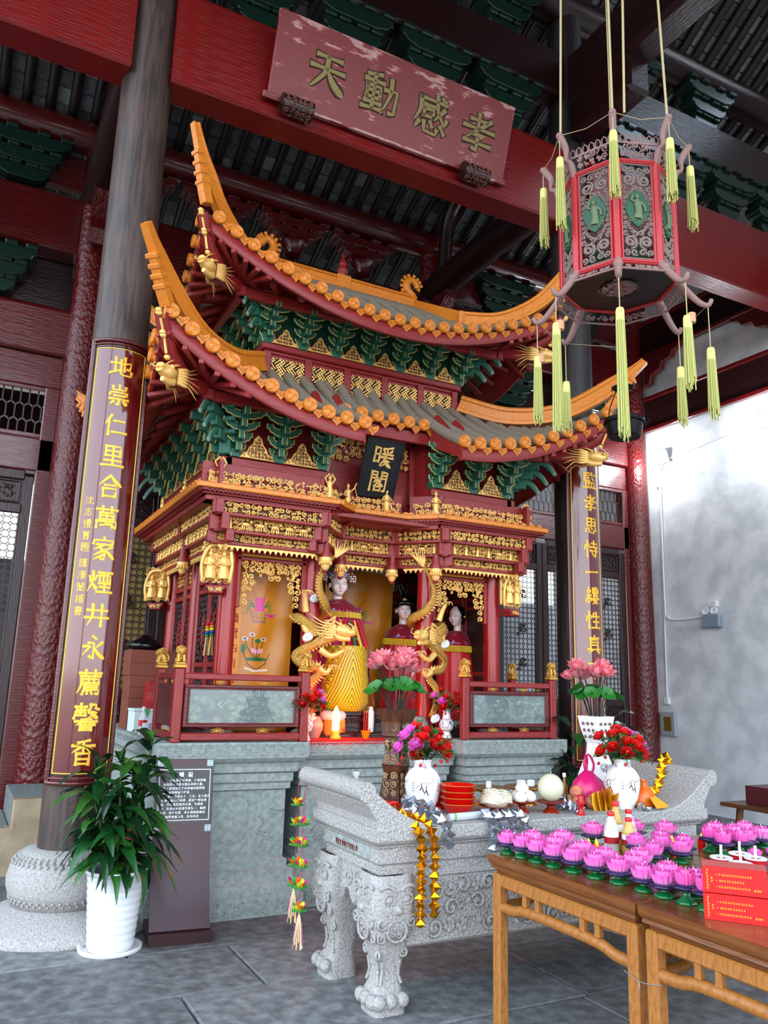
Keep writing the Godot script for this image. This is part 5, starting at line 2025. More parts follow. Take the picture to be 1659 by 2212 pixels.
func lion_mesh() -> ArrayMesh:
	var b := MB.new()
	b.box(V(0, 0.012, 0), V(0.085, 0.024, 0.085), 0.005)
	b.box(V(0, 0.032, 0), V(0.07, 0.018, 0.07), 0.005)
	b.ball(V(-0.008, 0.065, 0), V(0.03, 0.028, 0.026), 10, 8)
	b.tube([V(-0.018, 0.06, 0), V(0.0, 0.09, 0), V(0.014, 0.112, 0)], PackedFloat32Array([0.03, 0.028, 0.026]), 10)
	b.ball(V(0.018, 0.122, 0), V(0.029, 0.027, 0.029), 12, 8)
	b.ball(V(0.042, 0.112, 0), V(0.014, 0.012, 0.017), 8, 6)
	b.ball(V(0.036, 0.098, 0), V(0.012, 0.006, 0.014), 8, 5)
	for s in [-1, 1]:
		b.ball(V(0.038, 0.13, s * 0.013), V(0.008, 0.008, 0.008), 6, 4)
		b.tube([V(0.02, 0.09, s * 0.018), V(0.028, 0.06, s * 0.02), V(0.032, 0.042, s * 0.02)], PackedFloat32Array([0.013, 0.011, 0.012]), 6)
		b.ball(V(-0.016, 0.052, s * 0.024), V(0.022, 0.018, 0.012), 8, 6)
		b.ball(V(0.012, 0.045, s * 0.026), V(0.014, 0.008, 0.01), 6, 4)
		b.ball(V(0.01, 0.143, s * 0.022), V(0.008, 0.01, 0.006), 6, 4)
	for k in 26:
		var a := k * 2.4
		var u := 1.0 - 1.6 * k / 26.0
		var q := sqrt(maxf(0, 1 - u * u))
		b.ball(V(0.008 + 0.0 + cos(a) * q * 0.03 - 0.008, 0.122 + u * 0.028, sin(a) * q * 0.032), Vector3.ONE * 0.0095, 6, 4)
	b.tube(smooth_line([V(-0.035, 0.05, 0), V(-0.05, 0.075, 0), V(-0.035, 0.105, 0), V(-0.02, 0.115, 0)], 3), 0.009, 5)
	return mesh_of([[b, M.lion if M.has("lion") else lion_gold()]])

func lion_gold() -> StandardMaterial3D:
	M.lion = mat(Color(0.78, 0.58, 0.25), 0.45, 0.5)
	return M.lion

func rosette(b: MB, c: Vector3) -> void:
	for k in 8:
		var a := TAU * k / 8
		var ring := []
		for j in 9:
			ring.append(c + V(cos(a) * 0.02 + cos(TAU * j / 8) * 0.009, sin(a) * 0.014 + sin(TAU * j / 8) * 0.008, 0))
		b.tube(ring, 0.0026, 4, false)
	b.ball(c, V(0.011, 0.011, 0.006), 8, 5)
	for s in [-1, 1]:
		var ring := []
		for j in 9:
			ring.append(c + V(s * 0.036 + cos(TAU * j / 8) * 0.01, sin(TAU * j / 8) * 0.012, 0))
		b.tube(ring, 0.0028, 4, false)

func rail_panel(o: Node3D, x0: float, x1: float, z: float, glass: bool, turn := 0.0, org := Vector3.ZERO, sd := 1) -> void:
	var b := MB.new()
	var w := x1 - x0
	var c := (x0 + x1) / 2
	var tr := Transform3D(Basis(Vector3.UP, turn), org)
	b.at(tr)
	b.box(V(c, 0.455, z), V(w, 0.045, 0.045), 0.006)
	b.box(V(c, 0.04, z), V(w, 0.05, 0.05), 0.006)
	obj("rail", o, [b, M.red])
	b = MB.new().at(tr)
	for q in [[c, 0.388, w - 0.02, 0.022], [c, 0.115, w - 0.02, 0.022]]:
		b.box(V(q[0], q[1], z), V(q[2], q[3], 0.04), 0.005)
	for s in [-1, 1]:
		b.box(V(c + s * (w / 2 - 0.025), 0.25, z), V(0.03, 0.26, 0.042), 0.005)
		b.box(V(c, 0.25 + s * 0.122, z + 0.004), V(w - 0.08, 0.012, 0.03), 0.004)
		b.box(V(c + s * (w / 2 - 0.046), 0.25, z + 0.004), V(0.012, 0.24, 0.03), 0.004)
	obj("panel_frame", o, [b, M.redpanel if M.has("redpanel") else red_panel()])
	b = MB.new().at(tr)
	for f in ([0.3, 0.68] if glass else [0.3, 0.7]):
		for y in [0.42, 0.078]:
			var keep := b.t
			b.at(tr * Transform3D(Basis.from_scale(V(1.0 if glass else 0.6, 1, 1)), V(x0 + w * f, y, z)))
			rosette(b, Vector3.ZERO)
			b.at(keep)
	obj("gilt_rosette", o, [b, M.lion])
	b = MB.new().at(tr)
	if glass:
		b.quad(V(x0 + 0.05, 0.13, z - 0.012), V(x1 - 0.05, 0.13, z - 0.012), V(x1 - 0.05, 0.372, z - 0.012), V(x0 + 0.05, 0.372, z - 0.012), V(0, 0, 1))
		b.box(V(c, 0.25, z - 0.02), V(w - 0.06, 0.26, 0.01))
		obj("carved_picture", o, [b, rail_picture(sd)])
		b = MB.new().at(tr)
		b.box(V(c, 0.25, z + 0.008), V(w - 0.09, 0.238, 0.003))
		var gm := mat(Color(0.85, 0.95, 0.95, 0.10), 0.02)
		gm.metallic_specular = 0.9
		gm.transparency = BaseMaterial3D.TRANSPARENCY_ALPHA
		obj("glass_pane", o, [b, gm])
	else:
		b.box(V(c, 0.25, z - 0.01), V(w - 0.06, 0.26, 0.01))
		var g := MB.new().at(tr * Transform3D(Basis(), V(x0 + 0.07, 0.16, z - 0.004)))
		carving(g, w - 0.14, 0.18, 0.045, 0.02, sd)
		obj("carved_panel", o, [b, M.redpanel, g, M.golddeep])

func red_panel() -> StandardMaterial3D:
	M.redpanel = wood(Color(0.40, 0.13, 0.13), Color(0.33, 0.10, 0.10), 0.35, Vector3(1, 8, 8), 13, 0.1)
	return M.redpanel

func rail_picture(sd: int) -> StandardMaterial3D:
	var im := Image.create(512, 160, false, Image.FORMAT_RGB8)
	im.fill(Color(0.08, 0.12, 0.10))
	var r := RandomNumberGenerator.new()
	r.seed = sd
	for k in 60:
		var c := W(r.randf() * 512, 40 + r.randf() * 120)
		ink_blob(im, c, W(r.randf_range(6, 30), r.randf_range(4, 16)), Color(0.18, 0.27, 0.22).lerp(Color(0.45, 0.5, 0.3), r.randf() * 0.7))
	for k in 46:
		var c := W(r.randf() * 512, r.randf() * 160)
		var pts := [c]
		for j in 5:
			pts.append(pts[-1] + W(r.randf_range(-20, 20), r.randf_range(-16, 16)))
		ink_line(im, pts, r.randf_range(1.5, 4), Color(0.66, 0.62, 0.4).lerp(Color(0.3, 0.36, 0.28), r.randf()))
	for k in 120:
		ink_blob(im, W(r.randf_range(200, 512), r.randf() * 150), W(1.6, 1.6), Color(0.75, 0.75, 0.6))
	return pic(im, 0.4)

func build_rails() -> void:
	lion_gold()
	var lm := lion_mesh()
	for s in [-1.0, 1.0]:
		var o := thing("balustrade", "red wooden balustrade with a glazed picture panel and gilt lions, %s" % ("by the plastic cup" if s < 0 else "by the dark pillar"), "balustrade", V(1.88 if s < 0 else 4.26, 1.18, -5.76), 0.0, "balustrades on the plinth")
		var w := 0.955 if s < 0 else 0.92
		for x in [-w / 2, w / 2]:
			var b := MB.new()
			b.box(V(x, 0.255, 0), V(0.065, 0.51, 0.065), 0.008)
			obj("post", o, [b, M.redy])
			put("gilt_lion", o, lm, V(x, 0.51, 0), -PI / 2 if x * s > 0 else -PI / 3)
		rail_panel(o, -w / 2 + 0.032, w / 2 - 0.032, 0.0, true, 0.0, Vector3.ZERO, 8 + int(s))
		# the return towards the shrine
		var ex: float = s * w / 2
		var b := MB.new()
		b.box(V(ex, 0.255, -0.58), V(0.065, 0.51, 0.065), 0.008)
		obj("post", o, [b, M.redy])
		put("gilt_lion", o, lm, V(ex, 0.51, -0.58), PI if s < 0 else 0.3)
		rail_panel(o, 0.035, 0.55, 0.0, false, PI / 2 if s > 0 else PI / 2, V(ex, 0, 0), 21)

# rounded couplet board hung on a pillar
func couplet(px: float, label: String, text: String, side_text: String) -> void:
	var o := thing("couplet_board", label, "couplet board", V(px, 0.92, -6.05), 0.0, "couplet boards")
	var h := 3.13
	var r := 0.222
	var a := 1.06
	var rows := []
	for i in 25:
		var t := lerpf(-a, a, i / 24.0)
		rows.append(PackedVector3Array([V(sin(t) * r, 0, cos(t) * r), V(sin(t) * r, h, cos(t) * r)]))
	var b := MB.new()
	b.sheet(rows, false, false, true)
	rows = []
	for i in 25:
		var t := lerpf(-a, a, i / 24.0)
		rows.append(PackedVector3Array([V(sin(t) * 0.21, 0, cos(t) * 0.21), V(sin(t) * 0.21, h, cos(t) * 0.21)]))
	b.sheet(rows, false, false, true)
	var lq := mat(Color(0.36, 0.055, 0.05), 0.16)
	lq.clearcoat_enabled = true
	lq.clearcoat_roughness = 0.05
	obj("board", o, [b, lq])
	b = MB.new()
	var bl := MB.new()
	var gd := MB.new()
	for s in [-1, 1]:
		b.tube([V(sin(s * a) * 0.23, 0, cos(a) * 0.23), V(sin(s * a) * 0.23, h, cos(a) * 0.23)], 0.014, 8)
		b.tube([V(sin(s * (a - 0.07)) * 0.228, 0, cos(a - 0.07) * 0.228), V(sin(s * (a - 0.07)) * 0.228, h, cos(a - 0.07) * 0.228)], 0.007, 6)
		bl.tube([V(sin(s * (a - 0.13)) * 0.222, 0.05, cos(a - 0.13) * 0.222), V(sin(s * (a - 0.13)) * 0.222, h - 0.05, cos(a - 0.13) * 0.222)], 0.006, 6)
		gd.tube([V(sin(s * (a - 0.18)) * 0.222, 0.06, cos(a - 0.18) * 0.222), V(sin(s * (a - 0.18)) * 0.222, h - 0.06, cos(a - 0.18) * 0.222)], 0.0045, 6)
	for y in [0.0, h]:
		for q in [[b, 0.228, 0.016, a, 0.0], [b, 0.227, 0.008, a - 0.05, 0.03], [bl, 0.221, 0.006, a - 0.13, 0.05], [gd, 0.2215, 0.0045, a - 0.18, 0.062]]:
			var pts := []
			for i in 17:
				var t := lerpf(-q[3], q[3], i / 16.0)
				pts.append(V(sin(t) * q[1], y + (q[4] if y == 0.0 else -q[4]), cos(t) * q[1]))
			q[0].tube(pts, q[2], 6)
	obj("frame", o, [b, M.rearz])
	obj("black_line", o, [bl, M.black])
	obj("gilt_line", o, [gd, M.goldpaint])
	for k in text.length():
		b = MB.new()
		glyph(b, text[k], V(0, 0, 0.001), 0.18, 0.115, 0.005)
		obj("character", o, [bend(b, r), M.goldpaint], V(0, h - 0.2 - 0.2275 * k, 0))
	b = MB.new()
	var y := 0.0
	for k in side_text.length():
		if side_text[k] == " ":
			y -= 0.03
			continue
		glyph(b, side_text[k], V(-0.128, h - 1.22 + y, 0.0005), 0.066, 0.09, 0.002)
		y -= 0.083
	if side_text:
		obj("signature", o, [bend(b, r), M.goldpaint])

func build_boards() -> void:
	couplet(0.82, "tall rounded red couplet board with gilt characters on the weathered pillar by the plant", "地崇仁里合萬家煙井永薦馨香", "沈志禮舊題 譚澤闓補書")
	couplet(5.3, "tall rounded red couplet board with gilt characters on the dark pillar behind the white vase", "天監孝思恃一縷性真不", "")
	# black name board of the shrine
	var o := thing("name_board", "black hanging name board with two gilt characters under the lower shrine roof", "sign", V(3.05, 3.2, -6.07))
	var lean := Basis(Vector3.RIGHT, 0.42)
	var b := MB.new()
	b.at(Transform3D(lean, Vector3.ZERO))
	b.box(V(0, 0.26, 0), V(0.36, 0.52, 0.025), 0.004)
	obj("board", o, [b, M.black])
	b = MB.new().at(Transform3D(lean, Vector3.ZERO))
	for q in [[0, 0.012, 0.36, 0.012], [0, 0.508, 0.36, 0.012], [-0.174, 0.26, 0.012, 0.5], [0.174, 0.26, 0.012, 0.5]]:
		b.box(V(q[0], q[1], 0.015), V(q[2], q[3], 0.012), 0.003)
	obj("frame", o, [b, M.black])
	for k in 2:
		b = MB.new().at(Transform3D(lean, Vector3.ZERO))
		glyph(b, "暖閣"[k], V(0, 0.37 - 0.215 * k, 0.0135), 0.2, 0.105, 0.006)
		obj("character", o, [b, M.gold])
	# worn red board on the great beam
	o = thing("name_board", "large worn red name board with four gilt characters leaning from the great beam", "sign", V(3.0, 6.5, -5.81))
	lean = Basis(Vector3.RIGHT, 0.31)
	b = MB.new().at(Transform3D(lean, Vector3.ZERO))
	b.box(V(0, 0.38, 0), V(2.46, 0.76, 0.05), 0.006)
	obj("board", o, [b, worn_board()])
	b = MB.new().at(Transform3D(lean, Vector3.ZERO))
	b.box(V(-1.19, 0.03, 0.0), V(0.16, 0.06, 0.06), 0.006)
	b.box(V(1.2, 0.03, 0.0), V(0.12, 0.06, 0.06), 0.006)
	obj("board_end", o, [b, M.beam])
	var dull := mat(Color(0.55, 0.48, 0.30), 0.6, 0.2)
	var rim := mat(Color(0.20, 0.13, 0.08), 0.7)
	for k in 4:
		b = MB.new().at(Transform3D(lean, Vector3.ZERO))
		var r := MB.new().at(Transform3D(lean, Vector3.ZERO))
		glyph(r, "天動感孝"[k], V(-0.73 + 0.53 * k, 0.38, 0.0255), 0.4, 0.17, 0.004)
		glyph(b, "天動感孝"[k], V(-0.73 + 0.53 * k, 0.38, 0.0265), 0.4, 0.115, 0.008)
		obj("character", o, [b, dull, r, rim])
	for x in [-0.98, 0.86]:
		b = MB.new()
		b.tube([V(x - 0.14, -0.05, 0.08), V(x, -0.05, 0.08), V(x + 0.14, -0.05, 0.08)], 0.085, 14)
		var g := MB.new()
		for j in 5:
			g.at(Transform3D(Basis(Vector3.RIGHT, -0.5 + 0.55 * j), V(x - 0.13, -0.05, 0.08)) * Transform3D(Basis(), V(0, -0.022, 0.082)))
			carving(g, 0.26, 0.045, 0.05, 0.014, 60 + j)
		obj("carved_support", o, [b, M.dark, g.home(), M.carvedwood if M.has("carvedwood") else carved_wood()])

func carved_wood() -> StandardMaterial3D:
	M.carvedwood = mat(Color(0.42, 0.24, 0.21), 0.6)
	return M.carvedwood

func worn_board() -> StandardMaterial3D:
	var im := Image.create(768, 240, false, Image.FORMAT_RGB8)
	var f := FastNoiseLite.new()
	f.seed = 5
	f.frequency = 0.012
	f.fractal_octaves = 5
	var f2 := FastNoiseLite.new()
	f2.seed = 9
	f2.frequency = 0.05
	for y in 240:
		for x in 768:
			var n := f.get_noise_2d(x * 0.8, y * 2.6) + f2.get_noise_2d(x * 0.5, y * 3.0) * 0.4
			var low := smoothstep(0.45, 1.0, y / 240.0)
			var w := smoothstep(0.1, 0.5, n * 1.3 + low * 0.75 - 0.42)
			im.set_pixel(x, y, Color(0.46, 0.06, 0.06).lerp(Color(0.80, 0.66, 0.64), w * 0.9))
	var m := pic(im, 0.38)
	m.uv1_triplanar = true
	m.uv1_scale = V(1.0 / 2.46, -1.0 / 0.8, 1)
	m.uv1_offset = V(0.5, 0.02, 0)
	m.texture_repeat = true
	return m

# ---------------------------------------------------------------- stone altar and its offerings
const TOP := 0.89

func build_altar() -> void:
	var o := thing("stone_altar", "pale carved stone altar table with scrolled ends and lion-mask legs, spread with offerings", "altar", V(3.19, 0, -4.23))
	var b := MB.new()
	moulded(b, [[-0.02, 0.8], [0.0, 0.815], [0.012, 0.83], [0.012, 0.885], [0.006, TOP]], -1.19, 1.19, -0.39, 0.39)
	b.box(V(0, 0.8, 0), V(2.34, 0.01, 0.74))
	obj("top_slab", o, [b, M.altar])
	b = MB.new()
	moulded(b, [[-0.012, 0.655], [-0.012, 0.7], [0.0, 0.712], [0.0, 0.8]], -1.15, 1.15, -0.35, 0.35)
	obj("waist", o, [b, M.altar])
	for s in [-1.0, 1.0]:
		b = MB.new()
		var poly := PackedVector2Array()
		for k in 9:
			var f := k / 8.0
			poly.append(W(s * lerpf(0.80, 1.235, f), TOP + 0.215 * pow(f, 1.9)))
		poly.append(W(s * 1.245, TOP + 0.12))
		poly.append(W(s * 1.19, TOP + 0.04))
		poly.append(W(s * 1.18, TOP - 0.01))
		poly.append(W(s * 0.8, TOP - 0.01))
		b.plate(poly, -0.4, 0.4, 0.006)
		b.tube([V(s * 1.255, TOP + 0.185, -0.4), V(s * 1.255, TOP + 0.19, 0), V(s * 1.255, TOP + 0.185, 0.405)], 0.05, 18)
		obj("end_scroll", o, [b, M.altar])
	# front and back aprons with worn relief, arched end aprons
	for s in [-1.0, 1.0]:
		b = MB.new()
		b.box(V(0, 0.48, s * 0.3), V(2.0, 0.36, 0.1), 0.015)
		if s > 0:
			b.pos(-0.85, 0.34, 0.35)
			carving(b, 1.7, 0.28, 0.085, 0.02, 77)
			b.home()
			b.tube([V(-0.9, 0.64, 0.352), V(0, 0.64, 0.352), V(0.9, 0.64, 0.352)], 0.008, 6)
		obj("apron", o, [b, M.altar])
		b = MB.new()
		b.at(Transform3D(Basis(Vector3.UP, s * PI / 2), V(s * 1.06, 0, 0)))
		b.plate(rrow([W(-0.26, 0.66), W(-0.26, 0.42), W(-0.15, 0.44), W(-0.13, 0.49), W(-0.07, 0.5), W(-0.04, 0.46), W(0, 0.43), W(0.04, 0.46), W(0.07, 0.5), W(0.13, 0.49), W(0.15, 0.44), W(0.26, 0.42), W(0.26, 0.66)]), -0.04, 0.06, 0.012)
		for q in [-0.06, 0.06]:
			scroll(b, V(q, 0.57, 0.062), 0.05, 1.0, 1.4, 0.006, signf(q))
		obj("end_apron", o, [b, M.altar])
	# inscription on the end of the waist
	b = MB.new()
	b.at(Transform3D(Basis(Vector3.UP, -PI / 2), V(-1.152, 0.75, 0)))
	b.box(V(0, 0, 0.0), V(0.5, 0.07, 0.008), 0.003)
	obj("inscribed_panel", o, [b, M.stone])
	b = MB.new()
	b.at(Transform3D(Basis(Vector3.UP, -PI / 2), V(-1.157, 0.75, 0)))
	for k in 2:
		glyph(b, "二三"[k], V(-0.06 + 0.035 * k, 0.02, 0), 0.024, 0.1, 0.001)
	var r := RandomNumberGenerator.new()
	r.seed = 4
	for k in 11:
		for j in 4:
			var x := -0.16 + k * 0.026 + r.randf_range(-0.006, 0.006)
			b.bar(V(x, -0.028 + r.randf() * 0.02, 0.001), V(x + r.randf_range(-0.008, 0.008), 0.004 + r.randf() * 0.006, 0.001), 0.003, 0.002)
	obj("red_inscription", o, [b, mat(Color(0.42, 0.13, 0.10), 0.9)])
	# cabriole lion legs
	for sx in [-1.0, 1.0]:
		for sz in [-1.0, 1.0]:
			b = MB.new()
			var rows := []
			for q in [[0.66, 0.115, 0.0], [0.6, 0.125, 0.008], [0.5, 0.128, 0.012], [0.42, 0.122, 0.008], [0.34, 0.1, 0.0], [0.27, 0.08, -0.006], [0.2, 0.066, -0.008], [0.14, 0.068, 0.002], [0.1, 0.085, 0.014], [0.06, 0.098, 0.018], [0.045, 0.1, 0.018], [0.044, 0.092, 0.012], [0.0, 0.094, 0.012]]:
				var row := PackedVector3Array()
				for k in 24:
					var a := TAU * k / 24
					var rr: float = q[1] / pow(pow(absf(cos(a)), 5.0) + pow(absf(sin(a)), 5.0), 0.2)
					row.append(V(sx * (1.06 + q[2]) + cos(a) * rr, q[0], sz * (0.27 + q[2]) + sin(a) * rr))
				rows.append(row)
			b.sheet(rows, true)
			# paw toes
			for k in 3:
				b.ball(V(sx * 1.075 + (k - 1) * 0.065, 0.075, sz * 0.375), V(0.036, 0.036, 0.034), 10, 7)
				b.ball(V(sx * 1.165, 0.075, sz * 0.285 + (k - 1) * 0.062), V(0.034, 0.036, 0.036), 10, 7)
			# mask: eyes, brows, muzzle, curls
			for face in 2:
				b.at(Transform3D(Basis(Vector3.UP, (0.0 if sz > 0 else PI) if face == 0 else sx * PI / 2), V(sx * 1.06, 0, sz * 0.27)))
				for s in [-1.0, 1.0]:
					b.ball(V(s * 0.05, 0.55, 0.13), V(0.024, 0.02, 0.016), 10, 6)
					var ring := []
					for k in 13:
						ring.append(V(s * 0.05 + cos(TAU * k / 12) * 0.033, 0.552 + sin(TAU * k / 12) * 0.026, 0.136))
					b.tube(ring, 0.006, 5, false)
					b.tube(smooth_line([V(s * 0.015, 0.59, 0.132), V(s * 0.06, 0.615, 0.132), V(s * 0.105, 0.6, 0.128)], 3), 0.011, 6)
					scroll(b, V(s * 0.085, 0.44, 0.128), 0.033, 0.5, 1.6, 0.007, s)
					scroll(b, V(s * 0.075, 0.365, 0.108), 0.026, 2.0, 1.5, 0.006, -s)
					scroll(b, V(s * 0.07, 0.285, 0.075), 0.03, 1.0, 1.7, 0.007, s)
					b.tube(smooth_line([V(s * 0.05, 0.25, 0.07), V(s * 0.045, 0.19, 0.062), V(s * 0.06, 0.14, 0.07)], 3), 0.009, 5)
				b.ball(V(0, 0.5, 0.135), V(0.03, 0.025, 0.022), 10, 6)
				var ring := []
				for k in 17:
					ring.append(V(cos(TAU * k / 16) * 0.055, 0.4 + sin(TAU * k / 16) * 0.05, 0.128))
				b.tube(ring, 0.009, 5, false)
				for k in 4:
					scroll(b, V(cos(k * 1.57 + 0.6) * 0.026, 0.4 + sin(k * 1.57 + 0.6) * 0.024, 0.125), 0.017, k * 1.0, 1.2, 0.005)
			b.home()
			obj("leg", o, [b, M.altar])
	build_offerings()

func porcelain(sd: int, blue := false) -> StandardMaterial3D:
	var im := Image.create(768, 384, false, Image.FORMAT_RGB8)
	im.fill(Color(0.91, 0.92, 0.92))
	var r := RandomNumberGenerator.new()
	r.seed = sd
	if blue:
		for y in [60, 150, 255, 330]:
			ink_line(im, [W(0, y), W(768, y)], 6, Color(0.25, 0.2, 0.28))
			ink_line(im, [W(0, y + 9), W(768, y + 9)], 4, Color(0.75, 0.6, 0.3))
		for k in 150:
			var c := W(r.randf() * 768, r.randf_range(170, 245))
			var pts := []
			for j in 9:
				pts.append(c + W(cos(j * 0.8), sin(j * 0.8)) * (12.0 - j))
			ink_line(im, pts, 2.4, Color(0.36, 0.3, 0.4))
		for k in 48:
			ink_blob(im, W(8 + k * 16, 345), W(5, 8), Color(0.4, 0.3, 0.25))
		return pic(im, 0.12)
	for rep in 4:
		var x0 := rep * 192.0 + 30
		# a branch with swallows, blossoms below
		ink_line(im, [W(x0 + 10, 150), W(x0 + 45, 135), W(x0 + 80, 142), W(x0 + 130, 120)], 2, Color(0.35, 0.3, 0.28))
		for k in 40:
			ink_blob(im, W(x0 + r.randf() * 140, 125 + r.randf() * 40), W(2.2, 2.6), [Color(0.55, 0.5, 0.52), Color(0.8, 0.6, 0.68), Color(0.5, 0.55, 0.5)][k % 3])
		for q in [W(x0 + 60, 112), W(x0 + 92, 122)]:
			ink_line(im, [q + W(-14, -14), q, q + W(3, 16)], 5, Color(0.06, 0.06, 0.08))
			ink_line(im, [q, q + W(14, -9)], 4, Color(0.06, 0.06, 0.08))
		for k in 3:
			var c := W(x0 + [70.0, 95.0, 50.0][k], [250.0, 262.0, 236.0][k])
			for j in 14:
				ink_blob(im, c + W(cos(j * 2.4), sin(j * 2.4)) * (3 + j * 1.0), W(6, 6), Color([0.72, 0.86, 0.78][k], [0.45, 0.68, 0.55][k], [0.68, 0.45, 0.75][k]).lerp(Color.WHITE, r.randf() * 0.4))
		for k in 34:
			var c := W(x0 + 10 + r.randf() * 130, 225 + r.randf() * 95)
			ink_line(im, [c, c + W(r.randf_range(-11, 11), r.randf_range(-9, 9))], 4.5, Color(0.35, 0.52, 0.6).lerp(Color(0.45, 0.6, 0.5), r.randf()))
		for j in 3:
			for k in 5:
				ink_blob(im, W(x0 + 146 + j * 7, 110 + k * 9), W(2, 3), Color(0.2, 0.2, 0.22))
	return pic(im, 0.1)

func petal(b: MB, tr: Transform3D, l: float, w: float, cup: float, c0: Color, c1: Color, point := 0.6) -> void:
	var rows := []
	for i in 5:
		var f := i / 4.0
		var ww := w * sin(PI * clampf(0.12 + 0.88 * f * (0.92 if point > 0.3 else 0.8), 0, 1)) * (1.0 if f < 1 else 0.12 + 0.4 * (1.0 - point))
		var row := PackedVector3Array()
		for j in 5:
			var s := (j - 2) / 2.0
			row.append(tr * V(s * ww, f * l, cup * (s * s * ww * 1.2 + f * f * l * 0.6) - cup * l * 0.15 * sin(f * PI)))
		rows.append(row)
	var i0 := b.v.size()
	b.sheet(rows, false, false, true)
	for k in 25:
		b.c[i0 + k] = c0.lerp(c1, (k / 5) / 4.0)

func flower_mats() -> void:
	if M.has("petal"):
		return
	var p := mat(Color.WHITE, 0.55)
	p.vertex_color_use_as_albedo = true
	p.backlight_enabled = true
	p.backlight = Color(0.2, 0.2, 0.2)
	M.petal = p
	M.leafg = mat(Color(0.13, 0.42, 0.12), 0.45)
	M.leafd = mat(Color(0.08, 0.26, 0.10), 0.5)
	M.stem = mat(Color(0.10, 0.16, 0.09), 0.6)
	M.berry = mat(Color(0.75, 0.03, 0.06), 0.2)

func lin(c: Color) -> Color:
	return c.srgb_to_linear()

func rose_mesh(c0: Color, c1: Color, s: float, sd: int) -> ArrayMesh:
	flower_mats()
	var b := MB.new()
	var r := RandomNumberGenerator.new()
	r.seed = sd
	for ring in 4:
		var n: int = [3, 4, 5, 6][ring]
		for k in n:
			var a := TAU * k / n + ring * 0.7 + r.randf() * 0.3
			var open: float = [0.12, 0.35, 0.7, 1.05][ring]
			var tr := Transform3D(Basis(Vector3.UP, a) * Basis(Vector3.RIGHT, open), Vector3(sin(a), 0, cos(a)) * s * 0.06 * ring + V(0, -s * 0.06 * ring, 0))
			petal(b, tr, s * (0.62 + 0.05 * ring), s * (0.26 + 0.07 * ring), -0.55 if ring < 2 else -0.3, lin(c0), lin(c1), 0.1)
	b.ball(V(0, s * 0.25, 0), V(s * 0.2, s * 0.3, s * 0.2), 8, 6)
	return mesh_of([[b, M.petal]])

func lotus_mesh(s: float, sd: int) -> ArrayMesh:
	flower_mats()
	var b := MB.new()
	var r := RandomNumberGenerator.new()
	r.seed = sd
	for ring in 3:
		var n: int = [5, 7, 8][ring]
		for k in n:
			var a := TAU * k / n + ring * 0.4 + r.randf() * 0.25
			var open: float = [0.3, 0.7, 1.12][ring] + r.randf() * 0.12
			petal(b, Transform3D(Basis(Vector3.UP, a) * Basis(Vector3.RIGHT, open), Vector3.ZERO), s * (0.85 + 0.1 * ring), s * 0.27, -0.5, lin(Color(0.93, 0.62, 0.66)), lin(Color(0.86, 0.16, 0.26)).lerp(lin(Color(0.98, 0.8, 0.82)), r.randf() * 0.5), 0.9)
	b.col = lin(Color(0.85, 0.7, 0.2))
	b.lathe([W(0.02 * s, 0), W(0.16 * s, 0.3 * s), W(0.05 * s, 0.34 * s)], 8)
	return mesh_of([[b, M.petal]])

func leaf_pad(s: float, sd: int) -> ArrayMesh:
	var b := MB.new()
	var rows := []
	for i in 6:
		var f := i / 5.0
		var row := PackedVector3Array()
		for j in 20:
			var a := TAU * j / 20
			row.append(V(cos(a) * s * f, s * (0.34 * f * f + 0.1 * f * f * sin(a * 3.0 + sd) + 0.05 * f * sin(a * 7 + sd)) - 0.02, sin(a) * s * f))
		rows.append(row)
	b.sheet(rows, true, false, true)
	return mesh_of([[b, M.leafg]])

func sprig(b: MB, o: Vector3, d: Vector3, l: float, n: int, w: float, r: RandomNumberGenerator) -> void:
	var side := d.cross(V(r.randf_range(-1, 1), 1, r.randf_range(-1, 1))).normalized()
	b.tube([o, o + d * l * 0.5 + V(0, 0.01, 0), o + d * l - V(0, l * 0.12, 0)], 0.002, 4, false)
	for k in n:
		var f := (k + 0.6) / n
		for s in [-1.0, 1.0]:
			var p := o + d * l * f - V(0, l * 0.12 * f * f, 0)
			var e: Vector3 = p + (side * s + d * 0.7).normalized() * w * 2.4
			var u: Vector3 = (e - p).cross(d).normalized() * w * 0.2
			var t: Vector3 = (d - side * s * 0.4).normalized() * w * 0.55
			var m := (p + e) / 2 + u
			b.flat([p, m + t, e, m - t])

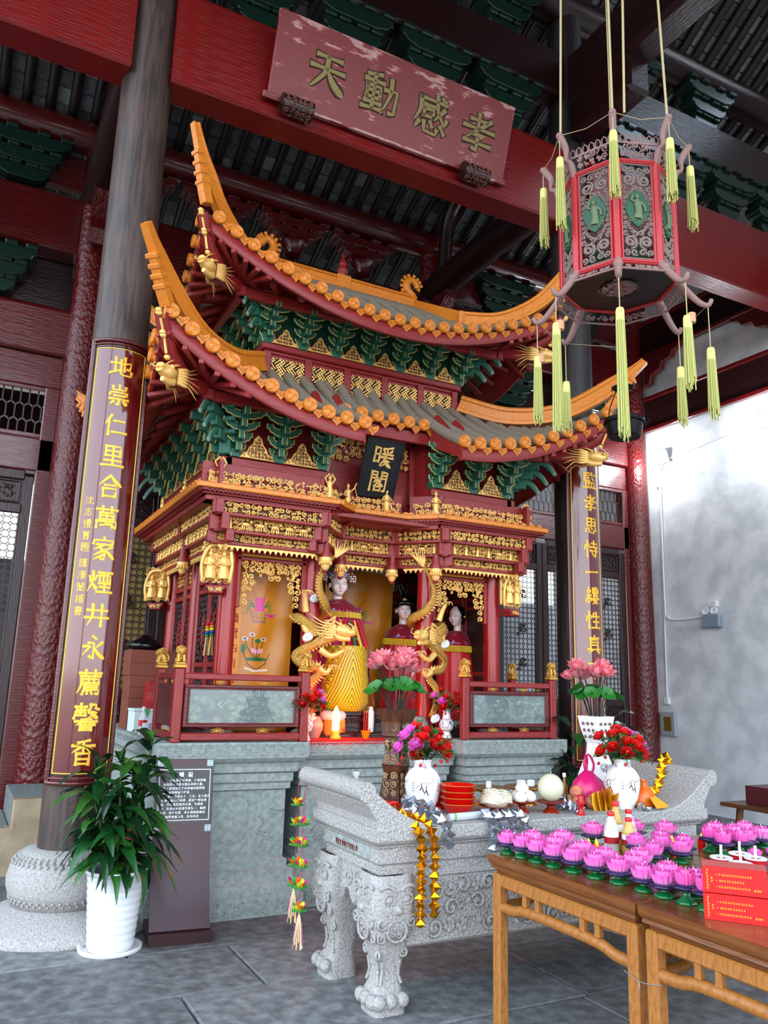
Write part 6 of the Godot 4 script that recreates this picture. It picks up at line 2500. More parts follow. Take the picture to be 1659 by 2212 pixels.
# a bouquet of roses in a vase: the vase and the flowers are two things
func roses(at: Vector3, label: String, spots: Array, size: float, group: String, scale_y := 1.0) -> void:
	flower_mats()
	var o := thing("rose_bouquet", label, "bouquet", at, 0.0, group)
	var red := rose_mesh(Color(0.62, 0.02, 0.03), Color(0.88, 0.06, 0.05), size, 3)
	var red2 := rose_mesh(Color(0.55, 0.02, 0.03), Color(0.80, 0.05, 0.05), size * 0.92, 8)
	var pink := rose_mesh(Color(0.85, 0.2, 0.65), Color(0.93, 0.42, 0.80), size * 1.04, 5)
	var r := RandomNumberGenerator.new()
	r.seed = int(at.x * 100)
	var st := MB.new()
	var lf := MB.new()
	for q in spots:
		var p := V(q[0], q[1] * scale_y, q[2])
		var d := (p - V(0, -0.04, 0)).normalized()
		var m := put("rose", o, pink if q[3] else (red if r.randf() < 0.5 else red2), p)
		var x := d.cross(V(0.3, 0.2, 1)).normalized()
		m.transform = Transform3D(Basis(x, d, x.cross(d)), p - d * size * 0.25)
		st.tube([V(0, -0.06, 0), p * 0.5 + V(0, 0.0, 0), p - d * size * 0.2], 0.003, 5, false)
		for k in 3:
			var d2 := (d + V(r.randf_range(-0.9, 0.9), r.randf_range(-0.8, 0.2), r.randf_range(-0.9, 0.9))).normalized()
			sprig(lf, p * 0.72, d2, size * 1.5, 5, size * 0.17, r)
	for k in 26:
		var a := r.randf() * TAU
		sprig(lf, V(0, 0.02, 0), V(cos(a), r.randf_range(-0.15, 0.9), sin(a)).normalized(), size * r.randf_range(2.0, 2.9), 9, size * 0.15, r)
	obj("stem", o, [st, M.stem])
	obj("foliage", o, [lf, M.leafg])
	var be := MB.new()
	be.ball(Vector3.ZERO, Vector3.ONE * size * 0.17, 10, 8)
	var bm := mesh_of([[be, M.berry]])
	for k in 7:
		var a := TAU * k / 7 + 0.4
		put("berry", o, bm, V(cos(a) * size * 2.35, -0.01 + 0.05 * sin(k * 3.0), sin(a) * size * 2.35))

func lotus_bunch(at: Vector3, label: String, w: float, h: float, sd: int) -> void:
	flower_mats()
	var o := thing("lotus_bouquet", label, "bouquet", at, 0.0, "bunches of cloth lotus")
	var fl := [lotus_mesh(0.092, sd), lotus_mesh(0.084, sd + 1)]
	var pads := [leaf_pad(0.066, sd), leaf_pad(0.058, sd + 2)]
	var r := RandomNumberGenerator.new()
	r.seed = sd
	var st := MB.new()
	for k in 12:
		var a := TAU * k / 12 + r.randf() * 0.3
		var rad: float = w * (0.45 + 0.55 * r.randf()) if k > 2 else w * 0.25
		var p := V(cos(a) * rad, h * (0.82 + 0.25 * r.randf()) + (0.04 if k < 3 else 0.0), sin(a) * rad * 0.75)
		var m := put("lotus_flower", o, fl[k % 2], p)
		var d := V(cos(a) * 0.55 * rad / w, 1, sin(a) * 0.5 + 0.25).normalized()
		var x := d.cross(V(0.2, 0.1, 1)).normalized()
		m.transform = Transform3D(Basis(x, d, x.cross(d)), p)
		st.tube([V(cos(a) * 0.03, -0.05, sin(a) * 0.03), p * 0.55 + V(0, 0.0, 0), p], 0.0032, 5, false)
	for k in 9:
		var a := TAU * k / 9 + 0.25
		var rad := w * (0.5 + 0.4 * r.randf())
		var p := V(cos(a) * rad, h * (0.5 + 0.16 * r.randf()), sin(a) * rad * 0.8)
		var d := V(cos(a) * 0.75, 0.9, sin(a) * 0.75 + 0.1).normalized()
		var x := d.cross(V(0.2, 0.1, 1)).normalized()
		var m := put("lotus_leaf", o, pads[k % 2], p)
		m.transform = Transform3D(Basis(x, d, x.cross(d)), p)
		st.tube([V(cos(a) * 0.03, -0.05, sin(a) * 0.03), p * 0.6, p], 0.0034, 5, false)
	obj("stem", o, [st, M.stem])

# chain of folded foil paper along a line of points
func foil_chain(called: String, label: String, m: Material, lines: Array, s: float, group := "") -> void:
	var p0: Vector3 = lines[0][0]
	var o := thing(called, label, "paper garland", p0, 0.0, group)
	var r := RandomNumberGenerator.new()
	r.seed = int(p0.x * 1000)
	for ln in lines:
		var pts := smooth_line(ln, 12)
		var acc := PackedVector3Array([pts[0]])
		for k in pts.size():
			if acc[-1].distance_to(pts[k]) >= s:
				acc.append(pts[k])
		for k in acc.size() - 1:
			var a := acc[k] - p0
			var c := acc[k + 1] - p0
			var d := (c - a).normalized()
			var x := d.cross(V(0.31, 0.2, 0.9)).normalized()
			var y := d.cross(x)
			var b := MB.new()
			var t := r.randf_range(-0.3, 0.3) + (0.78 if k % 2 else 0.0)
			var ring := []
			for j in 4:
				var w := s * r.randf_range(0.86, 1.05)
				ring.append((a + c) / 2 + x * cos(t + j * PI / 2) * w + y * sin(t + j * PI / 2) * w + d * r.randf_range(-0.1, 0.1) * s)
			var na := []
			var nc := []
			for j in 4:
				var ang := t + PI / 4 + j * PI / 2
				na.append(a + (x * cos(ang) + y * sin(ang)) * s * 0.28)
				nc.append(c + (x * cos(ang) + y * sin(ang)) * s * 0.28)
			for j in 4:
				var j2 := (j + 1) % 4
				b.flat([ring[j], ring[j2], na[j]])
				b.flat([ring[j2], na[j2], na[j]])
				b.flat([ring[j], nc[j], ring[j2]])
				b.flat([ring[j2], nc[j], nc[j2]])
			obj("folded_piece", o, [b, m])

func dish(b: MB, o: Vector3, r: float, h: float) -> void:
	b.lathe([W(r * 0.55, 0), W(r * 0.58, h * 0.12), W(r * 0.8, h * 0.6), W(r, h), W(r * 1.03, h * 1.06), W(r * 0.96, h), W(r * 0.75, h * 0.55), W(r * 0.5, h * 0.16), W(0.001, h * 0.14)], 28, o)

func footed(b: MB, r: float, h: float) -> void:
	b.lathe([W(r * 0.62, 0), W(r * 0.6, h * 0.12), W(r * 0.3, h * 0.45), W(r * 0.28, h * 0.6), W(r * 0.5, h * 0.75), W(r, h * 0.9), W(r * 1.02, h), W(r * 0.9, h * 0.98), W(0.001, h * 0.9)], 24, Vector3.ZERO, true, 0.03, 10)

func film() -> StandardMaterial3D:
	if not M.has("film"):
		var f := mat(Color(0.95, 0.95, 0.97, 0.25), 0.12)
		f.transparency = BaseMaterial3D.TRANSPARENCY_ALPHA
		M.film = f
	return M.film

# crumpled bag: a lathe with noise
func crumple(b: MB, prof: Array, amp: float, sd: int, sides := 26) -> void:
	var f := FastNoiseLite.new()
	f.seed = sd
	f.frequency = 9.0
	var rows := []
	for q in prof:
		var row := PackedVector3Array()
		for k in sides:
			var a := TAU * k / sides
			var p := V(cos(a) * q.x, q.y, sin(a) * q.x * 0.75)
			var n := f.get_noise_3dv(p * 1.3) + 0.5 * f.get_noise_3dv(p * 3.1)
			row.append(p * V(1.0 + n * amp * 6, 1, 1.0 + n * amp * 6) + V(0, n * amp, 0))
		rows.append(row)
	b.sheet(rows, true)

func build_offerings() -> void:
	flower_mats()
	# ---- four vases
	var vp := [W(0.062, 0), W(0.066, 0.012), W(0.092, 0.07), W(0.106, 0.14), W(0.104, 0.195), W(0.08, 0.235), W(0.054, 0.255), W(0.05, 0.28), W(0.058, 0.3), W(0.05, 0.298), W(0.04, 0.26)]
	var spots := [[0.0, 0.17, 0.03, false], [-0.06, 0.13, 0.09, false], [0.05, 0.12, 0.1, false], [0.09, 0.16, 0.02, false], [0.0, 0.09, 0.14, false], [0.13, 0.08, 0.06, false], [0.16, 0.05, -0.02, false], [-0.02, 0.19, -0.06, false], [0.08, 0.05, 0.13, false], [-0.1, 0.04, 0.1, false], [-0.13, 0.14, 0.0, true], [-0.1, 0.09, 0.09, true], [-0.07, 0.17, -0.05, true], [-0.16, 0.07, -0.02, true], [0.1, 0.14, -0.1, false]]
	for q in [[V(2.512, TOP, -4.25), 3, "white painted porcelain vase with swallows beside the stacked red bowls", "red and magenta cloth roses in the painted vase beside the red bowls", false], [V(3.84, TOP, -4.0), 7, "white painted porcelain vase with swallows between the pink bag and the orange bag", "red and pink cloth roses in the painted vase by the altar's far scroll", true]]:
		var b := MB.new()
		b.lathe(vp, 32)
		var o := thing("porcelain_vase", q[2], "vase", q[0], 0.0, "painted vases on the altar")
		put("body", o, mesh_of([[b, porcelain(q[1])]]), Vector3.ZERO, 2.3 if q[4] else 2.0)
		var sp2 := []
		for s in spots:
			sp2.append([-s[0] if q[4] else s[0], s[1], s[2], s[3]])
		roses(q[0] + V(0, 0.30, 0), q[3], sp2, 0.062, "rose bouquets")
	var sv := [W(0.04, 0), W(0.046, 0.01), W(0.04, 0.03), W(0.03, 0.045), W(0.034, 0.055), W(0.06, 0.09), W(0.064, 0.125), W(0.052, 0.155), W(0.034, 0.17), W(0.03, 0.22), W(0.042, 0.245), W(0.034, 0.24)]
	for q in [[V(2.40, 1.18, -5.83), "white vase with dark scroll pattern beside the grey jar on the plinth", "magenta and red cloth roses in front of the golden dragon's foot"], [V(3.73, 1.18, -5.93), "white vase with dark scroll pattern beside the balustrade of the third statue", "red and magenta cloth roses below the statue in profile"]]:
		var b := MB.new()
		b.lathe(sv, 26)
		var o := thing("scroll_vase", q[1], "vase", q[0], 0.0, "scroll-patterned vases on the plinth")
		put("body", o, mesh_of([[b, porcelain(11, true)]]))
		var sp2 := []
		for k in 11:
			var s: Array = spots[k + 1]
			sp2.append([s[0] * (1.0 if q[0].x > 3 else -1.0), s[1] * 0.9, s[2], s[3]])
		roses(q[0] + V(0, 0.23, 0), q[2], sp2, 0.055, "rose bouquets")
	# tall brown carved vase, tall white vase
	var o := thing("wooden_vase", "tall square brown carved vase holding cloth lotus at the altar's near end", "vase", V(2.44, TOP, -4.45), 0.5)
	var b := MB.new()
	moulded(b, [[0.02, 0], [0.0, 0.1], [-0.012, 0.2], [-0.005, 0.245], [0.0, 0.25], [-0.004, 0.255], [-0.016, 0.33], [-0.012, 0.41], [0.0, 0.42], [0.0, 0.43], [0.005, 0.5], [0.03, 0.58], [0.024, 0.58], [0.0, 0.5]], -0.065, 0.065, -0.065, 0.065)
	obj("body", o, [b, wood(Color(0.36, 0.19, 0.08), Color(0.22, 0.10, 0.04), 0.35, Vector3(6, 1, 6), 70, 0.1)])
	b = MB.new()
	for q in [[0.44, 0.12, 0.052], [0.27, 0.13, 0.05], [0.03, 0.18, 0.058]]:
		for s in 2:
			b.at(Transform3D(Basis(Vector3.UP, 0.0 if s == 0 else -PI / 2), Vector3.ZERO) * Transform3D(Basis(), V(-q[2] + 0.006, q[0], q[2] + 0.004)))
			carving(b, q[2] * 2 - 0.012, q[1], 0.05, 0.012, int(q[0] * 100))
	obj("carved_spray", o, [b.home(), mat(Color(0.60, 0.47, 0.34), 0.5)])
	lotus_bunch(V(2.44, TOP + 0.57, -4.45), "pink cloth lotus with broad leaves in the tall brown vase", 0.2, 0.27, 3)
	o = thing("tall_vase", "tall square white vase with brown stamped flowers at its flared rim", "vase", V(4.04, TOP, -4.45), 0.12)
	b = MB.new()
	moulded(b, [[0.045, 0], [0.03, 0.15], [-0.012, 0.3], [-0.016, 0.36], [-0.01, 0.375], [0.01, 0.44], [0.028, 0.545], [0.02, 0.545], [0.0, 0.45]], -0.062, 0.062, -0.062, 0.062)
	obj("body", o, [b, M.white])
	b = MB.new()
	for k in 3:
		for j in 3:
			var y := 0.405 + 0.045 * j
			b.ball(V(-0.05 + 0.045 * k + 0.015 * (j % 2), y, 0.062 + (y - 0.375) * 0.23), V(0.011, 0.011, 0.004), 8, 5)
			b.ball(V(-0.062 - (y - 0.375) * 0.23, y, -0.04 + 0.04 * k), V(0.004, 0.011, 0.011), 8, 5)
	obj("stamped_flower", o, [b, mat(Color(0.42, 0.28, 0.16), 0.5)])
	b = MB.new()
	b.pos(-0.06, 0.03, 0.085)
	carving(b, 0.12, 0.2, 0.06, 0.008, 5)
	obj("silver_relief", o, [b.home(), mat(Color(0.75, 0.75, 0.76), 0.3, 0.5)])
	lotus_bunch(V(4.04, TOP + 0.54, -4.45), "pink cloth lotus with broad leaves in the tall white vase", 0.22, 0.3, 9)
	# ---- red bowls
	var rp := mat(Color(0.80, 0.05, 0.04), 0.25)
	var rim := mat(Color(0.85, 0.6, 0.2), 0.3, 0.6)
	var names := ["lowest red plastic bowl of the stack beside the painted vase", "second red plastic bowl up in the stack beside the painted vase", "third red plastic bowl up in the stack beside the painted vase", "topmost red plastic bowl of the stack beside the painted vase"]
	for k in 4:
		b = MB.new()
		dish(b, Vector3.ZERO, 0.1, 0.062)
		var g := MB.new()
		var ring := []
		for j in 25:
			ring.append(V(cos(TAU * j / 24) * 0.1025, 0.064, sin(TAU * j / 24) * 0.1025))
		g.tube(ring, 0.002, 4, false)
		o = thing("red_bowl", names[k], "bowl", V(2.665, TOP + 0.002 + 0.034 * k, -4.1), 0.0, "red plastic bowls")
		obj("body", o, [b, rp])
		obj("gilt_rim", o, [g, rim])
	for q in [[V(2.70, TOP, -4.36), 0.085, 0.12, "deep red plastic tub behind the stack of red bowls"], [V(2.30, TOP, -4.28), 0.085, 0.045, "shallow red dish holding small red cups by the near scroll"], [V(2.15, TOP + 0.02, -4.4), 0.07, 0.04, "red dish with a clear bag of buns tucked behind the near scroll"]]:
		b = MB.new()
		dish(b, Vector3.ZERO, q[1], q[2])
		o = thing("red_dish", q[3], "dish", q[0])
		obj("body", o, [b, rp])
	for k in 4:
		b = MB.new()
		dish(b, Vector3.ZERO, 0.026, 0.05)
		o = thing("red_cup", ["small red cup at the front of the shallow red dish", "small red cup nearest the brown vase in the shallow red dish", "small red cup nearest the painted vase in the shallow red dish", "small red cup at the back of the shallow red dish"][k], "cup", V(2.30 + cos(k * 1.6) * 0.04, TOP + 0.01, -4.28 + sin(k * 1.6) * 0.04), 0.0, "red cups")
		obj("body", o, [b, mat(Color(0.85, 0.07, 0.04), 0.15)])
	b = MB.new()
	crumple(b, [W(0.02, 0), W(0.07, 0.03), W(0.075, 0.06), W(0.05, 0.1), W(0.02, 0.13), W(0.012, 0.15), W(0.025, 0.18)], 0.012, 4)
	tag(obj("plastic_bag", self, [b, film()], V(2.15, TOP + 0.04, -4.4)), "clear crumpled plastic bag tied at the top behind the near altar scroll", "bag")
	# ---- footed dishes with noodles, buns and melon
	var lac := mat(Color(0.50, 0.12, 0.05), 0.18)
	for q in [[V(2.90, TOP, -4.06), 0.1, 0.05, "low brown footed dish under the heap of noodles"], [V(3.09, TOP, -4.06), 0.075, 0.07, "brown footed dish under the white steamed buns"], [V(3.26, TOP, -4.0), 0.08, 0.068, "brown footed dish under the pale round melon"]]:
		b = MB.new()
		footed(b, q[1], q[2])
		o = thing("footed_dish", q[3], "dish", q[0], 0.0, "footed dishes")
		obj("body", o, [b, lac])
	b = MB.new()
	var r := RandomNumberGenerator.new()
	r.seed = 12
	b.ball(V(0, 0.03, 0), V(0.085, 0.05, 0.075), 16, 8)
	for k in 90:
		var a := r.randf() * TAU
		var pts := []
		var y := r.randf() * 0.8
		for j in 6:
			var t := a + (j - 2.5) * 0.45
			var rr := sqrt(1.0 - y * y * 0.8)
			pts.append(V(cos(t) * 0.1 * rr, 0.02 + y * 0.075 + 0.006 * sin(j * 2.0 + k), sin(t) * 0.085 * rr))
		b.tube(pts, 0.004, 5, false)
	tag(obj("noodle_heap", self, [b, mat(Color(0.86, 0.82, 0.72), 0.6)], V(2.90, TOP + 0.05, -4.06)), "heap of pale dried noodles on a low brown dish", "noodles", "", "stuff")
	for k in 4:
		var p: Vector3 = [V(-0.035, 0, 0.03), V(0.04, 0, 0.02), V(0.0, 0, -0.04), V(0.0, 0.048, 0.0)][k]
		b = MB.new()
		b.lathe([W(0.03, 0), W(0.04, 0.012), W(0.04, 0.03), W(0.026, 0.05), W(0.008, 0.06), W(0.001, 0.058)], 18, Vector3.ZERO, true, 0.03, 9)
		tag(obj("steamed_bun", self, [b, mat(Color(0.86, 0.84, 0.79), 0.6)], V(3.09, TOP + 0.068, -4.06) + p), ["white steamed bun next to the noodles on the brown dish", "white steamed bun next to the melon on the brown dish", "white steamed bun at the back of the brown dish", "topmost white steamed bun of the pile"][k], "bun", "steamed buns")
	o = thing("melon", "pale round melon on a brown footed dish", "melon", V(3.26, TOP + 0.066, -4.0))
	b = MB.new()
	b.ball(V(0, 0.078, 0), V(0.077, 0.08, 0.077), 26, 16)
	obj("fruit", o, [b, mat(Color(0.80, 0.80, 0.68), 0.35)])
	b = MB.new()
	b.tube([V(0, 0.155, 0), V(0.002, 0.165, 0), V(0.006, 0.172, 0)], 0.004, 6)
	obj("stem", o, [b, mat(Color(0.55, 0.55, 0.4), 0.7)])
	# ---- brass dishes
	var brass := mat(Color(0.72, 0.50, 0.16), 0.22, 0.9)
	for q in [[V(3.06, TOP, -4.36), "wide brass offering dish behind the noodles"], [V(3.33, TOP, -4.34), "wide brass offering dish with paper slips behind the melon"]]:
		b = MB.new()
		footed(b, 0.13, 0.11)
		o = thing("brass_dish", q[1], "dish", q[0], 0.0, "brass dishes")
		obj("body", o, [b, brass])
	for k in 3:
		b = MB.new()
		b.box(V(0, 0.02, 0), V(0.05, 0.04, 0.03), 0.003)
		tag(obj("paper_packet", self, [b, M.white], [V(3.29, TOP + 0.11, -4.33), V(3.36, TOP + 0.11, -4.32), V(3.04, TOP + 0.11, -4.33)][k], 0.4 * k), ["white folded paper packet on the brass dish, next to the buns", "white folded paper packet on the brass dish, next to the melon", "white folded paper packet on the brass dish behind the noodles"][k], "packet", "paper packets")
	# ---- peaches
	for k in 4:
		var q: Array = [[V(3.56, TOP + 0.055, -4.12), "topmost peach of the pile beside the pink bag"], [V(3.53, TOP, -4.07), "dusky peach at the front of the pile beside the pink bag"], [V(3.62, TOP, -4.05), "pale peach nearest the yellow paper"], [V(3.58, TOP, -4.15), "peach at the back of the pile by the pink bag"]][k]
		b = MB.new()
		b.lathe([W(0.004, 0.0), W(0.03, 0.006), W(0.043, 0.035), W(0.036, 0.062), W(0.014, 0.076), W(0.003, 0.08)], 20)
		var pm := tmat(noise_tex(0.03, Color(0.66, 0.26, 0.24), Color(0.90, 0.62, 0.42), 80 + k, 3, 128), 0.6, Vector3.ONE * 7, 0.0, false)
		tag(obj("peach", self, [b, pm], q[0], k * 1.0), q[1], "peach", "peaches")
	# ---- pink bag, oil bottle, yellow folded paper, orange bag, newspaper roll
	o = thing("plastic_bag", "bright pink plastic carrier bag with knotted handles on the altar", "bag", V(3.73, TOP, -4.2))
	b = MB.new()
	crumple(b, [W(0.08, 0), W(0.125, 0.02), W(0.13, 0.08), W(0.105, 0.14), W(0.06, 0.185), W(0.03, 0.205)], 0.012, 9, 34)
	var pk := mat(Color(0.80, 0.09, 0.40), 0.3)
	obj("body", o, [b, pk])
	for s in [-1.0, 1.0]:
		b = MB.new()
		b.tube(smooth_line([V(s * 0.015, 0.19, 0.02), V(s * 0.035, 0.25, 0.02), V(s * 0.01, 0.31, 0.0), V(s * -0.012, 0.26, -0.02), V(s * 0.0, 0.19, -0.02)], 4), 0.011, 6, true, 0.4)
		obj("handle", o, [b, pk])
	o = thing("oil_bottle", "small amber oil bottle with a white cap beside the pink bag", "bottle", V(3.635, TOP, -4.32))
	b = MB.new()
	b.lathe([W(0.018, 0), W(0.02, 0.005), W(0.02, 0.1), W(0.009, 0.125), W(0.009, 0.165)], 16)
	obj("glass", o, [b, mat(Color(0.50, 0.33, 0.08), 0.1)])
	b = MB.new()
	b.lathe([W(0.011, 0.16), W(0.011, 0.185)], 14)
	obj("cap", o, [b, M.white])
	var yl := mat(Color(0.86, 0.62, 0.08), 0.5)
	o = thing("paper_ingot", "yellow folded spirit paper leaning against the painted vase by the peaches", "spirit paper", V(3.68, TOP, -4.0), 0.3)
	for k in 7:
		b = MB.new()
		b.at(Transform3D(Basis(Vector3.FORWARD, -0.7 + 0.2 * k) * Basis(Vector3.UP, 0.2 * k), V(0.02 * k - 0.06, 0.0, 0.012 * (k % 3))))
		b.flat([V(-0.045, 0.0, 0), V(0.045, 0.0, 0.012), V(0.05, 0.1, -0.01), V(0.0, 0.135, 0), V(-0.05, 0.1, 0.012)])
		b.flat([V(-0.045, 0.0, -0.012), V(0.045, 0.0, 0.0), V(0.0, 0.13, -0.02)])
		obj("folded_sheet", o, [b.home(), yl])
	o = thing("plastic_bag", "orange plastic bag of spirit paper with red twisted neck beside the far scroll", "bag", V(4.02, TOP, -4.0))
	b = MB.new()
	crumple(b, [W(0.07, 0), W(0.1, 0.02), W(0.08, 0.08), W(0.04, 0.12), W(0.018, 0.14), W(0.03, 0.165)], 0.012, 14)
	obj("body", o, [b, mat(Color(0.86, 0.40, 0.07), 0.3)])
	b = MB.new()
	b.at(Transform3D(Basis(Vector3.UP, 0.4), V(0.02, 0, 0.09)))
	b.flat([V(-0.09, 0.012, 0.03), V(0.07, 0.01, 0.06), V(0.02, 0.075, -0.02), V(-0.07, 0.07, -0.02)])
	b.flat([V(-0.09, 0.012, 0.03), V(0.07, 0.01, 0.06), V(0.06, 0.005, -0.02)])
	obj("folded_sheet", o, [b.home(), yl])
	b = MB.new()
	b.box(V(4.2, TOP + 0.004, -3.96), V(0.2, 0.006, 0.11), 0.002)
	tag(obj("red_card", self, [b, mat(Color(0.55, 0.07, 0.06), 0.5)]), "flat red card lying on the altar by the orange bag", "card")
	o = thing("newspaper_roll", "rolled white newspaper with a green stripe lying along the altar's front edge", "newspaper", V(2.58, TOP + 0.022, -3.93), 0.06)
	b = MB.new()
	b.tube([V(-0.09, 0, 0), V(0.03, 0.0, 0), V(0.15, 0.002, 0)], 0.021, 12, true, 0.75)
	obj("roll", o, [b, tmat(noise_tex(0.2, Color(0.62, 0.64, 0.66), Color(0.86, 0.87, 0.88), 82, 3, 128), 0.7, Vector3.ONE * 9, 0.0, false)])
	b = MB.new()
	b.tube([V(-0.06, 0, 0), V(-0.052, 0, 0), V(-0.045, 0, 0)], 0.0215, 12, true, 0.76)
	obj("green_stripe", o, [b, mat(Color(0.45, 0.62, 0.40), 0.7)])
	o = thing("paper_lotus", "small red paper figure standing among silver foil at the altar's front edge", "ornament", V(3.385, TOP, -3.88))
	b = MB.new()
	b.lathe([W(0.03, 0), W(0.014, 0.02), W(0.016, 0.05), W(0.026, 0.07), W(0.014, 0.09), W(0.022, 0.1), W(0.004, 0.115)], 12, Vector3.ZERO, true, 0.12, 6)
	obj("body", o, [b, mat(Color(0.72, 0.04, 0.08), 0.3)])
	# ---- foil garlands
	var gold := mat(Color(0.92, 0.62, 0.10), 0.16, 0.95)
	var silver := mat(Color(0.72, 0.74, 0.78), 0.2, 0.9)
	foil_chain("gold_garland", "long double chain of folded gold foil hanging from the altar's near corner", gold, [[V(2.06, 1.0, -4.0), V(2.16, 0.945, -3.95), V(2.222, 0.91, -3.86), V(2.232, 0.83, -3.775), V(2.23, 0.62, -3.775), V(2.232, 0.41, -3.775)], [V(2.14, 0.965, -4.06), V(2.25, 0.93, -3.93), V(2.305, 0.905, -3.84), V(2.31, 0.8, -3.775), V(2.312, 0.6, -3.775), V(2.315, 0.44, -3.775)]], 0.036, "gold foil garlands")
	foil_chain("gold_garland", "chain of folded gold foil draped over the altar's far scroll", gold, [[V(4.16, 0.95, -4.08), V(4.27, 1.0, -4.12), V(4.36, 1.09, -4.17), V(4.44, 1.17, -4.22), V(4.52, 1.14, -4.26), V(4.55, 1.0, -4.27), V(4.55, 0.75, -4.27), V(4.55, 0.55, -4.27)]], 0.04, "gold foil garlands")
	foil_chain("silver_garland", "silver foil chain heaped in front of the painted vase by the near corner", silver, [[V(2.28, 0.94, -4.08), V(2.34, 0.95, -4.02), V(2.41, 0.94, -3.98), V(2.45, 0.93, -3.93)], [V(2.30, 0.98, -4.13), V(2.4, 0.97, -4.1), V(2.5, 0.935, -4.05)], [V(2.4, 0.92, -3.93), V(2.41, 0.9, -3.83), V(2.405, 0.82, -3.785), V(2.41, 0.76, -3.785)]], 0.042, "silver foil garlands")
	foil_chain("silver_garland", "four short silver foil chains hanging below the noodles", silver, [[V(2.70, 0.93, -3.9), V(2.69, 0.89, -3.8), V(2.685, 0.72, -3.78)], [V(2.77, 0.93, -3.9), V(2.765, 0.89, -3.8), V(2.76, 0.75, -3.78)], [V(2.84, 0.93, -3.9), V(2.835, 0.89, -3.8), V(2.83, 0.74, -3.78)], [V(2.92, 0.93, -3.91), V(2.915, 0.89, -3.8), V(2.91, 0.79, -3.78)]], 0.038, "silver foil garlands")
	foil_chain("silver_garland", "loose silver foil pieces lying between the melon and the peaches", silver, [[V(3.36, 0.92, -4.1), V(3.42, 0.92, -4.04), V(3.45, 0.93, -3.96)], [V(3.43, 0.91, -3.93), V(3.36, 0.91, -3.9)], [V(3.42, 0.96, -4.12), V(3.48, 0.95, -4.1)]], 0.045, "silver foil garlands")
	foil_chain("silver_garland", "single silver foil piece by the oil bottles at the altar's edge", silver, [[V(3.86, 0.92, -3.9), V(3.9, 0.9, -3.86), V(3.91, 0.86, -3.83)]], 0.04, "silver foil garlands")
	build_plinth_things()

func flame_mat(c: Color, e: float) -> StandardMaterial3D:
	var m := mat(c, 0.3)
	m.emission_enabled = true
	m.emission = c
	m.emission_energy_multiplier = e
	return m

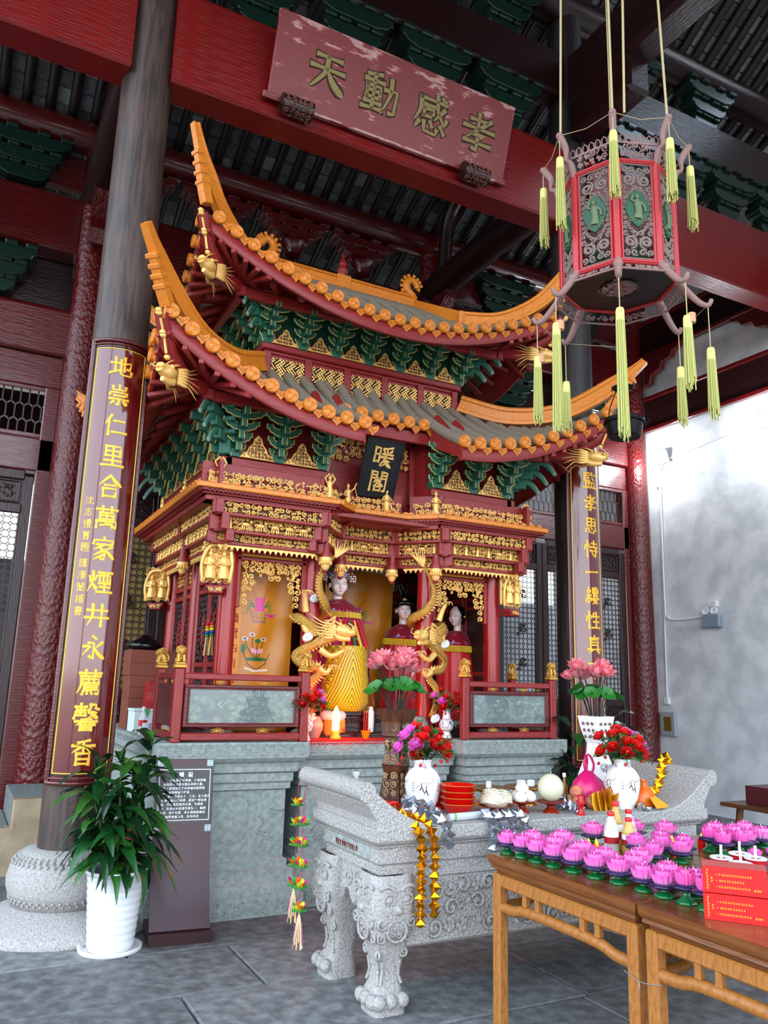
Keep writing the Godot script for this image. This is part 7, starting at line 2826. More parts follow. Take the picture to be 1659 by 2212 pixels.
func build_plinth_things() -> void:
	var y := 1.187
	# glowing candle lamp
	var o := thing("candle_lamp", "tall glowing yellow candle lamp on the red cloth below the main statue", "lamp", V(2.70, y, -5.92))
	var b := MB.new()
	b.lathe([W(0.04, 0), W(0.045, 0.01), W(0.03, 0.03), W(0.036, 0.05), W(0.03, 0.06)], 18)
	obj("base", o, [b, flame_mat(Color(0.95, 0.55, 0.04), 0.7)])
	b = MB.new()
	b.lathe([W(0.028, 0.055), W(0.03, 0.07), W(0.03, 0.19), W(0.02, 0.215), W(0.012, 0.235), W(0.001, 0.255)], 18)
	obj("candle_flame", o, [b, flame_mat(Color(1.0, 0.86, 0.45), 4.0)])
	var l := OmniLight3D.new()
	l.name = "candle_light"
	l.light_color = Color(1.0, 0.35, 0.12)
	l.light_energy = 0.35
	l.light_size = 0.06
	l.omni_range = 8
	l.omni_attenuation = 2
	l.shadow_enabled = true
	l.position = V(2.70, y + 0.16, -5.80)
	add_child(l)
	# incense bowl with red sticks
	o = thing("incense_bowl", "amber bowl with three lit red incense sticks", "incense burner", V(2.98, y, -5.95))
	b = MB.new()
	dish(b, Vector3.ZERO, 0.04, 0.055)
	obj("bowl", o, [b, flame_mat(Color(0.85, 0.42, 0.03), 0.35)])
	for k in 3:
		b = MB.new()
		b.tube([V(-0.018 + 0.018 * k, 0.03, 0), V(-0.018 + 0.018 * k, 0.2, 0)], 0.004, 6)
		var t := MB.new()
		t.tube([V(-0.018 + 0.018 * k, 0.2, 0), V(-0.018 + 0.018 * k, 0.21, 0)], 0.0042, 6)
		obj("incense_stick", o, [b, mat(Color(0.85, 0.05, 0.06), 0.3), t, flame_mat(Color(1, 0.4, 0.1), 2)])
	# bag of bread
	o = thing("bread_bag", "orange paper bag of bread with a crumpled white top behind the candle lamp", "bag", V(2.76, y, -6.12), 0.15)
	b = MB.new()
	b.box(V(0, 0.075, 0), V(0.2, 0.15, 0.12), 0.02)
	obj("body", o, [b, mat(Color(0.85, 0.50, 0.12), 0.5)])
	b = MB.new()
	crumple(b, [W(0.10, 0.13), W(0.115, 0.15), W(0.12, 0.18), W(0.1, 0.2), W(0.05, 0.205)], 0.01, 3)
	obj("wrapper_top", o, [b, mat(Color(0.88, 0.80, 0.78), 0.5)])
	for k in 2:
		b = MB.new()
		glyph(b, "面包"[k], V(0.02 + 0.055 * k, 0.05, 0.0605), 0.048, 0.11, 0.001)
		obj("character", o, [b, mat(Color(0.35, 0.1, 0.03), 0.6)])
	# grey jars
	for q in [[V(2.53, y, -6.0), "round grey jar lit red beside the candle lamp"], [V(3.50, y, -6.02), "round grey jar half hidden behind the brown vase"]]:
		b = MB.new()
		b.lathe([W(0.05, 0), W(0.06, 0.01), W(0.088, 0.07), W(0.09, 0.11), W(0.06, 0.165), W(0.05, 0.17), W(0.045, 0.16)], 24)
		o = thing("jar", q[1], "jar", q[0], 0.0, "grey jars")
		obj("body", o, [b, mat(Color(0.50, 0.48, 0.46), 0.35)])
	# dark censer behind the third statue's rail
	o = thing("censer", "dark ceramic censer with a pale drip-glazed rim beside the statue in profile", "censer", V(3.93, y, -6.1))
	b = MB.new()
	b.lathe([W(0.05, 0), W(0.07, 0.01), W(0.06, 0.03), W(0.085, 0.06), W(0.082, 0.1), W(0.07, 0.12)], 22)
	obj("body", o, [b, mat(Color(0.20, 0.12, 0.13), 0.2)])
	b = MB.new()
	b.lathe([W(0.082, 0.1), W(0.086, 0.115), W(0.08, 0.13), W(0.06, 0.125)], 22)
	obj("rim", o, [b, M.stone])
	# silver thermos by the incense
	o = thing("steel_canister", "shiny steel canister behind the incense sticks", "canister", V(3.12, y, -6.15))
	b = MB.new()
	b.lathe([W(0.04, 0), W(0.042, 0.01), W(0.042, 0.2), W(0.03, 0.22), W(0.028, 0.24)], 20)
	obj("body", o, [b, mat(Color(0.75, 0.75, 0.77), 0.15, 1.0)])
	# things seen through the balustrade
	b = MB.new()
	dish(b, Vector3.ZERO, 0.05, 0.05)
	o = thing("brass_bowl", "small brass bowl seen under the near balustrade rail", "bowl", V(1.52, y, -5.88))
	obj("body", o, [b, mat(Color(0.75, 0.60, 0.22), 0.2, 0.8)])
	o = thing("red_lamp", "small red glass lamp seen under the balustrade by the white vase", "lamp", V(2.24, y, -5.88))
	b = MB.new()
	b.lathe([W(0.02, 0), W(0.032, 0.02), W(0.03, 0.05), W(0.018, 0.06)], 16)
	obj("body", o, [b, mat(Color(0.7, 0.06, 0.04), 0.15)])
	# goods on the plinth beside the shrine
	var cb := mat(Color(0.48, 0.24, 0.16), 0.7)
	for q in [[V(1.50, 1.18, -7.35), V(0.34, 0.26, 0.3), "lowest brown cardboard box behind the white foam box"], [V(1.50, 1.44, -7.35), V(0.34, 0.19, 0.3), "middle brown cardboard box behind the red tin"], [V(1.52, 1.63, -7.35), V(0.4, 0.22, 0.3), "topmost brown cardboard box under the black bag"]]:
		o = thing("cardboard_box", q[2], "box", q[0], 0.0, "cardboard boxes by the shrine")
		b = MB.new()
		b.box(V(0, q[1].y / 2, 0), q[1], 0.004)
		obj("carton", o, [b, cb])
		b = MB.new()
		b.box(V(0, q[1].y / 2, q[1].z / 2 + 0.001), V(q[1].x - 0.02, 0.003, 0.002))
		obj("seam", o, [b, mat(Color(0.3, 0.14, 0.09), 0.8)])
	b = MB.new()
	crumple(b, [W(0.09, 0), W(0.15, 0.02), W(0.13, 0.06), W(0.06, 0.11), W(0.03, 0.13)], 0.016, 6)
	tag(obj("plastic_bag", self, [b, mat(Color(0.02, 0.02, 0.025), 0.25)], V(1.47, 1.852, -7.35)), "crumpled black plastic bag on the topmost cardboard box", "bag")
	o = thing("foam_box", "white foam box with green tape under the red tin", "box", V(1.47, 1.18, -6.95))
	b = MB.new()
	b.box(V(0, 0.085, 0), V(0.30, 0.17, 0.24), 0.008)
	b.box(V(0, 0.175, 0), V(0.31, 0.02, 0.25), 0.005)
	obj("body", o, [b, mat(Color(0.80, 0.85, 0.84), 0.6)])
	b = MB.new()
	b.flat([V(-0.07, 0.186, 0.126), V(-0.02, 0.186, 0.126), V(-0.045, 0.11, 0.1265)])
	obj("green_tape", o, [b, mat(Color(0.2, 0.6, 0.3), 0.5)])
	o = thing("red_tin", "red gift bag with fine white print standing on the foam box", "gift bag", V(1.50, 1.366, -6.95))
	b = MB.new()
	moulded(b, [[0.0, 0.0], [0.0, 0.02], [-0.004, 0.12], [-0.004, 0.19], [-0.012, 0.21]], -0.085, 0.085, -0.05, 0.05)
	b.tube(smooth_line([V(-0.06, 0.2, 0.04), V(-0.05, 0.225, 0.04), V(0.05, 0.225, 0.04), V(0.06, 0.2, 0.04)], 3), 0.006, 6)
	obj("body", o, [b, mat(Color(0.62, 0.04, 0.06), 0.35)])
	b = MB.new()
	for k in 10:
		for j in 3:
			b.box(V(-0.07 + (k % 5) * 0.012 + (0.08 if k > 4 else 0.0), 0.07 + j * 0.025, 0.0475), V(0.003, 0.018, 0.001))
	obj("fine_print", o, [b, mat(Color(0.80, 0.45, 0.42), 0.6)])
	o = thing("water_bottle", "clear plastic water bottle with a red and white label beside the balustrade", "bottle", V(1.33, 1.18, -6.5))
	b = MB.new()
	b.lathe([W(0.03, 0), W(0.032, 0.01), W(0.032, 0.13), W(0.012, 0.18), W(0.012, 0.2)], 16)
	obj("bottle_body", o, [b, film()])
	b = MB.new()
	b.lathe([W(0.0325, 0.07), W(0.0325, 0.115)], 16, Vector3.ZERO, false)
	obj("label_band", o, [b, mat(Color(0.80, 0.1, 0.12), 0.4)])
	b = MB.new()
	b.lathe([W(0.0135, 0.195), W(0.0135, 0.215)], 14)
	obj("cap", o, [b, M.white])
	o = thing("paper_cup", "white plastic cup standing at the plinth's near corner", "cup", V(1.335, 1.18, -6.38))
	b = MB.new()
	b.lathe([W(0.026, 0), W(0.034, 0.1), W(0.035, 0.1), W(0.032, 0.095), W(0.024, 0.005)], 18)
	obj("body", o, [b, mat(Color(0.78, 0.79, 0.85), 0.4)])

# ---------------------------------------------------------------- wooden tables, candles, boxes
func square_table(at: Vector3, label: String) -> Node3D:
	var o := thing("square_table", label, "table", at, 0.0, "square wooden tables")
	var wx: StandardMaterial3D = M.honey
	var b := MB.new()
	moulded(b, [[-0.035, 0.735], [-0.03, 0.752], [-0.012, 0.758], [-0.014, 0.772], [-0.004, 0.784], [-0.002, 0.795], [-0.002, 0.816], [-0.006, 0.82]], -0.49, 0.49, -0.49, 0.49)
	obj("tabletop", o, [b, M.honeytop])
	for sx in [-1, 1]:
		for sz in [-1, 1]:
			b = MB.new()
			b.box(V(sx * 0.445, 0.368, sz * 0.445), V(0.058, 0.736, 0.058), 0.009)
			obj("leg", o, [b, wx])
	for k in 4:
		var t := Basis(Vector3.UP, k * PI / 2)
		b = MB.new().at(Transform3D(t, Vector3.ZERO))
		b.box(V(0, 0.705, 0.447), V(0.84, 0.058, 0.042), 0.008)
		obj("apron", o, [b, wx])
		b = MB.new().at(Transform3D(t, Vector3.ZERO))
		b.tube(smooth_line([V(-0.42, 0.585, 0.447), V(-0.33, 0.588, 0.447), V(-0.24, 0.606, 0.447), V(0, 0.61, 0.447), V(0.24, 0.606, 0.447), V(0.33, 0.588, 0.447), V(0.42, 0.585, 0.447)], 3), 0.025, 8, true, 0.85)
		obj("stretcher", o, [b, wx])
		for x in [-0.24, -0.15, 0.15, 0.24]:
			b = MB.new().at(Transform3D(t, Vector3.ZERO))
			b.box(V(x, 0.655, 0.447), V(0.03, 0.06, 0.034), 0.006)
			obj("strut", o, [b, wx])
	return o

func lotus_candle(kind: int) -> ArrayMesh:
	flower_mats()
	var b := MB.new()
	var g := MB.new()
	var s: float = [0.05, 0.068, 0.066, 0.05][kind]
	var h: float = [0.03, 0.035, 0.06, 0.045][kind]
	var rg2 := RandomNumberGenerator.new()
	rg2.seed = kind
	g.lathe([W(s * 0.62, 0), W(s * 0.7, 0.004), W(s * 0.62, 0.01), W(s * 0.25, h * 0.5), W(s * 0.3, h * 0.8)], 18, Vector3.ZERO, true, 0.08, 7)
	var d := MB.new()
	d.lathe([W(s * 0.3, h * 0.75), W(s * 0.95, h), W(s * 1.02, h + 0.008), W(s * 0.6, h + 0.012)], 18, Vector3.ZERO, true, 0.06, 9)
	var deep := lin([Color(0.90, 0.24, 0.66), Color(0.93, 0.30, 0.70), Color(0.90, 0.25, 0.64), Color(0.88, 0.12, 0.56)][kind])
	var pale := lin([Color(0.95, 0.68, 0.88), Color(0.97, 0.78, 0.91), Color(0.96, 0.70, 0.87), Color(0.93, 0.45, 0.76)][kind])
	for ring in 4:
		var n: int = [7, 10, 13, 14][ring]
		for k in n:
			var a := TAU * k / n + ring * 0.3
			var open: float = [0.1, 0.42, 0.74, 1.1][ring] - (0.35 if kind == 3 else 0.0)
			petal(b, Transform3D(Basis(Vector3.UP, a) * Basis(Vector3.RIGHT, open), V(sin(a), 0, cos(a)) * s * 0.14 * ring + V(0, h + 0.006, 0)), s * (0.95 - 0.06 * ring), s * 0.26, -0.8, pale, deep, 0.7)
	d.col = Color.WHITE
	var w := MB.new()
	w.tube([V(0, h + 0.03, 0), V(0.002, h + s * 1.05, 0.003), V(0.006, h + s * 1.22, 0.006)], 0.0015, 5)
	return mesh_of([[g, M.dishgreen], [d, M.dishdark], [b, M.wax], [w, M.white]])

func build_tables() -> void:
	M.honey = wood(Color(0.64, 0.41, 0.17), Color(0.56, 0.34, 0.13), 0.4, Vector3(9, 3, 9), 90, 0.06)
	M.honeytop = wood(Color(0.46, 0.27, 0.12), Color(0.40, 0.22, 0.09), 0.18, Vector3(9, 9, 0.7), 91, 0.05)
	M.dishgreen = mat(Color(0.03, 0.36, 0.17), 0.2)
	M.dishdark = mat(Color(0.16, 0.13, 0.28), 0.15)
	M.wax = mat(Color.WHITE, 0.16)
	M.wax.vertex_color_use_as_albedo = true
	M.wax.clearcoat_enabled = true
	square_table(V(2.91, 0, -2.97), "square honey-coloured wooden table with openwork apron standing before the stone altar")
	square_table(V(2.91, 0, -1.98), "square honey-coloured wooden table carrying the red boxes")
	square_table(V(3.895, 0, -2.97), "square honey-coloured wooden table beyond, carrying the far group of lotus candles")
	var ms := [lotus_candle(0), lotus_candle(1), lotus_candle(2), lotus_candle(3)]
	var ord := ["first", "second", "third", "fourth", "fifth", "sixth", "seventh", "eighth", "ninth"]
	var rows := [
		["small pink lotus candle in the altar-end edge row, %s from the altar", [[2.505, -3.41, 0], [2.515, -3.305, 0], [2.52, -3.2, 0], [2.53, -3.09, 0], [2.545, -2.975, 0]]],
		["broad pink lotus candle behind the altar-end row, %s from the altar", [[2.645, -3.39, 1], [2.66, -3.24, 1], [2.80, -3.35, 1], [2.70, -3.09, 1]]],
		["pink lotus candle in the middle group, %s from the altar", [[2.56, -2.85, 0], [2.69, -2.93, 1], [2.585, -2.735, 0], [2.715, -2.78, 1], [2.83, -2.86, 1]]],
		["pink lotus candle leading up to the red boxes, %s from the altar", [[2.59, -2.60, 0], [2.73, -2.60, 1], [2.595, -2.495, 0], [2.72, -2.45, 1], [2.60, -2.39, 3], [2.60, -2.29, 3]]],
		["pale lilac lotus candle behind the oil bottles, %s from the altar", [[3.29, -3.17, 0], [3.09, -3.14, 0], [3.19, -3.07, 0], [3.30, -3.03, 0], [2.995, -2.94, 0], [3.18, -2.94, 0]]],
		["pink lotus candle on a raised green dish, %s from the noodles", [[3.02, -3.37, 2], [3.30, -3.37, 2], [3.43, -3.27, 2]]],
		["lotus candle in the far group, %s counted from the oil bottles", [[3.68, -3.16, 2], [3.54, -3.08, 3], [3.49, -2.955, 3], [3.605, -2.945, 3], [3.66, -3.03, 0], [3.77, -3.04, 0], [3.82, -3.17, 1], [3.93, -3.07, 1], [3.98, -3.22, 1]]],
		["tiny dark pink lotus candle behind the wax cups, %s from the bottles", [[3.56, -2.83, 0], [3.68, -2.82, 0]]]]
	for q in rows:
		var k := 0
		for s in q[1]:
			var o := thing("lotus_candle", String(q[0]) % ord[k], "candle", V(s[0], 0.82, s[1]), k * 1.3, "pink lotus candles")
			var m := put("body", o, ms[s[2]])
			if q[0].begins_with("tiny"):
				m.scale = Vector3.ONE * 0.75
			elif s[2] == 0 or s[2] == 3:
				m.scale = V(1.1, 1.3, 1.1)
			k += 1
	# red tea-light candles
	var cup := MB.new()
	cup.lathe([W(0.019, 0), W(0.02, 0.004), W(0.02, 0.045), W(0.016, 0.046), W(0.014, 0.04)], 16)
	var fl := MB.new()
	fl.lathe([W(0.004, 0.04), W(0.007, 0.052), W(0.004, 0.066), W(0.0006, 0.076)], 8)
	var cm := mesh_of([[cup, mat(Color(0.85, 0.06, 0.02), 0.2)]])
	var fm := mesh_of([[fl, flame_mat(Color(1.0, 0.78, 0.1), 1.0)]])
	var k := 0
	for q in [["red candle beside the raised lotus candle, %s counted from the altar", [[2.86, -3.22], [2.90, -3.21], [2.93, -3.25], [2.89, -3.26]]], ["red candle behind the lilac lotus candles, %s counted from the bottles", [[3.22, -3.38], [3.37, -3.17], [3.41, -3.16], [3.39, -3.20], [3.36, -3.22]]], ["red candle by the far lotus group, %s from the altar", [[3.58, -3.17], [3.58, -3.02]]]]:
		k = 0
		for s in q[1]:
			var o := thing("red_candle", String(q[0]) % ord[k], "candle", V(s[0], 0.82, s[1]), 0.0, "red candles")
			put("cup", o, cm)
			put("flame", o, fm)
			k += 1
	# oil bottles
	var clear := mat(Color(0.93, 0.93, 0.90, 0.35), 0.1)
	clear.transparency = BaseMaterial3D.TRANSPARENCY_ALPHA
	var oil := mat(Color(0.80, 0.68, 0.25, 0.6), 0.1)
	oil.transparency = BaseMaterial3D.TRANSPARENCY_ALPHA
	for q in [[V(3.05, 0.82, -3.27), 0.19, false, "clear bottle with red cap and banded label, nearest the raised lotus candle"], [V(3.13, 0.82, -3.32), 0.23, true, "tallest oil bottle with red cap behind the other bottles"], [V(3.12, 0.82, -3.22), 0.165, true, "short oil bottle with red cap in front of the other bottles"], [V(3.20, 0.82, -3.30), 0.19, false, "clear bottle with a red strip on its side, nearest the lilac candles"]]:
		var h: float = q[1]
		var o := thing("cap_bottle", q[3], "bottle", q[0], 0.0, "capped bottles")
		var b := MB.new()
		b.lathe([W(0.034, 0), W(0.036, 0.006), W(0.036, h * 0.55), W(0.034, h * 0.62), W(0.016, h * 0.86), W(0.014, h * 0.92)], 20)
		obj("bottle_body", o, [b, oil if q[2] else clear])
		b = MB.new()
		b.lathe([W(0.0365, h * 0.22), W(0.0365, h * 0.38)], 20, Vector3.ZERO, false)
		obj("red_band", o, [b, mat(Color(0.62, 0.07, 0.12), 0.4)])
		b = MB.new()
		b.lathe([W(0.0366, h * 0.38), W(0.0366, h * 0.53)], 20, Vector3.ZERO, false)
		obj("white_band", o, [b, M.white])
		b = MB.new()
		b.lathe([W(0.017, h * 0.9), W(0.018, h * 0.91), W(0.018, h), W(0.014, h * 1.01)], 16)
		obj("cap", o, [b, mat(Color(0.78, 0.04, 0.05), 0.3)])
	# white-topped red cups with candle sticks
	k = 0
	for q in [V(3.17, 0.82, -2.70), V(3.15, 0.82, -2.58), V(3.31, 0.82, -2.63), V(3.33, 0.82, -2.73)]:
		var o := thing("wax_cup", ["red cup of white wax at the back, nearest the lilac candles", "red cup of white wax just above the red boxes", "red cup of white wax against the gold paper lotus", "red cup of white wax half hidden behind another cup by the gold paper lotus"][k], "cup candle", q, 0.0, "cups of wax")
		var b := MB.new()
		b.lathe([W(0.034, 0), W(0.046, 0.07), W(0.048, 0.07)], 22)
		obj("cup", o, [b, mat(Color(0.75, 0.05, 0.16), 0.35)])
		b = MB.new()
		b.lathe([W(0.049, 0.068), W(0.05, 0.073), W(0.046, 0.075), W(0.0, 0.066)], 22)
		obj("wax", o, [b, M.white])
		b = MB.new()
		b.tube([V(0, 0.06, 0), V(0.0, 0.1, 0), V(0.002, 0.125, 0)], 0.006, 8)
		obj("wick_stick", o, [b, mat(Color(0.85, 0.84, 0.80), 0.5)])
		k += 1
	# red printed boxes
	var im := Image.create(512, 208, false, Image.FORMAT_RGB8)
	im.fill(Color(0.80, 0.05, 0.05))
	var r := RandomNumberGenerator.new()
	r.seed = 3
	var keys := G.keys()
	for j in 3:
		var n: int = [13, 10, 12][j]
		ink_blob(im, W(110, 60 + j * 48), W(4, 4), Color(0.93, 0.72, 0.15))
		for i in n:
			tick(im, W(135 + i * 21, 60 + j * 48), 15, r)
	for i in 5:
		tick(im, W(345 + i * 22 + (24 if i > 1 else 0), 160) if i > 1 else W(420 + i * 22, 160), 15, r)
	for i in 7:
		tick(im, W(36, 30 + i * 24), 17, r)
	for i in 2:
		tick(im, W(72, 90 + i * 24), 17, r)
	var fr := pic(im, 0.35)
	var plain := mat(Color(0.74, 0.045, 0.045), 0.3)
	var ends := mat(Color(0.80, 0.06, 0.05), 0.3)
	var turn := -0.88
	var dx := V(cos(-turn), 0, sin(-turn))
	k = 0
	for q in [[V(2.615, 0.82, -2.175), "lower red printed candle box of the stack of two", 0.0], [V(2.615, 0.912, -2.175), "upper red printed candle box of the stack of two", 0.02], [V(2.80, 0.82, -1.995), "single red printed candle box under the gold paper lotus", 0.0]]:
		var o := thing("candle_box", q[1], "box", q[0], turn + q[2], "red candle boxes")
		var b := MB.new()
		b.box(V(0, 0.045, 0), V(0.215, 0.09, 0.12), 0.0015)
		obj("carton", o, [b, plain])
		b = MB.new()
		b.quad(V(-0.106, 0.001, 0.0606), V(0.106, 0.001, 0.0606), V(0.106, 0.089, 0.0606), V(-0.106, 0.089, 0.0606), V(0, 0, 1))
		obj("printed_face", o, [b, fr])
		b = MB.new()
		for j in 5:
			b.box(V(0.1079, 0.072 - j * 0.014, 0.03), V(0.0006, 0.0025, 0.04 - 0.006 * (j % 3)))
		obj("end_print", o, [b, mat(Color(0.35, 0.05, 0.06) if k == 1 else Color(0.92, 0.68, 0.2), 0.5)])
		k += 1
	# gold paper lotus standing on the single box
	var o := thing("paper_lotus", "tall gold and red folded paper lotus standing on the single red box", "paper lotus", V(2.82, 0.911, -1.985))
	for j in 9:
		var b := MB.new()
		var a := TAU * j / 9
		var t := Transform3D(Basis(Vector3.UP, a) * Basis(Vector3.RIGHT, 0.1), V(sin(a), 0, cos(a)) * 0.045)
		b.at(t)
		b.flat([V(-0.028, 0, 0), V(0.028, 0, 0), V(0.032, 0.11, 0.006), V(0, 0.155, 0.012), V(-0.032, 0.11, 0.006)])
		obj("gold_petal", o, [b.home(), mat(Color(0.92, 0.70, 0.10), 0.35)])
		if j % 2 == 0:
			b = MB.new().at(Transform3D(Basis(Vector3.UP, a + 0.3), V(sin(a + 0.3), 0, cos(a + 0.3)) * 0.034))
			b.flat([V(-0.028, 0.08, 0), V(0.028, 0.08, 0), V(0.02, 0.16, 0.01), V(0, 0.185, 0.01), V(-0.02, 0.16, 0.01)])
			obj("red_petal", o, [b.home(), mat(Color(0.85, 0.25, 0.18), 0.4)])
	var b := MB.new()
	b.lathe([W(0.05, 0), W(0.05, 0.02), W(0.042, 0.09)], 16)
	obj("core", o, [b, mat(Color(0.85, 0.6, 0.1), 0.4)])
	b = MB.new()
	b.box(V(3.86, 0.824, -2.86), V(0.16, 0.006, 0.09), 0.002)
	tag(obj("red_card", self, [b, mat(Color(0.5, 0.1, 0.06), 0.5)]), "flat dull red card lying beside the far lotus candles", "card")
	# wire that ties the two near tables together
	b = MB.new()
	b.tube(smooth_line([V(2.43, 0.56, -2.56), V(2.43, 0.545, -2.47), V(2.44, 0.56, -2.38)], 5), 0.0018, 5)
	b.tube(smooth_line([V(2.428, 0.55, -2.48), V(2.42, 0.53, -2.47), V(2.422, 0.505, -2.475)], 5), 0.0018, 5)
	tag(obj("tie_wire", self, [b, mat(Color(0.6, 0.6, 0.6), 0.4, 0.6)]), "thin wire twisted between the legs of the two near tables", "wire")
	# low desk with maroon boxes beyond the altar
	o = thing("desk", "old brown wooden desk with slanting legs beyond the altar's far end", "desk", V(6.1, 0, -4.4))
	b = MB.new()
	b.box(V(0, 0.735, 0), V(0.9, 0.03, 0.8), 0.006)
	obj("desktop", o, [b, tinted(M.honey, Color(0.55, 0.5, 0.48))])
	for sx in [-1, 1]:
		for sz in [-1, 1]:
			b = MB.new()
			b.bar(V(sx * 0.3, 0.72, sz * 0.32), V(sx * 0.4, 0.0, sz * 0.36), 0.045, 0.045, 0.005)
			obj("leg", o, [b, tinted(M.honey, Color(0.7, 0.6, 0.55))])
	var mr := mat(Color(0.27, 0.04, 0.07), 0.4)
	for q in [[V(5.98, 0.75, -4.5), V(0.4, 0.14, 0.3), "maroon box lying on the brown desk"], [V(6.15, 0.0, -4.25), V(0.5, 0.5, 0.4), "large maroon box under the brown desk"]]:
		o = thing("maroon_box", q[2], "box", q[0], 0.0, "maroon boxes")
		b = MB.new()
		b.box(V(0, q[1].y / 2, 0), q[1], 0.004)
		obj("carton", o, [b, mr])
		b = MB.new()
		for j in 6:
			b.box(V(-0.12 + j * 0.035, q[1].y * 0.55, q[1].z / 2 + 0.001), V(0.018, 0.018, 0.001))
		obj("print", o, [b, mat(Color(0.5, 0.3, 0.3), 0.5)])

func tick(im: Image, c: Vector2, s: float, r: RandomNumberGenerator) -> void:
	var col := Color(0.93, 0.72, 0.15)
	for k in 4:
		var a := c + W(r.randf_range(-0.4, 0.4), -0.4 + 0.26 * k) * s
		ink(im, a - W(s * 0.3, 0), a + W(s * 0.3, 0), 1.6, col)
	ink(im, c - W(0, s * 0.5), c + W(0, s * 0.5), 1.8, col)

# ---------------------------------------------------------------- hanging things
const LC := Vector3(3.73, 0, -3.76)
const LF := -0.78

func lv(k: float, r: float, y: float) -> Vector3:
	var a := 0.781 - k * PI / 4
	return V(-sin(a) * r, y, cos(a) * r)

func tassel(o: Node3D, tip: Vector3, cord: float, length: float, wooden: bool, sd: int) -> void:
	var b := MB.new()
	b.tube([tip, tip - V(0, cord * 0.5, 0), tip - V(0, cord, 0)], 0.0035, 5)
	var r := RandomNumberGenerator.new()
	r.seed = sd
	var p := tip - V(0, cord, 0)
	var h := MB.new()
	h.lathe([W(0.001, 0), W(0.022, -0.004), W(0.026, -0.02), W(0.027, -0.085), W(0.025, -0.09)], 14, p)
	var s := MB.new()
	for k in 44:
		var a := k * 2.4
		var q := 0.026 * sqrt((k + 0.5) / 44.0)
		var e := V(cos(a) * q * 1.35, -length + r.randf() * 0.09, sin(a) * q * 1.35)
		s.tube([p + V(cos(a) * q, -0.08, sin(a) * q), p + V(cos(a) * q * 1.15, -length * 0.5, sin(a) * q * 1.15), p + e], 0.0042, 4, false)
	var m := obj("tassel", o, [s, M.tassel, h, M.tasselcap, b, M.cord])
	if wooden:
		b = MB.new()
		b.lathe([W(0.024, 0), W(0.026, 0.01), W(0.026, 0.06), W(0.02, 0.064)], 12, p + V(0.02, -0.05, 0.015))
		obj("wooden_bobbin", m, [b, mat(Color(0.78, 0.58, 0.42), 0.6)])

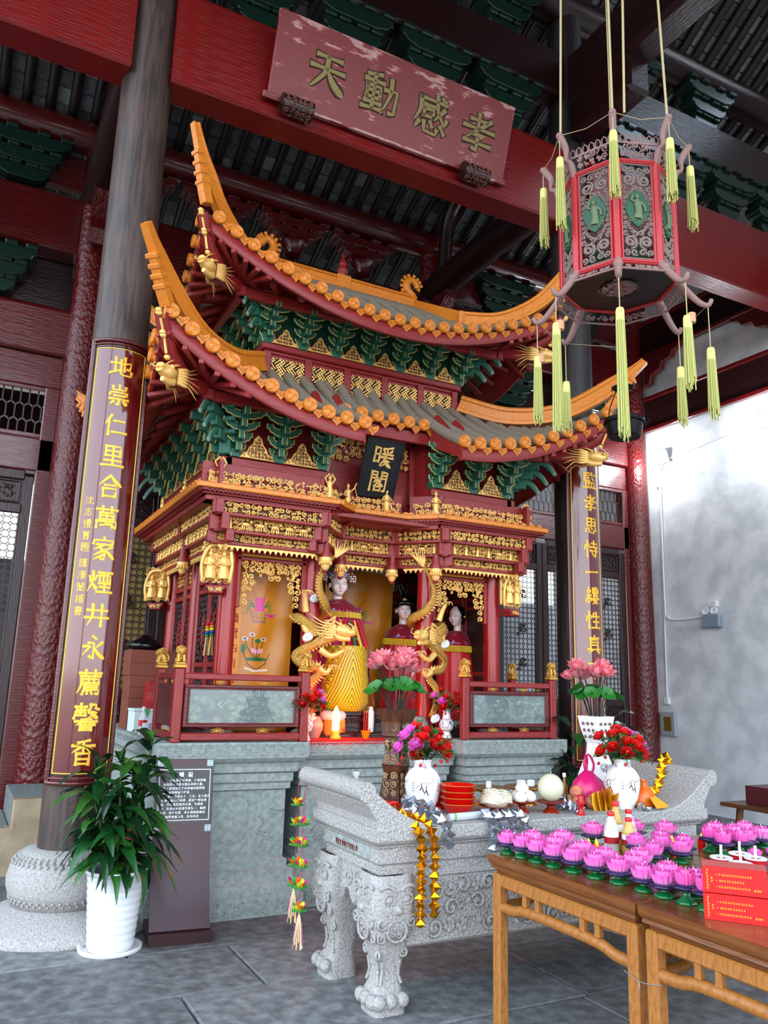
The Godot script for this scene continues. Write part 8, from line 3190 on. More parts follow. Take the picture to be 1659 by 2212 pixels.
func build_hanging() -> void:
	M.tassel = mat(Color(0.74, 0.74, 0.42), 0.7)
	M.tasselcap = mat(Color(0.88, 0.86, 0.50), 0.6)
	M.cord = mat(Color(0.74, 0.68, 0.50), 0.8)
	var frame := mat(Color(0.72, 0.17, 0.19), 0.4)
	var dust := mat(Color(0.58, 0.45, 0.43), 0.65)
	var vine := mat(Color(0.52, 0.45, 0.42), 0.65)
	var o := thing("palace_lantern", "large octagonal carved palace lantern in red and dusty grey with pale yellow tassels", "lantern", LC)
	var R := 0.375
	var y0 := 4.33
	var y1 := 5.06
	for k in 8:
		var a := lv(k, R, 0)
		var c := lv(k + 1, R, 0)
		var d := (c - a).normalized()
		var w := a.distance_to(c)
		var n := V(d.z, 0, -d.x)
		if n.dot(a + c) < 0: n = -n
		var b := MB.new()
		b.bar(a + V(0, y0 - 0.02, 0), a + V(0, y1 + 0.03, 0), 0.042, 0.042, 0.008, n)
		obj("post", o, [b, frame])
		b = MB.new()
		for y in [y0, y1]:
			b.bar(a + V(0, y, 0), c + V(0, y, 0), 0.03, 0.035, 0.006)
			b.bar(a + n * 0.012 + V(0, y, 0), c + n * 0.012 + V(0, y, 0), 0.02, 0.016, 0.005)
		for s in [0.12, 0.88]:
			b.bar(a.lerp(c, s) + V(0, y0, 0), a.lerp(c, s) + V(0, y1, 0), 0.014, 0.02, 0.003, n)
		obj("panel_frame", o, [b, frame])
		# openwork panel with a green figured medallion
		var bs := Basis(d, Vector3.UP, d.cross(Vector3.UP))
		if bs.z.dot(n) < 0:
			bs = Basis(-d, Vector3.UP, n)
		var org: Vector3 = (a + c) / 2
		b = MB.new()
		b.at(Transform3D(bs, org))
		panel_scrolls(b, w * 0.74, y0 + 0.025, y1 - 0.02, k)
		obj("openwork_panel", o, [b, vine])
		b = MB.new().at(Transform3D(bs, org + n * 0.004))
		var ym := (y0 + y1) / 2 + 0.02
		var poly := PackedVector2Array()
		for j in 28:
			var t := TAU * j / 28
			var q := 1.0 + 0.07 * cos(t * 4.0) + 0.03 * cos(t * 12.0)
			poly.append(W(sin(t) * 0.078 * q, ym + cos(t) * 0.125 * q))
		b.plate(poly, -0.006, 0.006, 0.003)
		var f := MB.new().at(Transform3D(bs, org + n * 0.01))
		f.tube([V(0, ym - 0.08, 0), V(0.006, ym - 0.03, 0.006), V(0, ym + 0.03, 0.004), V(-0.004, ym + 0.06, 0.003)], PackedFloat32Array([0.034, 0.024, 0.026, 0.012]), 8, true, 0.5)
		f.ball(V(-0.004, ym + 0.078, 0.005), V(0.014, 0.017, 0.01), 8, 6)
		f.tube([V(0.02, ym + 0.04, 0.004), V(0.045, ym + 0.01, 0.006), V(0.05, ym - 0.03, 0.004)], 0.009, 6)
		f.tube([V(-0.02, ym + 0.04, 0.004), V(-0.045, ym + 0.05, 0.006), V(-0.03, ym + 0.09, 0.004)], 0.008, 6)
		for j in 4:
			scroll(f, V(-0.05 + 0.033 * j, ym - 0.09 + 0.012 * (j % 2), 0), 0.018, j, 1.2, 0.004)
		obj("green_medallion", o, [b, mat(Color(0.10, 0.32, 0.22), 0.5), f, mat(Color(0.40, 0.46, 0.33), 0.6)])
		# flared bands above and below
		for up in [0, 1]:
			var yy := y1 + 0.02 if up else y0 - 0.02
			var hh := 0.115 if up else -0.085
			var lean := 0.2 if up else -0.75
			var tilt := Transform3D(bs, org + V(0, yy, 0)) * Transform3D(Basis(Vector3.RIGHT, lean), Vector3.ZERO)
			var g := MB.new().at(tilt)
			g.bar(V(-w * 0.53, hh * 0.95, 0), V(w * 0.53, hh * 0.95, 0), 0.014, 0.014, 0.003)
			var cm := minf(0, hh) + 0.008
			g.at(tilt * Transform3D(Basis(), V(-w / 2 + 0.03, cm, 0)))
			carving(g, w - 0.06, absf(hh) - 0.016, 0.05, 0.012, 30 + k % 3)
			g.at(tilt)
			if up:
				for j in 7:
					var x := -w * 0.48 + w * 0.16 * j
					g.tube([V(x - 0.018, hh, 0), V(x - 0.016, hh + 0.035, 0), V(x, hh + 0.05, 0), V(x + 0.016, hh + 0.035, 0), V(x + 0.018, hh, 0)], 0.005, 5)
			obj("carved_skirt", o, [g, dust])
		# dragon arms and their tassels
		var up_tip := lv(k, 0.5, y1 + 0.27)
		b = MB.new()
		b.tube(smooth_line([lv(k, R, y1 - 0.02), lv(k, R + 0.03, y1 + 0.08), lv(k, R + 0.07, y1 + 0.1), lv(k, R + 0.07, y1 + 0.18), up_tip], 4), radii(17, func(q): return 0.02 + 0.006 * sin(q * 9.0)), 8)
		b.ball(up_tip, V(0.026, 0.022, 0.026), 8, 6)
		for j in 4:
			b.ball(lv(k, 0.48 - 0.012 * j, y1 + 0.255 - 0.022 * j) + V(0, 0.018, 0), V(0.01, 0.02, 0.01), 6, 4)
		obj("dragon_arm", o, [b, dust])
		var lo_tip := lv(k, 0.56, y0 - 0.2)
		b = MB.new()
		b.tube(smooth_line([lv(k, R, y0 + 0.0), lv(k, R + 0.05, y0 - 0.07), lv(k, R + 0.13, y0 - 0.17), lo_tip, lv(k, 0.585, y0 - 0.16)], 4), radii(17, func(q): return 0.028 - 0.014 * q), 8)
		b.ball(lv(k, R + 0.03, y0 - 0.04), V(0.034, 0.03, 0.034), 8, 6)
		obj("scroll_arm", o, [b, dust])
		var top_l: float = [0.5, 0.47, 0.5, 0.45, 0.45, 0.45, 0.48, 0.55][k]
		tassel(o, up_tip, [0.14, 0.16, 0.15, 0.15, 0.15, 0.15, 0.15, 0.17][k], top_l, false, k)
		tassel(o, lo_tip, [0.22, 0.24, 0.3, 0.26, 0.3, 0.3, 0.25, 0.2][k], [0.86, 0.5, 0.5, 0.45, 0.4, 0.4, 0.5, 0.75][k], k in [1, 6, 7], k + 20)
	# dark bottom board with a round pierced opening
	var b := MB.new()
	var rows := []
	for q in [0.12, R + 0.005]:
		var row := PackedVector3Array()
		for k in 48:
			var t := k / 6.0
			var rr: float = q
			if q > 0.2:
				rr = q * cos(PI / 8) / cos(fposmod(t, 1.0) * PI / 4 - PI / 8)
			row.append(lv(t, rr, y0 - 0.005))
		rows.append(row)
	b.sheet(rows, true, false, true)
	var ring := []
	for k in 33:
		ring.append(lv(k / 4.0, 0.125, y0 - 0.01))
	b.tube(ring, 0.008, 6, false)
	obj("bottom_board", o, [b, M.dark])
	b = MB.new()
	b.at(Transform3D(Basis(Vector3.RIGHT, PI / 2), V(-0.11, y0, -0.11)))
	carving(b, 0.22, 0.22, 0.07, 0.01, 9, func(x, y): return W(x - 0.11, y - 0.11).length() < 0.11)
	obj("pierced_roundel", o, [b.home(), dust])
	# ropes to the roof, and thin strings between the arm tips
	var rope := MB.new()
	for k in [0, 1, 7]:
		rope.tube([lv(k, 0.49, y1 + 0.27), lv(k, 0.44, 7.2), lv(k, 0.36, 10.2)], 0.0085, 6)
	rope.tube([lv(0.2, 0.48, y1 + 0.27), lv(0.6, 0.4, 10.2)], 0.0085, 6)
	rope.tube([V(-0.12, y1 + 0.2, 0.1), V(-0.12, 10.2, 0.1)], 0.004, 5)
	for k in 8:
		rope.tube([lv(k, 0.5, y1 + 0.27), lv(k + 0.5, 0.455, y1 + 0.24), lv(k + 1, 0.5, y1 + 0.27)], 0.003, 4)
		if k in [2, 4, 5]:
			rope.tube([lv(k, 0.56, y0 - 0.2), lv(k + 1, 0.56, y0 - 0.2)], 0.0025, 4)
	obj("rope", o, [rope, M.cord])
	# soot-black pan hung under the lantern
	o = thing("hanging_pan", "soot-black metal pan on wire hooks hanging under the lantern", "pan", V(3.73, 3.25, -3.76))
	b = MB.new()
	b.lathe([W(0.098, 0), W(0.108, 0.008), W(0.122, 0.09), W(0.128, 0.115), W(0.132, 0.125), W(0.124, 0.122), W(0.1, 0.02), W(0.001, 0.012)], 30)
	obj("bowl", o, [b, M.iron])
	b = MB.new()
	var hoop := []
	for k in 33:
		hoop.append(V(cos(TAU * k / 32) * 0.131, 0.1, sin(TAU * k / 32) * 0.131))
	b.tube(hoop, 0.006, 6, false)
	obj("hoop", o, [b, M.iron])
	for k in 3:
		var a := TAU * k / 3 + 0.5
		var dd := V(cos(a), 0, sin(a))
		b = MB.new()
		b.tube(smooth_line([dd * 0.17 + V(0, 0.14, 0), dd * 0.15 + V(0, 0.1, 0), dd * 0.132 + V(0, 0.1, 0), dd * 0.13 + V(0, 0.22, 0), dd * 0.07 + V(0, 0.33, 0), dd * 0.06 + V(0, 0.37, 0), dd * 0.09 + V(0, 0.38, 0), dd * 0.1 + V(0, 0.35, 0)], 4), 0.004, 5)
		obj("hook", o, [b, M.iron])
	b = MB.new()
	b.tube([V(0, 0.36, 0), V(0, 1.06, 0)], 0.003, 5)
	b.lathe([W(0.07, 0.345), W(0.075, 0.352), W(0.06, 0.35)], 16)
	obj("hanger_wire", o, [b, M.iron])

func panel_scrolls(b: MB, w: float, y0: float, y1: float, sd: int) -> void:
	var h := y1 - y0
	var ym := (y0 + y1) / 2
	var r := RandomNumberGenerator.new()
	r.seed = sd
	for s in [-1.0, 1.0]:
		for v in [-1.0, 1.0]:
			scroll(b, V(s * w * 0.25, ym + v * h * 0.33, 0), w * 0.24, 1.57 * v, 1.5, 0.0094, s * v)
			scroll(b, V(s * w * 0.25, ym + v * h * 0.33, 0), w * 0.17, -1.0 * v, 1.3, 0.0072, -s * v)
			scroll(b, V(s * w * 0.13, ym + v * h * 0.44, 0), w * 0.12, 0.5 * v, 1.3, 0.0072, -s * v)
			scroll(b, V(s * w * 0.38, ym + v * h * 0.44, 0), w * 0.11, 2.0 * v, 1.3, 0.0072, s * v)
			scroll(b, V(s * w * 0.1, ym + v * h * 0.24, 0), w * 0.1, 2.5 * v, 1.2, 0.0072, s * v)
			scroll(b, V(s * w * 0.40, ym + v * h * 0.24, 0), w * 0.1, 0.3 * v, 1.2, 0.0072, -s * v)
			for k in 4:
				scroll(b, V(s * w * (0.43 - 0.02 * (k % 2)), ym + v * h * (0.03 + 0.052 * k), 0), w * 0.07, k * 1.3, 1.2, 0.0065, s if k % 2 else -s)
				scroll(b, V(s * w * (0.34 - 0.06 * k), ym + v * h * (0.13 + 0.028 * k), 0), w * 0.06, k * 1.1, 1.1, 0.0061, -s)
		b.tube([V(s * w / 2, y0, 0), V(s * w / 2, y1, 0)], 0.006, 4)
	for y in [y0, y1]:
		b.tube([V(-w / 2, y, 0), V(w / 2, y, 0)], 0.006, 4)

# ---------------------------------------------------------------- statues, dragons, banners
# surface nets over a signed distance field
func nets(lo: Vector3, hi: Vector3, cell: float, f: Callable, b: MB) -> void:
	var n := Vector3i(((hi - lo) / cell).ceil()) + Vector3i.ONE
	var g := PackedFloat32Array()
	g.resize(n.x * n.y * n.z)
	for z in n.z:
		for y in n.y:
			for x in n.x:
				g[x + n.x * (y + n.y * z)] = f.call(lo + V(x, y, z) * cell)
	var st := [1, n.x, n.x * n.y]
	var id := {}
	var e := cell * 0.5
	for z in n.z - 1:
		for y in n.y - 1:
			for x in n.x - 1:
				var k := x + n.x * (y + n.y * z)
				var sum := Vector3.ZERO
				var m := 0
				for c in [[0, 1], [2, 3], [4, 5], [6, 7], [0, 2], [1, 3], [4, 6], [5, 7], [0, 4], [1, 5], [2, 6], [3, 7]]:
					var p0: int = c[0]
					var p1: int = c[1]
					var a := g[k + (p0 & 1) + (p0 >> 1 & 1) * st[1] + (p0 >> 2) * st[2]]
					var d := g[k + (p1 & 1) + (p1 >> 1 & 1) * st[1] + (p1 >> 2) * st[2]]
					if (a < 0.0) != (d < 0.0):
						sum += V(p0 & 1, p0 >> 1 & 1, p0 >> 2).lerp(V(p1 & 1, p1 >> 1 & 1, p1 >> 2), a / (a - d))
						m += 1
				if m:
					var p := lo + (V(x, y, z) + sum / m) * cell
					var nn := V(f.call(p + V(e, 0, 0)) - f.call(p - V(e, 0, 0)), f.call(p + V(0, e, 0)) - f.call(p - V(0, e, 0)), f.call(p + V(0, 0, e)) - f.call(p - V(0, 0, e)))
					id[k] = b.p(p, nn.normalized())
	for k in id:
		for ax in 3:
			var u: int = st[(ax + 1) % 3]
			var w: int = st[(ax + 2) % 3]
			if (g[k] < 0.0) != (g[k + st[ax]] < 0.0) and id.has(k - u) and id.has(k - w) and id.has(k - u - w):
				b.tri(id[k], id[k - u], id[k - u - w])
				b.tri(id[k], id[k - u - w], id[k - w])

func ell(p: Vector3, c: Vector3, r: Vector3) -> float:
	var q := (p - c) / r
	return (q.length() - 1.0) * minf(r.x, minf(r.y, r.z))

func smin(a: float, b: float, k: float) -> float:
	var h := clampf(0.5 + 0.5 * (b - a) / k, 0, 1)
	return lerpf(b, a, h) - k * h * (1.0 - h)

# head and neck, 0.2 high, face towards +z, chin near y = 0
func head_field(p: Vector3) -> float:
	var q := V(absf(p.x), p.y, p.z)
	var d := ell(p, V(0, 0.115, -0.008), V(0.068, 0.078, 0.078))
	d = smin(d, ell(p, V(0, 0.058, 0.018), V(0.05, 0.06, 0.05)), 0.03)
	d = smin(d, ell(p, V(0, 0.016, 0.04), V(0.02, 0.015, 0.018)), 0.02)
	d = smin(d, ell(q, V(0.034, 0.062, 0.045), V(0.022, 0.024, 0.018)), 0.02)
	d = smin(d, ell(p, V(0, 0.072, 0.068), V(0.0085, 0.022, 0.012)), 0.012)
	d = smin(d, ell(p, V(0, 0.06, 0.076), V(0.0105, 0.008, 0.01)), 0.008)
	d = -smin(-d, ell(q, V(0.025, 0.089, 0.079), V(0.017, 0.008, 0.012)), 0.008)
	d = smin(d, ell(q, V(0.025, 0.0885, 0.0585), V(0.014, 0.0085, 0.0095)), 0.003)
	d = smin(d, ell(p, V(0, 0.036, 0.062), V(0.0145, 0.0042, 0.008)), 0.004)
	d = smin(d, ell(p, V(0, 0.0295, 0.06), V(0.011, 0.004, 0.008)), 0.004)
	d = smin(d, ell(q, V(0.07, 0.078, -0.01), V(0.009, 0.026, 0.016)), 0.006)
	var t := clampf((p.y + 0.09) / 0.13, 0, 1)
	d = smin(d, W(p.x, p.z + 0.012).length() - lerpf(0.04, 0.034, t) if p.y > -0.09 and p.y < 0.05 else d + 0.02, 0.015)
	return maxf(d, -0.085 - p.y)

func face_paint(at: Transform3D) -> Array:
	var k := MB.new().at(at)
	var l := MB.new().at(at)
	for s in [-1.0, 1.0]:
		k.tube(smooth_line([V(s * 0.012, 0.1, 0.0655), V(s * 0.026, 0.105, 0.0655), V(s * 0.042, 0.1, 0.058)], 3), radii(7, func(f): return 0.0022 * sin(PI * (0.15 + 0.8 * f))), 4)
		k.tube(smooth_line([V(s * 0.011, 0.0875, 0.0665), V(s * 0.024, 0.091, 0.069), V(s * 0.04, 0.0865, 0.0615)], 3), 0.0014, 4)
		k.ball(V(s * 0.0245, 0.0875, 0.0655), V(0.0042, 0.0034, 0.0034), 8, 5)
	l.ball(V(0, 0.036, 0.0665), V(0.012, 0.0028, 0.0055), 10, 5)
	l.ball(V(0, 0.03, 0.065), V(0.0095, 0.003, 0.0052), 10, 5)
	return [k, M.black, l, mat(Color(0.55, 0.16, 0.16), 0.35)]

# draped cloth: rows of [y, rx, rz, zc], pleats deepen downwards
func drape(b: MB, prof: Array, pleats: int, depth: float, seg := 56) -> void:
	var rows := []
	for i in prof.size():
		var q: Array = prof[i]
		var f := float(i) / (prof.size() - 1)
		var row := PackedVector3Array()
		for k in seg + 1:
			var a := TAU * k / seg
			var w := 1.0 + depth * f * (cos(a * pleats + sin(a * 3.0) * 1.2) + 0.4 * cos(a * (pleats * 2 + 1)))
			row.append(V(sin(a) * q[1] * w, q[0], q[3] - cos(a) * q[2] * w))
		rows.append(row)
	b.sheet(rows)

func embroidery(w: int, h: int, ground: Color, sd: int, what: int) -> StandardMaterial3D:
	var im := Image.create(w, h, false, Image.FORMAT_RGB8)
	im.fill(ground)
	var r := RandomNumberGenerator.new()
	r.seed = sd
	if what == 0:
		# scales above, nested chevrons in the middle
		for y in range(0, h, 22):
			for x in range(0, w, 44):
				var c := W(x + (22 if (y / 22) % 2 else 0), y + 22)
				for rr in [22, 13]:
					var pts := []
					for k in 9:
						pts.append(c + W(cos(PI + PI * k / 8) * rr, sin(PI + PI * k / 8) * rr))
					ink_line(im, pts, 2.4, Color(0.13, 0.10, 0.03))
		for y in h:
			for x in range(w / 2 - int(y * 0.55) - 6, w / 2 + int(y * 0.55) + 6):
				if x > w * 0.3 and x < w * 0.7:
					im.set_pixel(x, y, ground)
		for k in 12:
			var y := 6.0 + k * 34
			ink_line(im, [W(w * 0.3, y + w * 0.2 / 0.55), W(w / 2, y), W(w * 0.7, y + w * 0.2 / 0.55)], 3.0, Color(0.13, 0.10, 0.03))
	elif what == 1:
		# potted flowers, lotus and bats on yellow silk
		var mg := Color(0.80, 0.05, 0.50)
		var dk := Color(0.10, 0.10, 0.06)
		var cx := w * 0.52
		for y in range(int(h * 0.40), int(h * 0.50)):
			ink(im, W(cx - 20 + 3 * sin(y * 0.5), y), W(cx + 20 + 3 * sin(y * 0.6), y), 2, mg)
		for s in [-1.0, 1.0]:
			for k in 4:
				ink_line(im, [W(cx + s * 20, h * 0.47), W(cx + s * 40, h * (0.42 + 0.015 * k)), W(cx + s * 56, h * (0.43 + 0.03 * k))], 2.4, Color(0.1, 0.4, 0.15))
			ink_line(im, [W(cx + s * 16, h * 0.40), W(cx + s * 38, h * 0.33)], 3, Color(0.75, 0.2, 0.05))
			for q in [W(cx + s * 75 - 20, h * 0.53)]:
				ink_blob(im, q, W(13, 8), mg)
				ink_line(im, [q + W(-22, -7), q, q + W(22, -7)], 5, mg)
		for rr in [[34, 0.51], [32, 0.54], [28, 0.57]]:
			ink_line(im, [W(cx - rr[0], h * rr[1]), W(cx + rr[0], h * rr[1])], 3, Color(0.45, 0.36, 0.40))
		ink_line(im, [W(cx - 38, h * 0.5), W(cx - 28, h * 0.58), W(cx + 28, h * 0.58), W(cx + 38, h * 0.5)], 3, Color(0.45, 0.36, 0.40))
		for k in 12:
			ink_blob(im, W(cx - 24 + (k % 6) * 10, h * (0.525 + 0.025 * (k / 6))), W(3, 3), dk if k % 2 else Color(0.7, 0.3, 0.02))
		for k in 16:
			var a := TAU * k / 16
			ink_blob(im, W(cx + cos(a) * 38, h * 0.22 + sin(a) * 22), W(6, 5), Color(0.62, 0.58, 0.52))
		for q in [[-58, 0.70], [-28, 0.67], [28, 0.70], [0, 0.715]]:
			ink_line(im, [W(cx + q[0], h * q[1]), W(cx + q[0] * 0.8, h * 0.76), W(cx + q[0] * 0.2, h * 0.84)], 3, dk)
			ink_blob(im, W(cx + q[0], h * q[1]), W(14, 10), Color(0.88, 0.72, 0.75) if q[0] else Color(0.08, 0.40, 0.18))
			ink_blob(im, W(cx + q[0], h * q[1]), W(7, 5), Color(0.12, 0.38, 0.2))
		for s in [-1.0, 1.0]:
			for k in 3:
				ink_blob(im, W(cx + s * (6 + 9 * k), h * 0.79 - k * 3), W(5, 12), Color(0.86, 0.60, 0.68))
			ink_line(im, [W(cx + s * 60, h * 0.80), W(cx + s * 40, h * 0.88), W(cx, h * 0.92)], 3, dk)
		ink_blob(im, W(cx, h * 0.845), W(52, 9), Color(0.05, 0.36, 0.16))
		ink_blob(im, W(cx - 62, h * 0.77), W(10, 22), Color(0.08, 0.42, 0.2))
		ink_line(im, [W(cx - 50, h * 0.91), W(cx - 10, h * 0.93), W(cx + 50, h * 0.92)], 9, Color(0.85, 0.80, 0.70))
	else:
		for k in 26:
			var c := W(r.randf() * w, r.randf_range(0.25, 0.98) * h)
			var cc: Color = [Color(0.15, 0.13, 0.2), Color(0.85, 0.78, 0.78), Color(0.15, 0.3, 0.2), Color(0.35, 0.3, 0.6), Color(0.75, 0.3, 0.5)][k % 5]
			for j in 4:
				ink_line(im, [c, c + W(r.randf_range(-14, 14), r.randf_range(-20, 20))], 3, cc)
			ink_blob(im, c, W(4, 4), cc)
	var m := pic(im, 0.42)
	m.rim_enabled = true
	m.rim = 0.3
	return m

func fringe(b: MB, y: float, rx: float, rz: float, zc: float, drop: float, dip: float, n := 90) -> void:
	for k in n:
		var a := TAU * k / n
		var yy := y - dip * (0.5 + 0.5 * cos(a)) if dip > 0 else y
		var p := V(sin(a) * rx, yy, zc + cos(a) * rz)
		b.tube([p, p + V(sin(a) * 0.008, -drop, cos(a) * 0.008)], 0.0055, 4, false)

func build_figures() -> void:
	var head := MB.new()
	nets(V(-0.09, -0.1, -0.1), V(0.09, 0.205, 0.1), 0.0055, head_field, head)
	var face := mat(Color(0.86, 0.80, 0.78), 0.22)
	var hm := mesh_of([[head, face]])
	var hair := mat(Color(0.015, 0.015, 0.018), 0.25)
	var red := embroidery(512, 512, Color(0.72, 0.03, 0.06), 5, 2)
	var magenta := embroidery(512, 512, Color(0.72, 0.03, 0.30), 9, 2)
	var collar := embroidery(256, 128, Color(0.50, 0.03, 0.12), 12, 2)
	var yellow := mat(Color(0.86, 0.72, 0.05), 0.6)
	# ---- main seated statue
	var o := thing("seated_statue", "seated white-faced statue in a beaded crown, magenta cape and yellow scaled skirt", "statue", V(2.93, 1.385, -6.5))
	put("head", o, hm, V(-0.02, 0.98, 0.06), -0.12, Vector3.ONE * 1.12)
	var b := MB.new()
	var fp := face_paint(Transform3D(Basis(Vector3.UP, -0.12).scaled(Vector3.ONE * 1.12), V(-0.02, 0.98, 0.06)))
	obj("painted_face", o, fp)
	b.at(Transform3D(Basis(Vector3.UP, -0.12), V(-0.02, 1.13, 0.045)))
	b.ball(V(0, -0.03, -0.02), V(0.088, 0.1, 0.088), 16, 10)
	obj("hair", o, [b, hair])
	# crown of silver, blue and red with pearls
	b = MB.new().at(Transform3D(Basis(Vector3.UP, -0.12), V(-0.02, 1.13, 0.045)))
	b.lathe([W(0.096, 0), W(0.1, 0.02), W(0.096, 0.035), W(0.11, 0.09), W(0.085, 0.15), W(0.03, 0.18)], 22)
	var s := MB.new().at(b.t)
	var p := MB.new().at(b.t)
	var bl := MB.new().at(b.t)
	var r := RandomNumberGenerator.new()
	r.seed = 6
	for k in 130:
		var a := r.randf() * TAU
		var y := r.randf_range(0.0, 0.15)
		var rr := 0.1 + 0.012 * r.randf() - maxf(0, y - 0.09) * 0.5
		var q: MB = [s, s, bl, p][k % 4] if y > 0.03 else s
		q.ball(V(sin(a) * rr, y, cos(a) * rr), V(0.008, 0.01, 0.008) * r.randf_range(0.7, 1.2), 6, 4)
	var pr := MB.new().at(b.t)
	for k in 34:
		var a := r.randf_range(-1.9, 1.9)
		var y := r.randf_range(0.06, 0.22)
		var e := V(sin(a) * 0.145, y, cos(a) * 0.115)
		pr.ball(e, Vector3.ONE * 0.0105, 7, 5)
		s.tube([e * V(0.6, 0.9, 0.6), e], 0.0022, 4, false)
	for q in [-1.0, 1.0]:
		for k in 9:
			pr.ball(V(q * (0.115 + 0.02 * (k % 3)), 0.03 - 0.022 * (k / 3), 0.02 + 0.012 * (k % 2)), Vector3.ONE * 0.01, 6, 4)
	obj("crown", o, [b, mat(Color(0.62, 0.63, 0.67), 0.3, 0.8), s, mat(Color(0.80, 0.80, 0.83), 0.25, 0.8), p, mat(Color(0.65, 0.12, 0.06), 0.4), bl, mat(Color(0.18, 0.34, 0.52), 0.4)])
	obj("pearl", o, [pr, mat(Color(0.90, 0.82, 0.80), 0.2)])
	b = MB.new()
	drape(b, [[0.93, 0.075, 0.07, 0.03], [0.88, 0.16, 0.11, 0.03], [0.78, 0.22, 0.16, 0.04], [0.66, 0.235, 0.19, 0.06], [0.54, 0.245, 0.22, 0.09], [0.46, 0.25, 0.24, 0.11]], 9, 0.03)
	obj("robe", o, [b, magenta])
	b = MB.new()
	drape(b, [[0.54, 0.2, 0.22, 0.13], [0.535, 0.222, 0.245, 0.13], [0.4, 0.225, 0.25, 0.13], [0.2, 0.235, 0.25, 0.13], [0.07, 0.245, 0.25, 0.125], [0.0, 0.2, 0.2, 0.12]], 11, 0.018)
	obj("scaled_skirt", o, [b, embroidery(1024, 400, Color(0.88, 0.74, 0.03), 2, 0)])
	# the cape that spreads from the shoulders to both sides
	for q in [-1.0, 1.0]:
		var rows := []
		for k in 9:
			var f := k / 8.0
			var row := PackedVector3Array()
			for j in 10:
				var g := j / 9.0
				row.append(V(q * (lerpf(0.11, 0.25, pow(f, 0.7)) + g * 0.14 * f + 0.008 * sin(g * 18.0) * f), 0.86 - 0.82 * f + 0.01 * sin(g * 9), 0.1 + 0.16 * sin(PI * minf(f * 0.8, 0.5)) - g * 0.22 + 0.016 * cos(g * 20.0) * f))
			rows.append(row)
		b = MB.new()
		b.sheet(rows, false, false, true)
		obj("cape", o, [b, magenta])
	b = MB.new()
	drape(b, [[0.95, 0.06, 0.06, 0.035], [0.9, 0.14, 0.12, 0.045], [0.83, 0.19, 0.165, 0.06]], 3, 0.01)
	var f2 := MB.new()
	fringe(f2, 0.83, 0.192, 0.168, 0.06, 0.05, 0.0)
	obj("collar", o, [b, collar, f2, yellow])
	for k in 5:
		b = MB.new()
		var x := -0.07 + 0.045 * k
		b.tube(smooth_line([V(x, 0.76, 0.235), V(x + 0.01, 0.66, 0.28), V(x - 0.012 + 0.012 * k, 0.52, 0.35)], 3), radii(7, func(f): return 0.009 + 0.008 * f), 5, true, 0.5)
		obj("sash_ribbon", o, [b, [yellow, M.oval, mat(Color(0.15, 0.4, 0.12), 0.6), yellow, M.oval][k]])
	b = MB.new()
	for k in 9:
		for j in 5:
			b.ball(V(-0.15 + 0.036 * k, 0.84 - 0.02 * j, 0.2 + 0.035 * cos((k - 4) * 0.3)), Vector3.ONE * 0.0045, 5, 3)
	obj("bead_string", o, [b, mat(Color(0.85, 0.82, 0.85), 0.2, 0.5)])
	# dark carved seat stand
	o = thing("seat_stand", "dark carved wooden stand under the seated statue", "stand", V(2.98, 1.225, -6.35))
	b = MB.new()
	moulded(b, [[0, 0], [0, 0.12], [0.02, 0.13], [0.02, 0.155]], -0.36, 0.36, -0.3, 0.12)
	obj("stand_body", o, [b, M.dark])
	b = MB.new()
	b.pos(-0.34, 0.06, 0.121)
	carving(b, 0.68, 0.05, 0.04, 0.01, 4)
	obj("carved_band", o, [b.home(), M.lat])
	# ---- the two attendants
	for k in 2:
		var lab: String = ["standing white-faced attendant statue with two tall black hair loops and a red cape", "white-faced attendant statue in profile with coiled black hair and a red cape"][k]
		o = thing("attendant_statue", lab, "statue", [V(3.74, 1.225, -6.75), V(4.22, 1.225, -6.55)][k])
		var hy := 1.0 if k == 0 else 0.955
		var turn := -0.2 if k == 0 else -1.15
		put("head", o, hm, V(0, hy, 0.01), turn)
		var tr := Transform3D(Basis(Vector3.UP, turn), V(0, hy, 0.01))
		obj("painted_face", o, face_paint(tr))
		b = MB.new().at(tr)
		b.ball(V(0, 0.128, -0.022), V(0.08, 0.07, 0.082), 18, 12)
		b.ball(V(0, 0.09, -0.05), V(0.078, 0.08, 0.05), 14, 10)
		if k == 0:
			b.tube(smooth_line([V(-0.085, 0.115, 0.02), V(-0.05, 0.145, 0.06), V(0, 0.152, 0.07), V(0.05, 0.145, 0.06), V(0.085, 0.115, 0.02)], 4), 0.026, 8)
			b.lathe([W(0.03, 0.18), W(0.035, 0.2), W(0.02, 0.24)], 12)
			for q in [-1.0, 1.0]:
				b.tube(smooth_line([V(0, 0.2, -0.01), V(q * 0.035, 0.28, -0.01), V(q * 0.05, 0.33, -0.01), V(q * 0.025, 0.345, -0.01), V(q * 0.008, 0.28, -0.01)], 4), 0.013, 7)
		else:
			for q in [-1.0, 1.0]:
				var ring := []
				for j in 13:
					ring.append(V(q * 0.074, 0.085 + sin(TAU * j / 12) * 0.024, -0.005 + cos(TAU * j / 12) * 0.024))
				b.tube(ring, 0.014, 7, false)
			b.ball(V(0, 0.06, -0.09), V(0.05, 0.05, 0.04), 12, 8)
		obj("hair", o, [b.home(), hair])
		var g := MB.new().at(tr)
		if k == 0:
			g.ball(V(0, 0.178, 0.045), V(0.022, 0.022, 0.01), 8, 5)
		else:
			for q in [-1.0, 1.0]:
				g.ball(V(q * 0.09, 0.085, -0.005), V(0.006, 0.013, 0.013), 8, 5)
		obj("hair_ornament", o, [g, M.gold])
		b = MB.new()
		var sc := 1.0 if k == 0 else 0.93
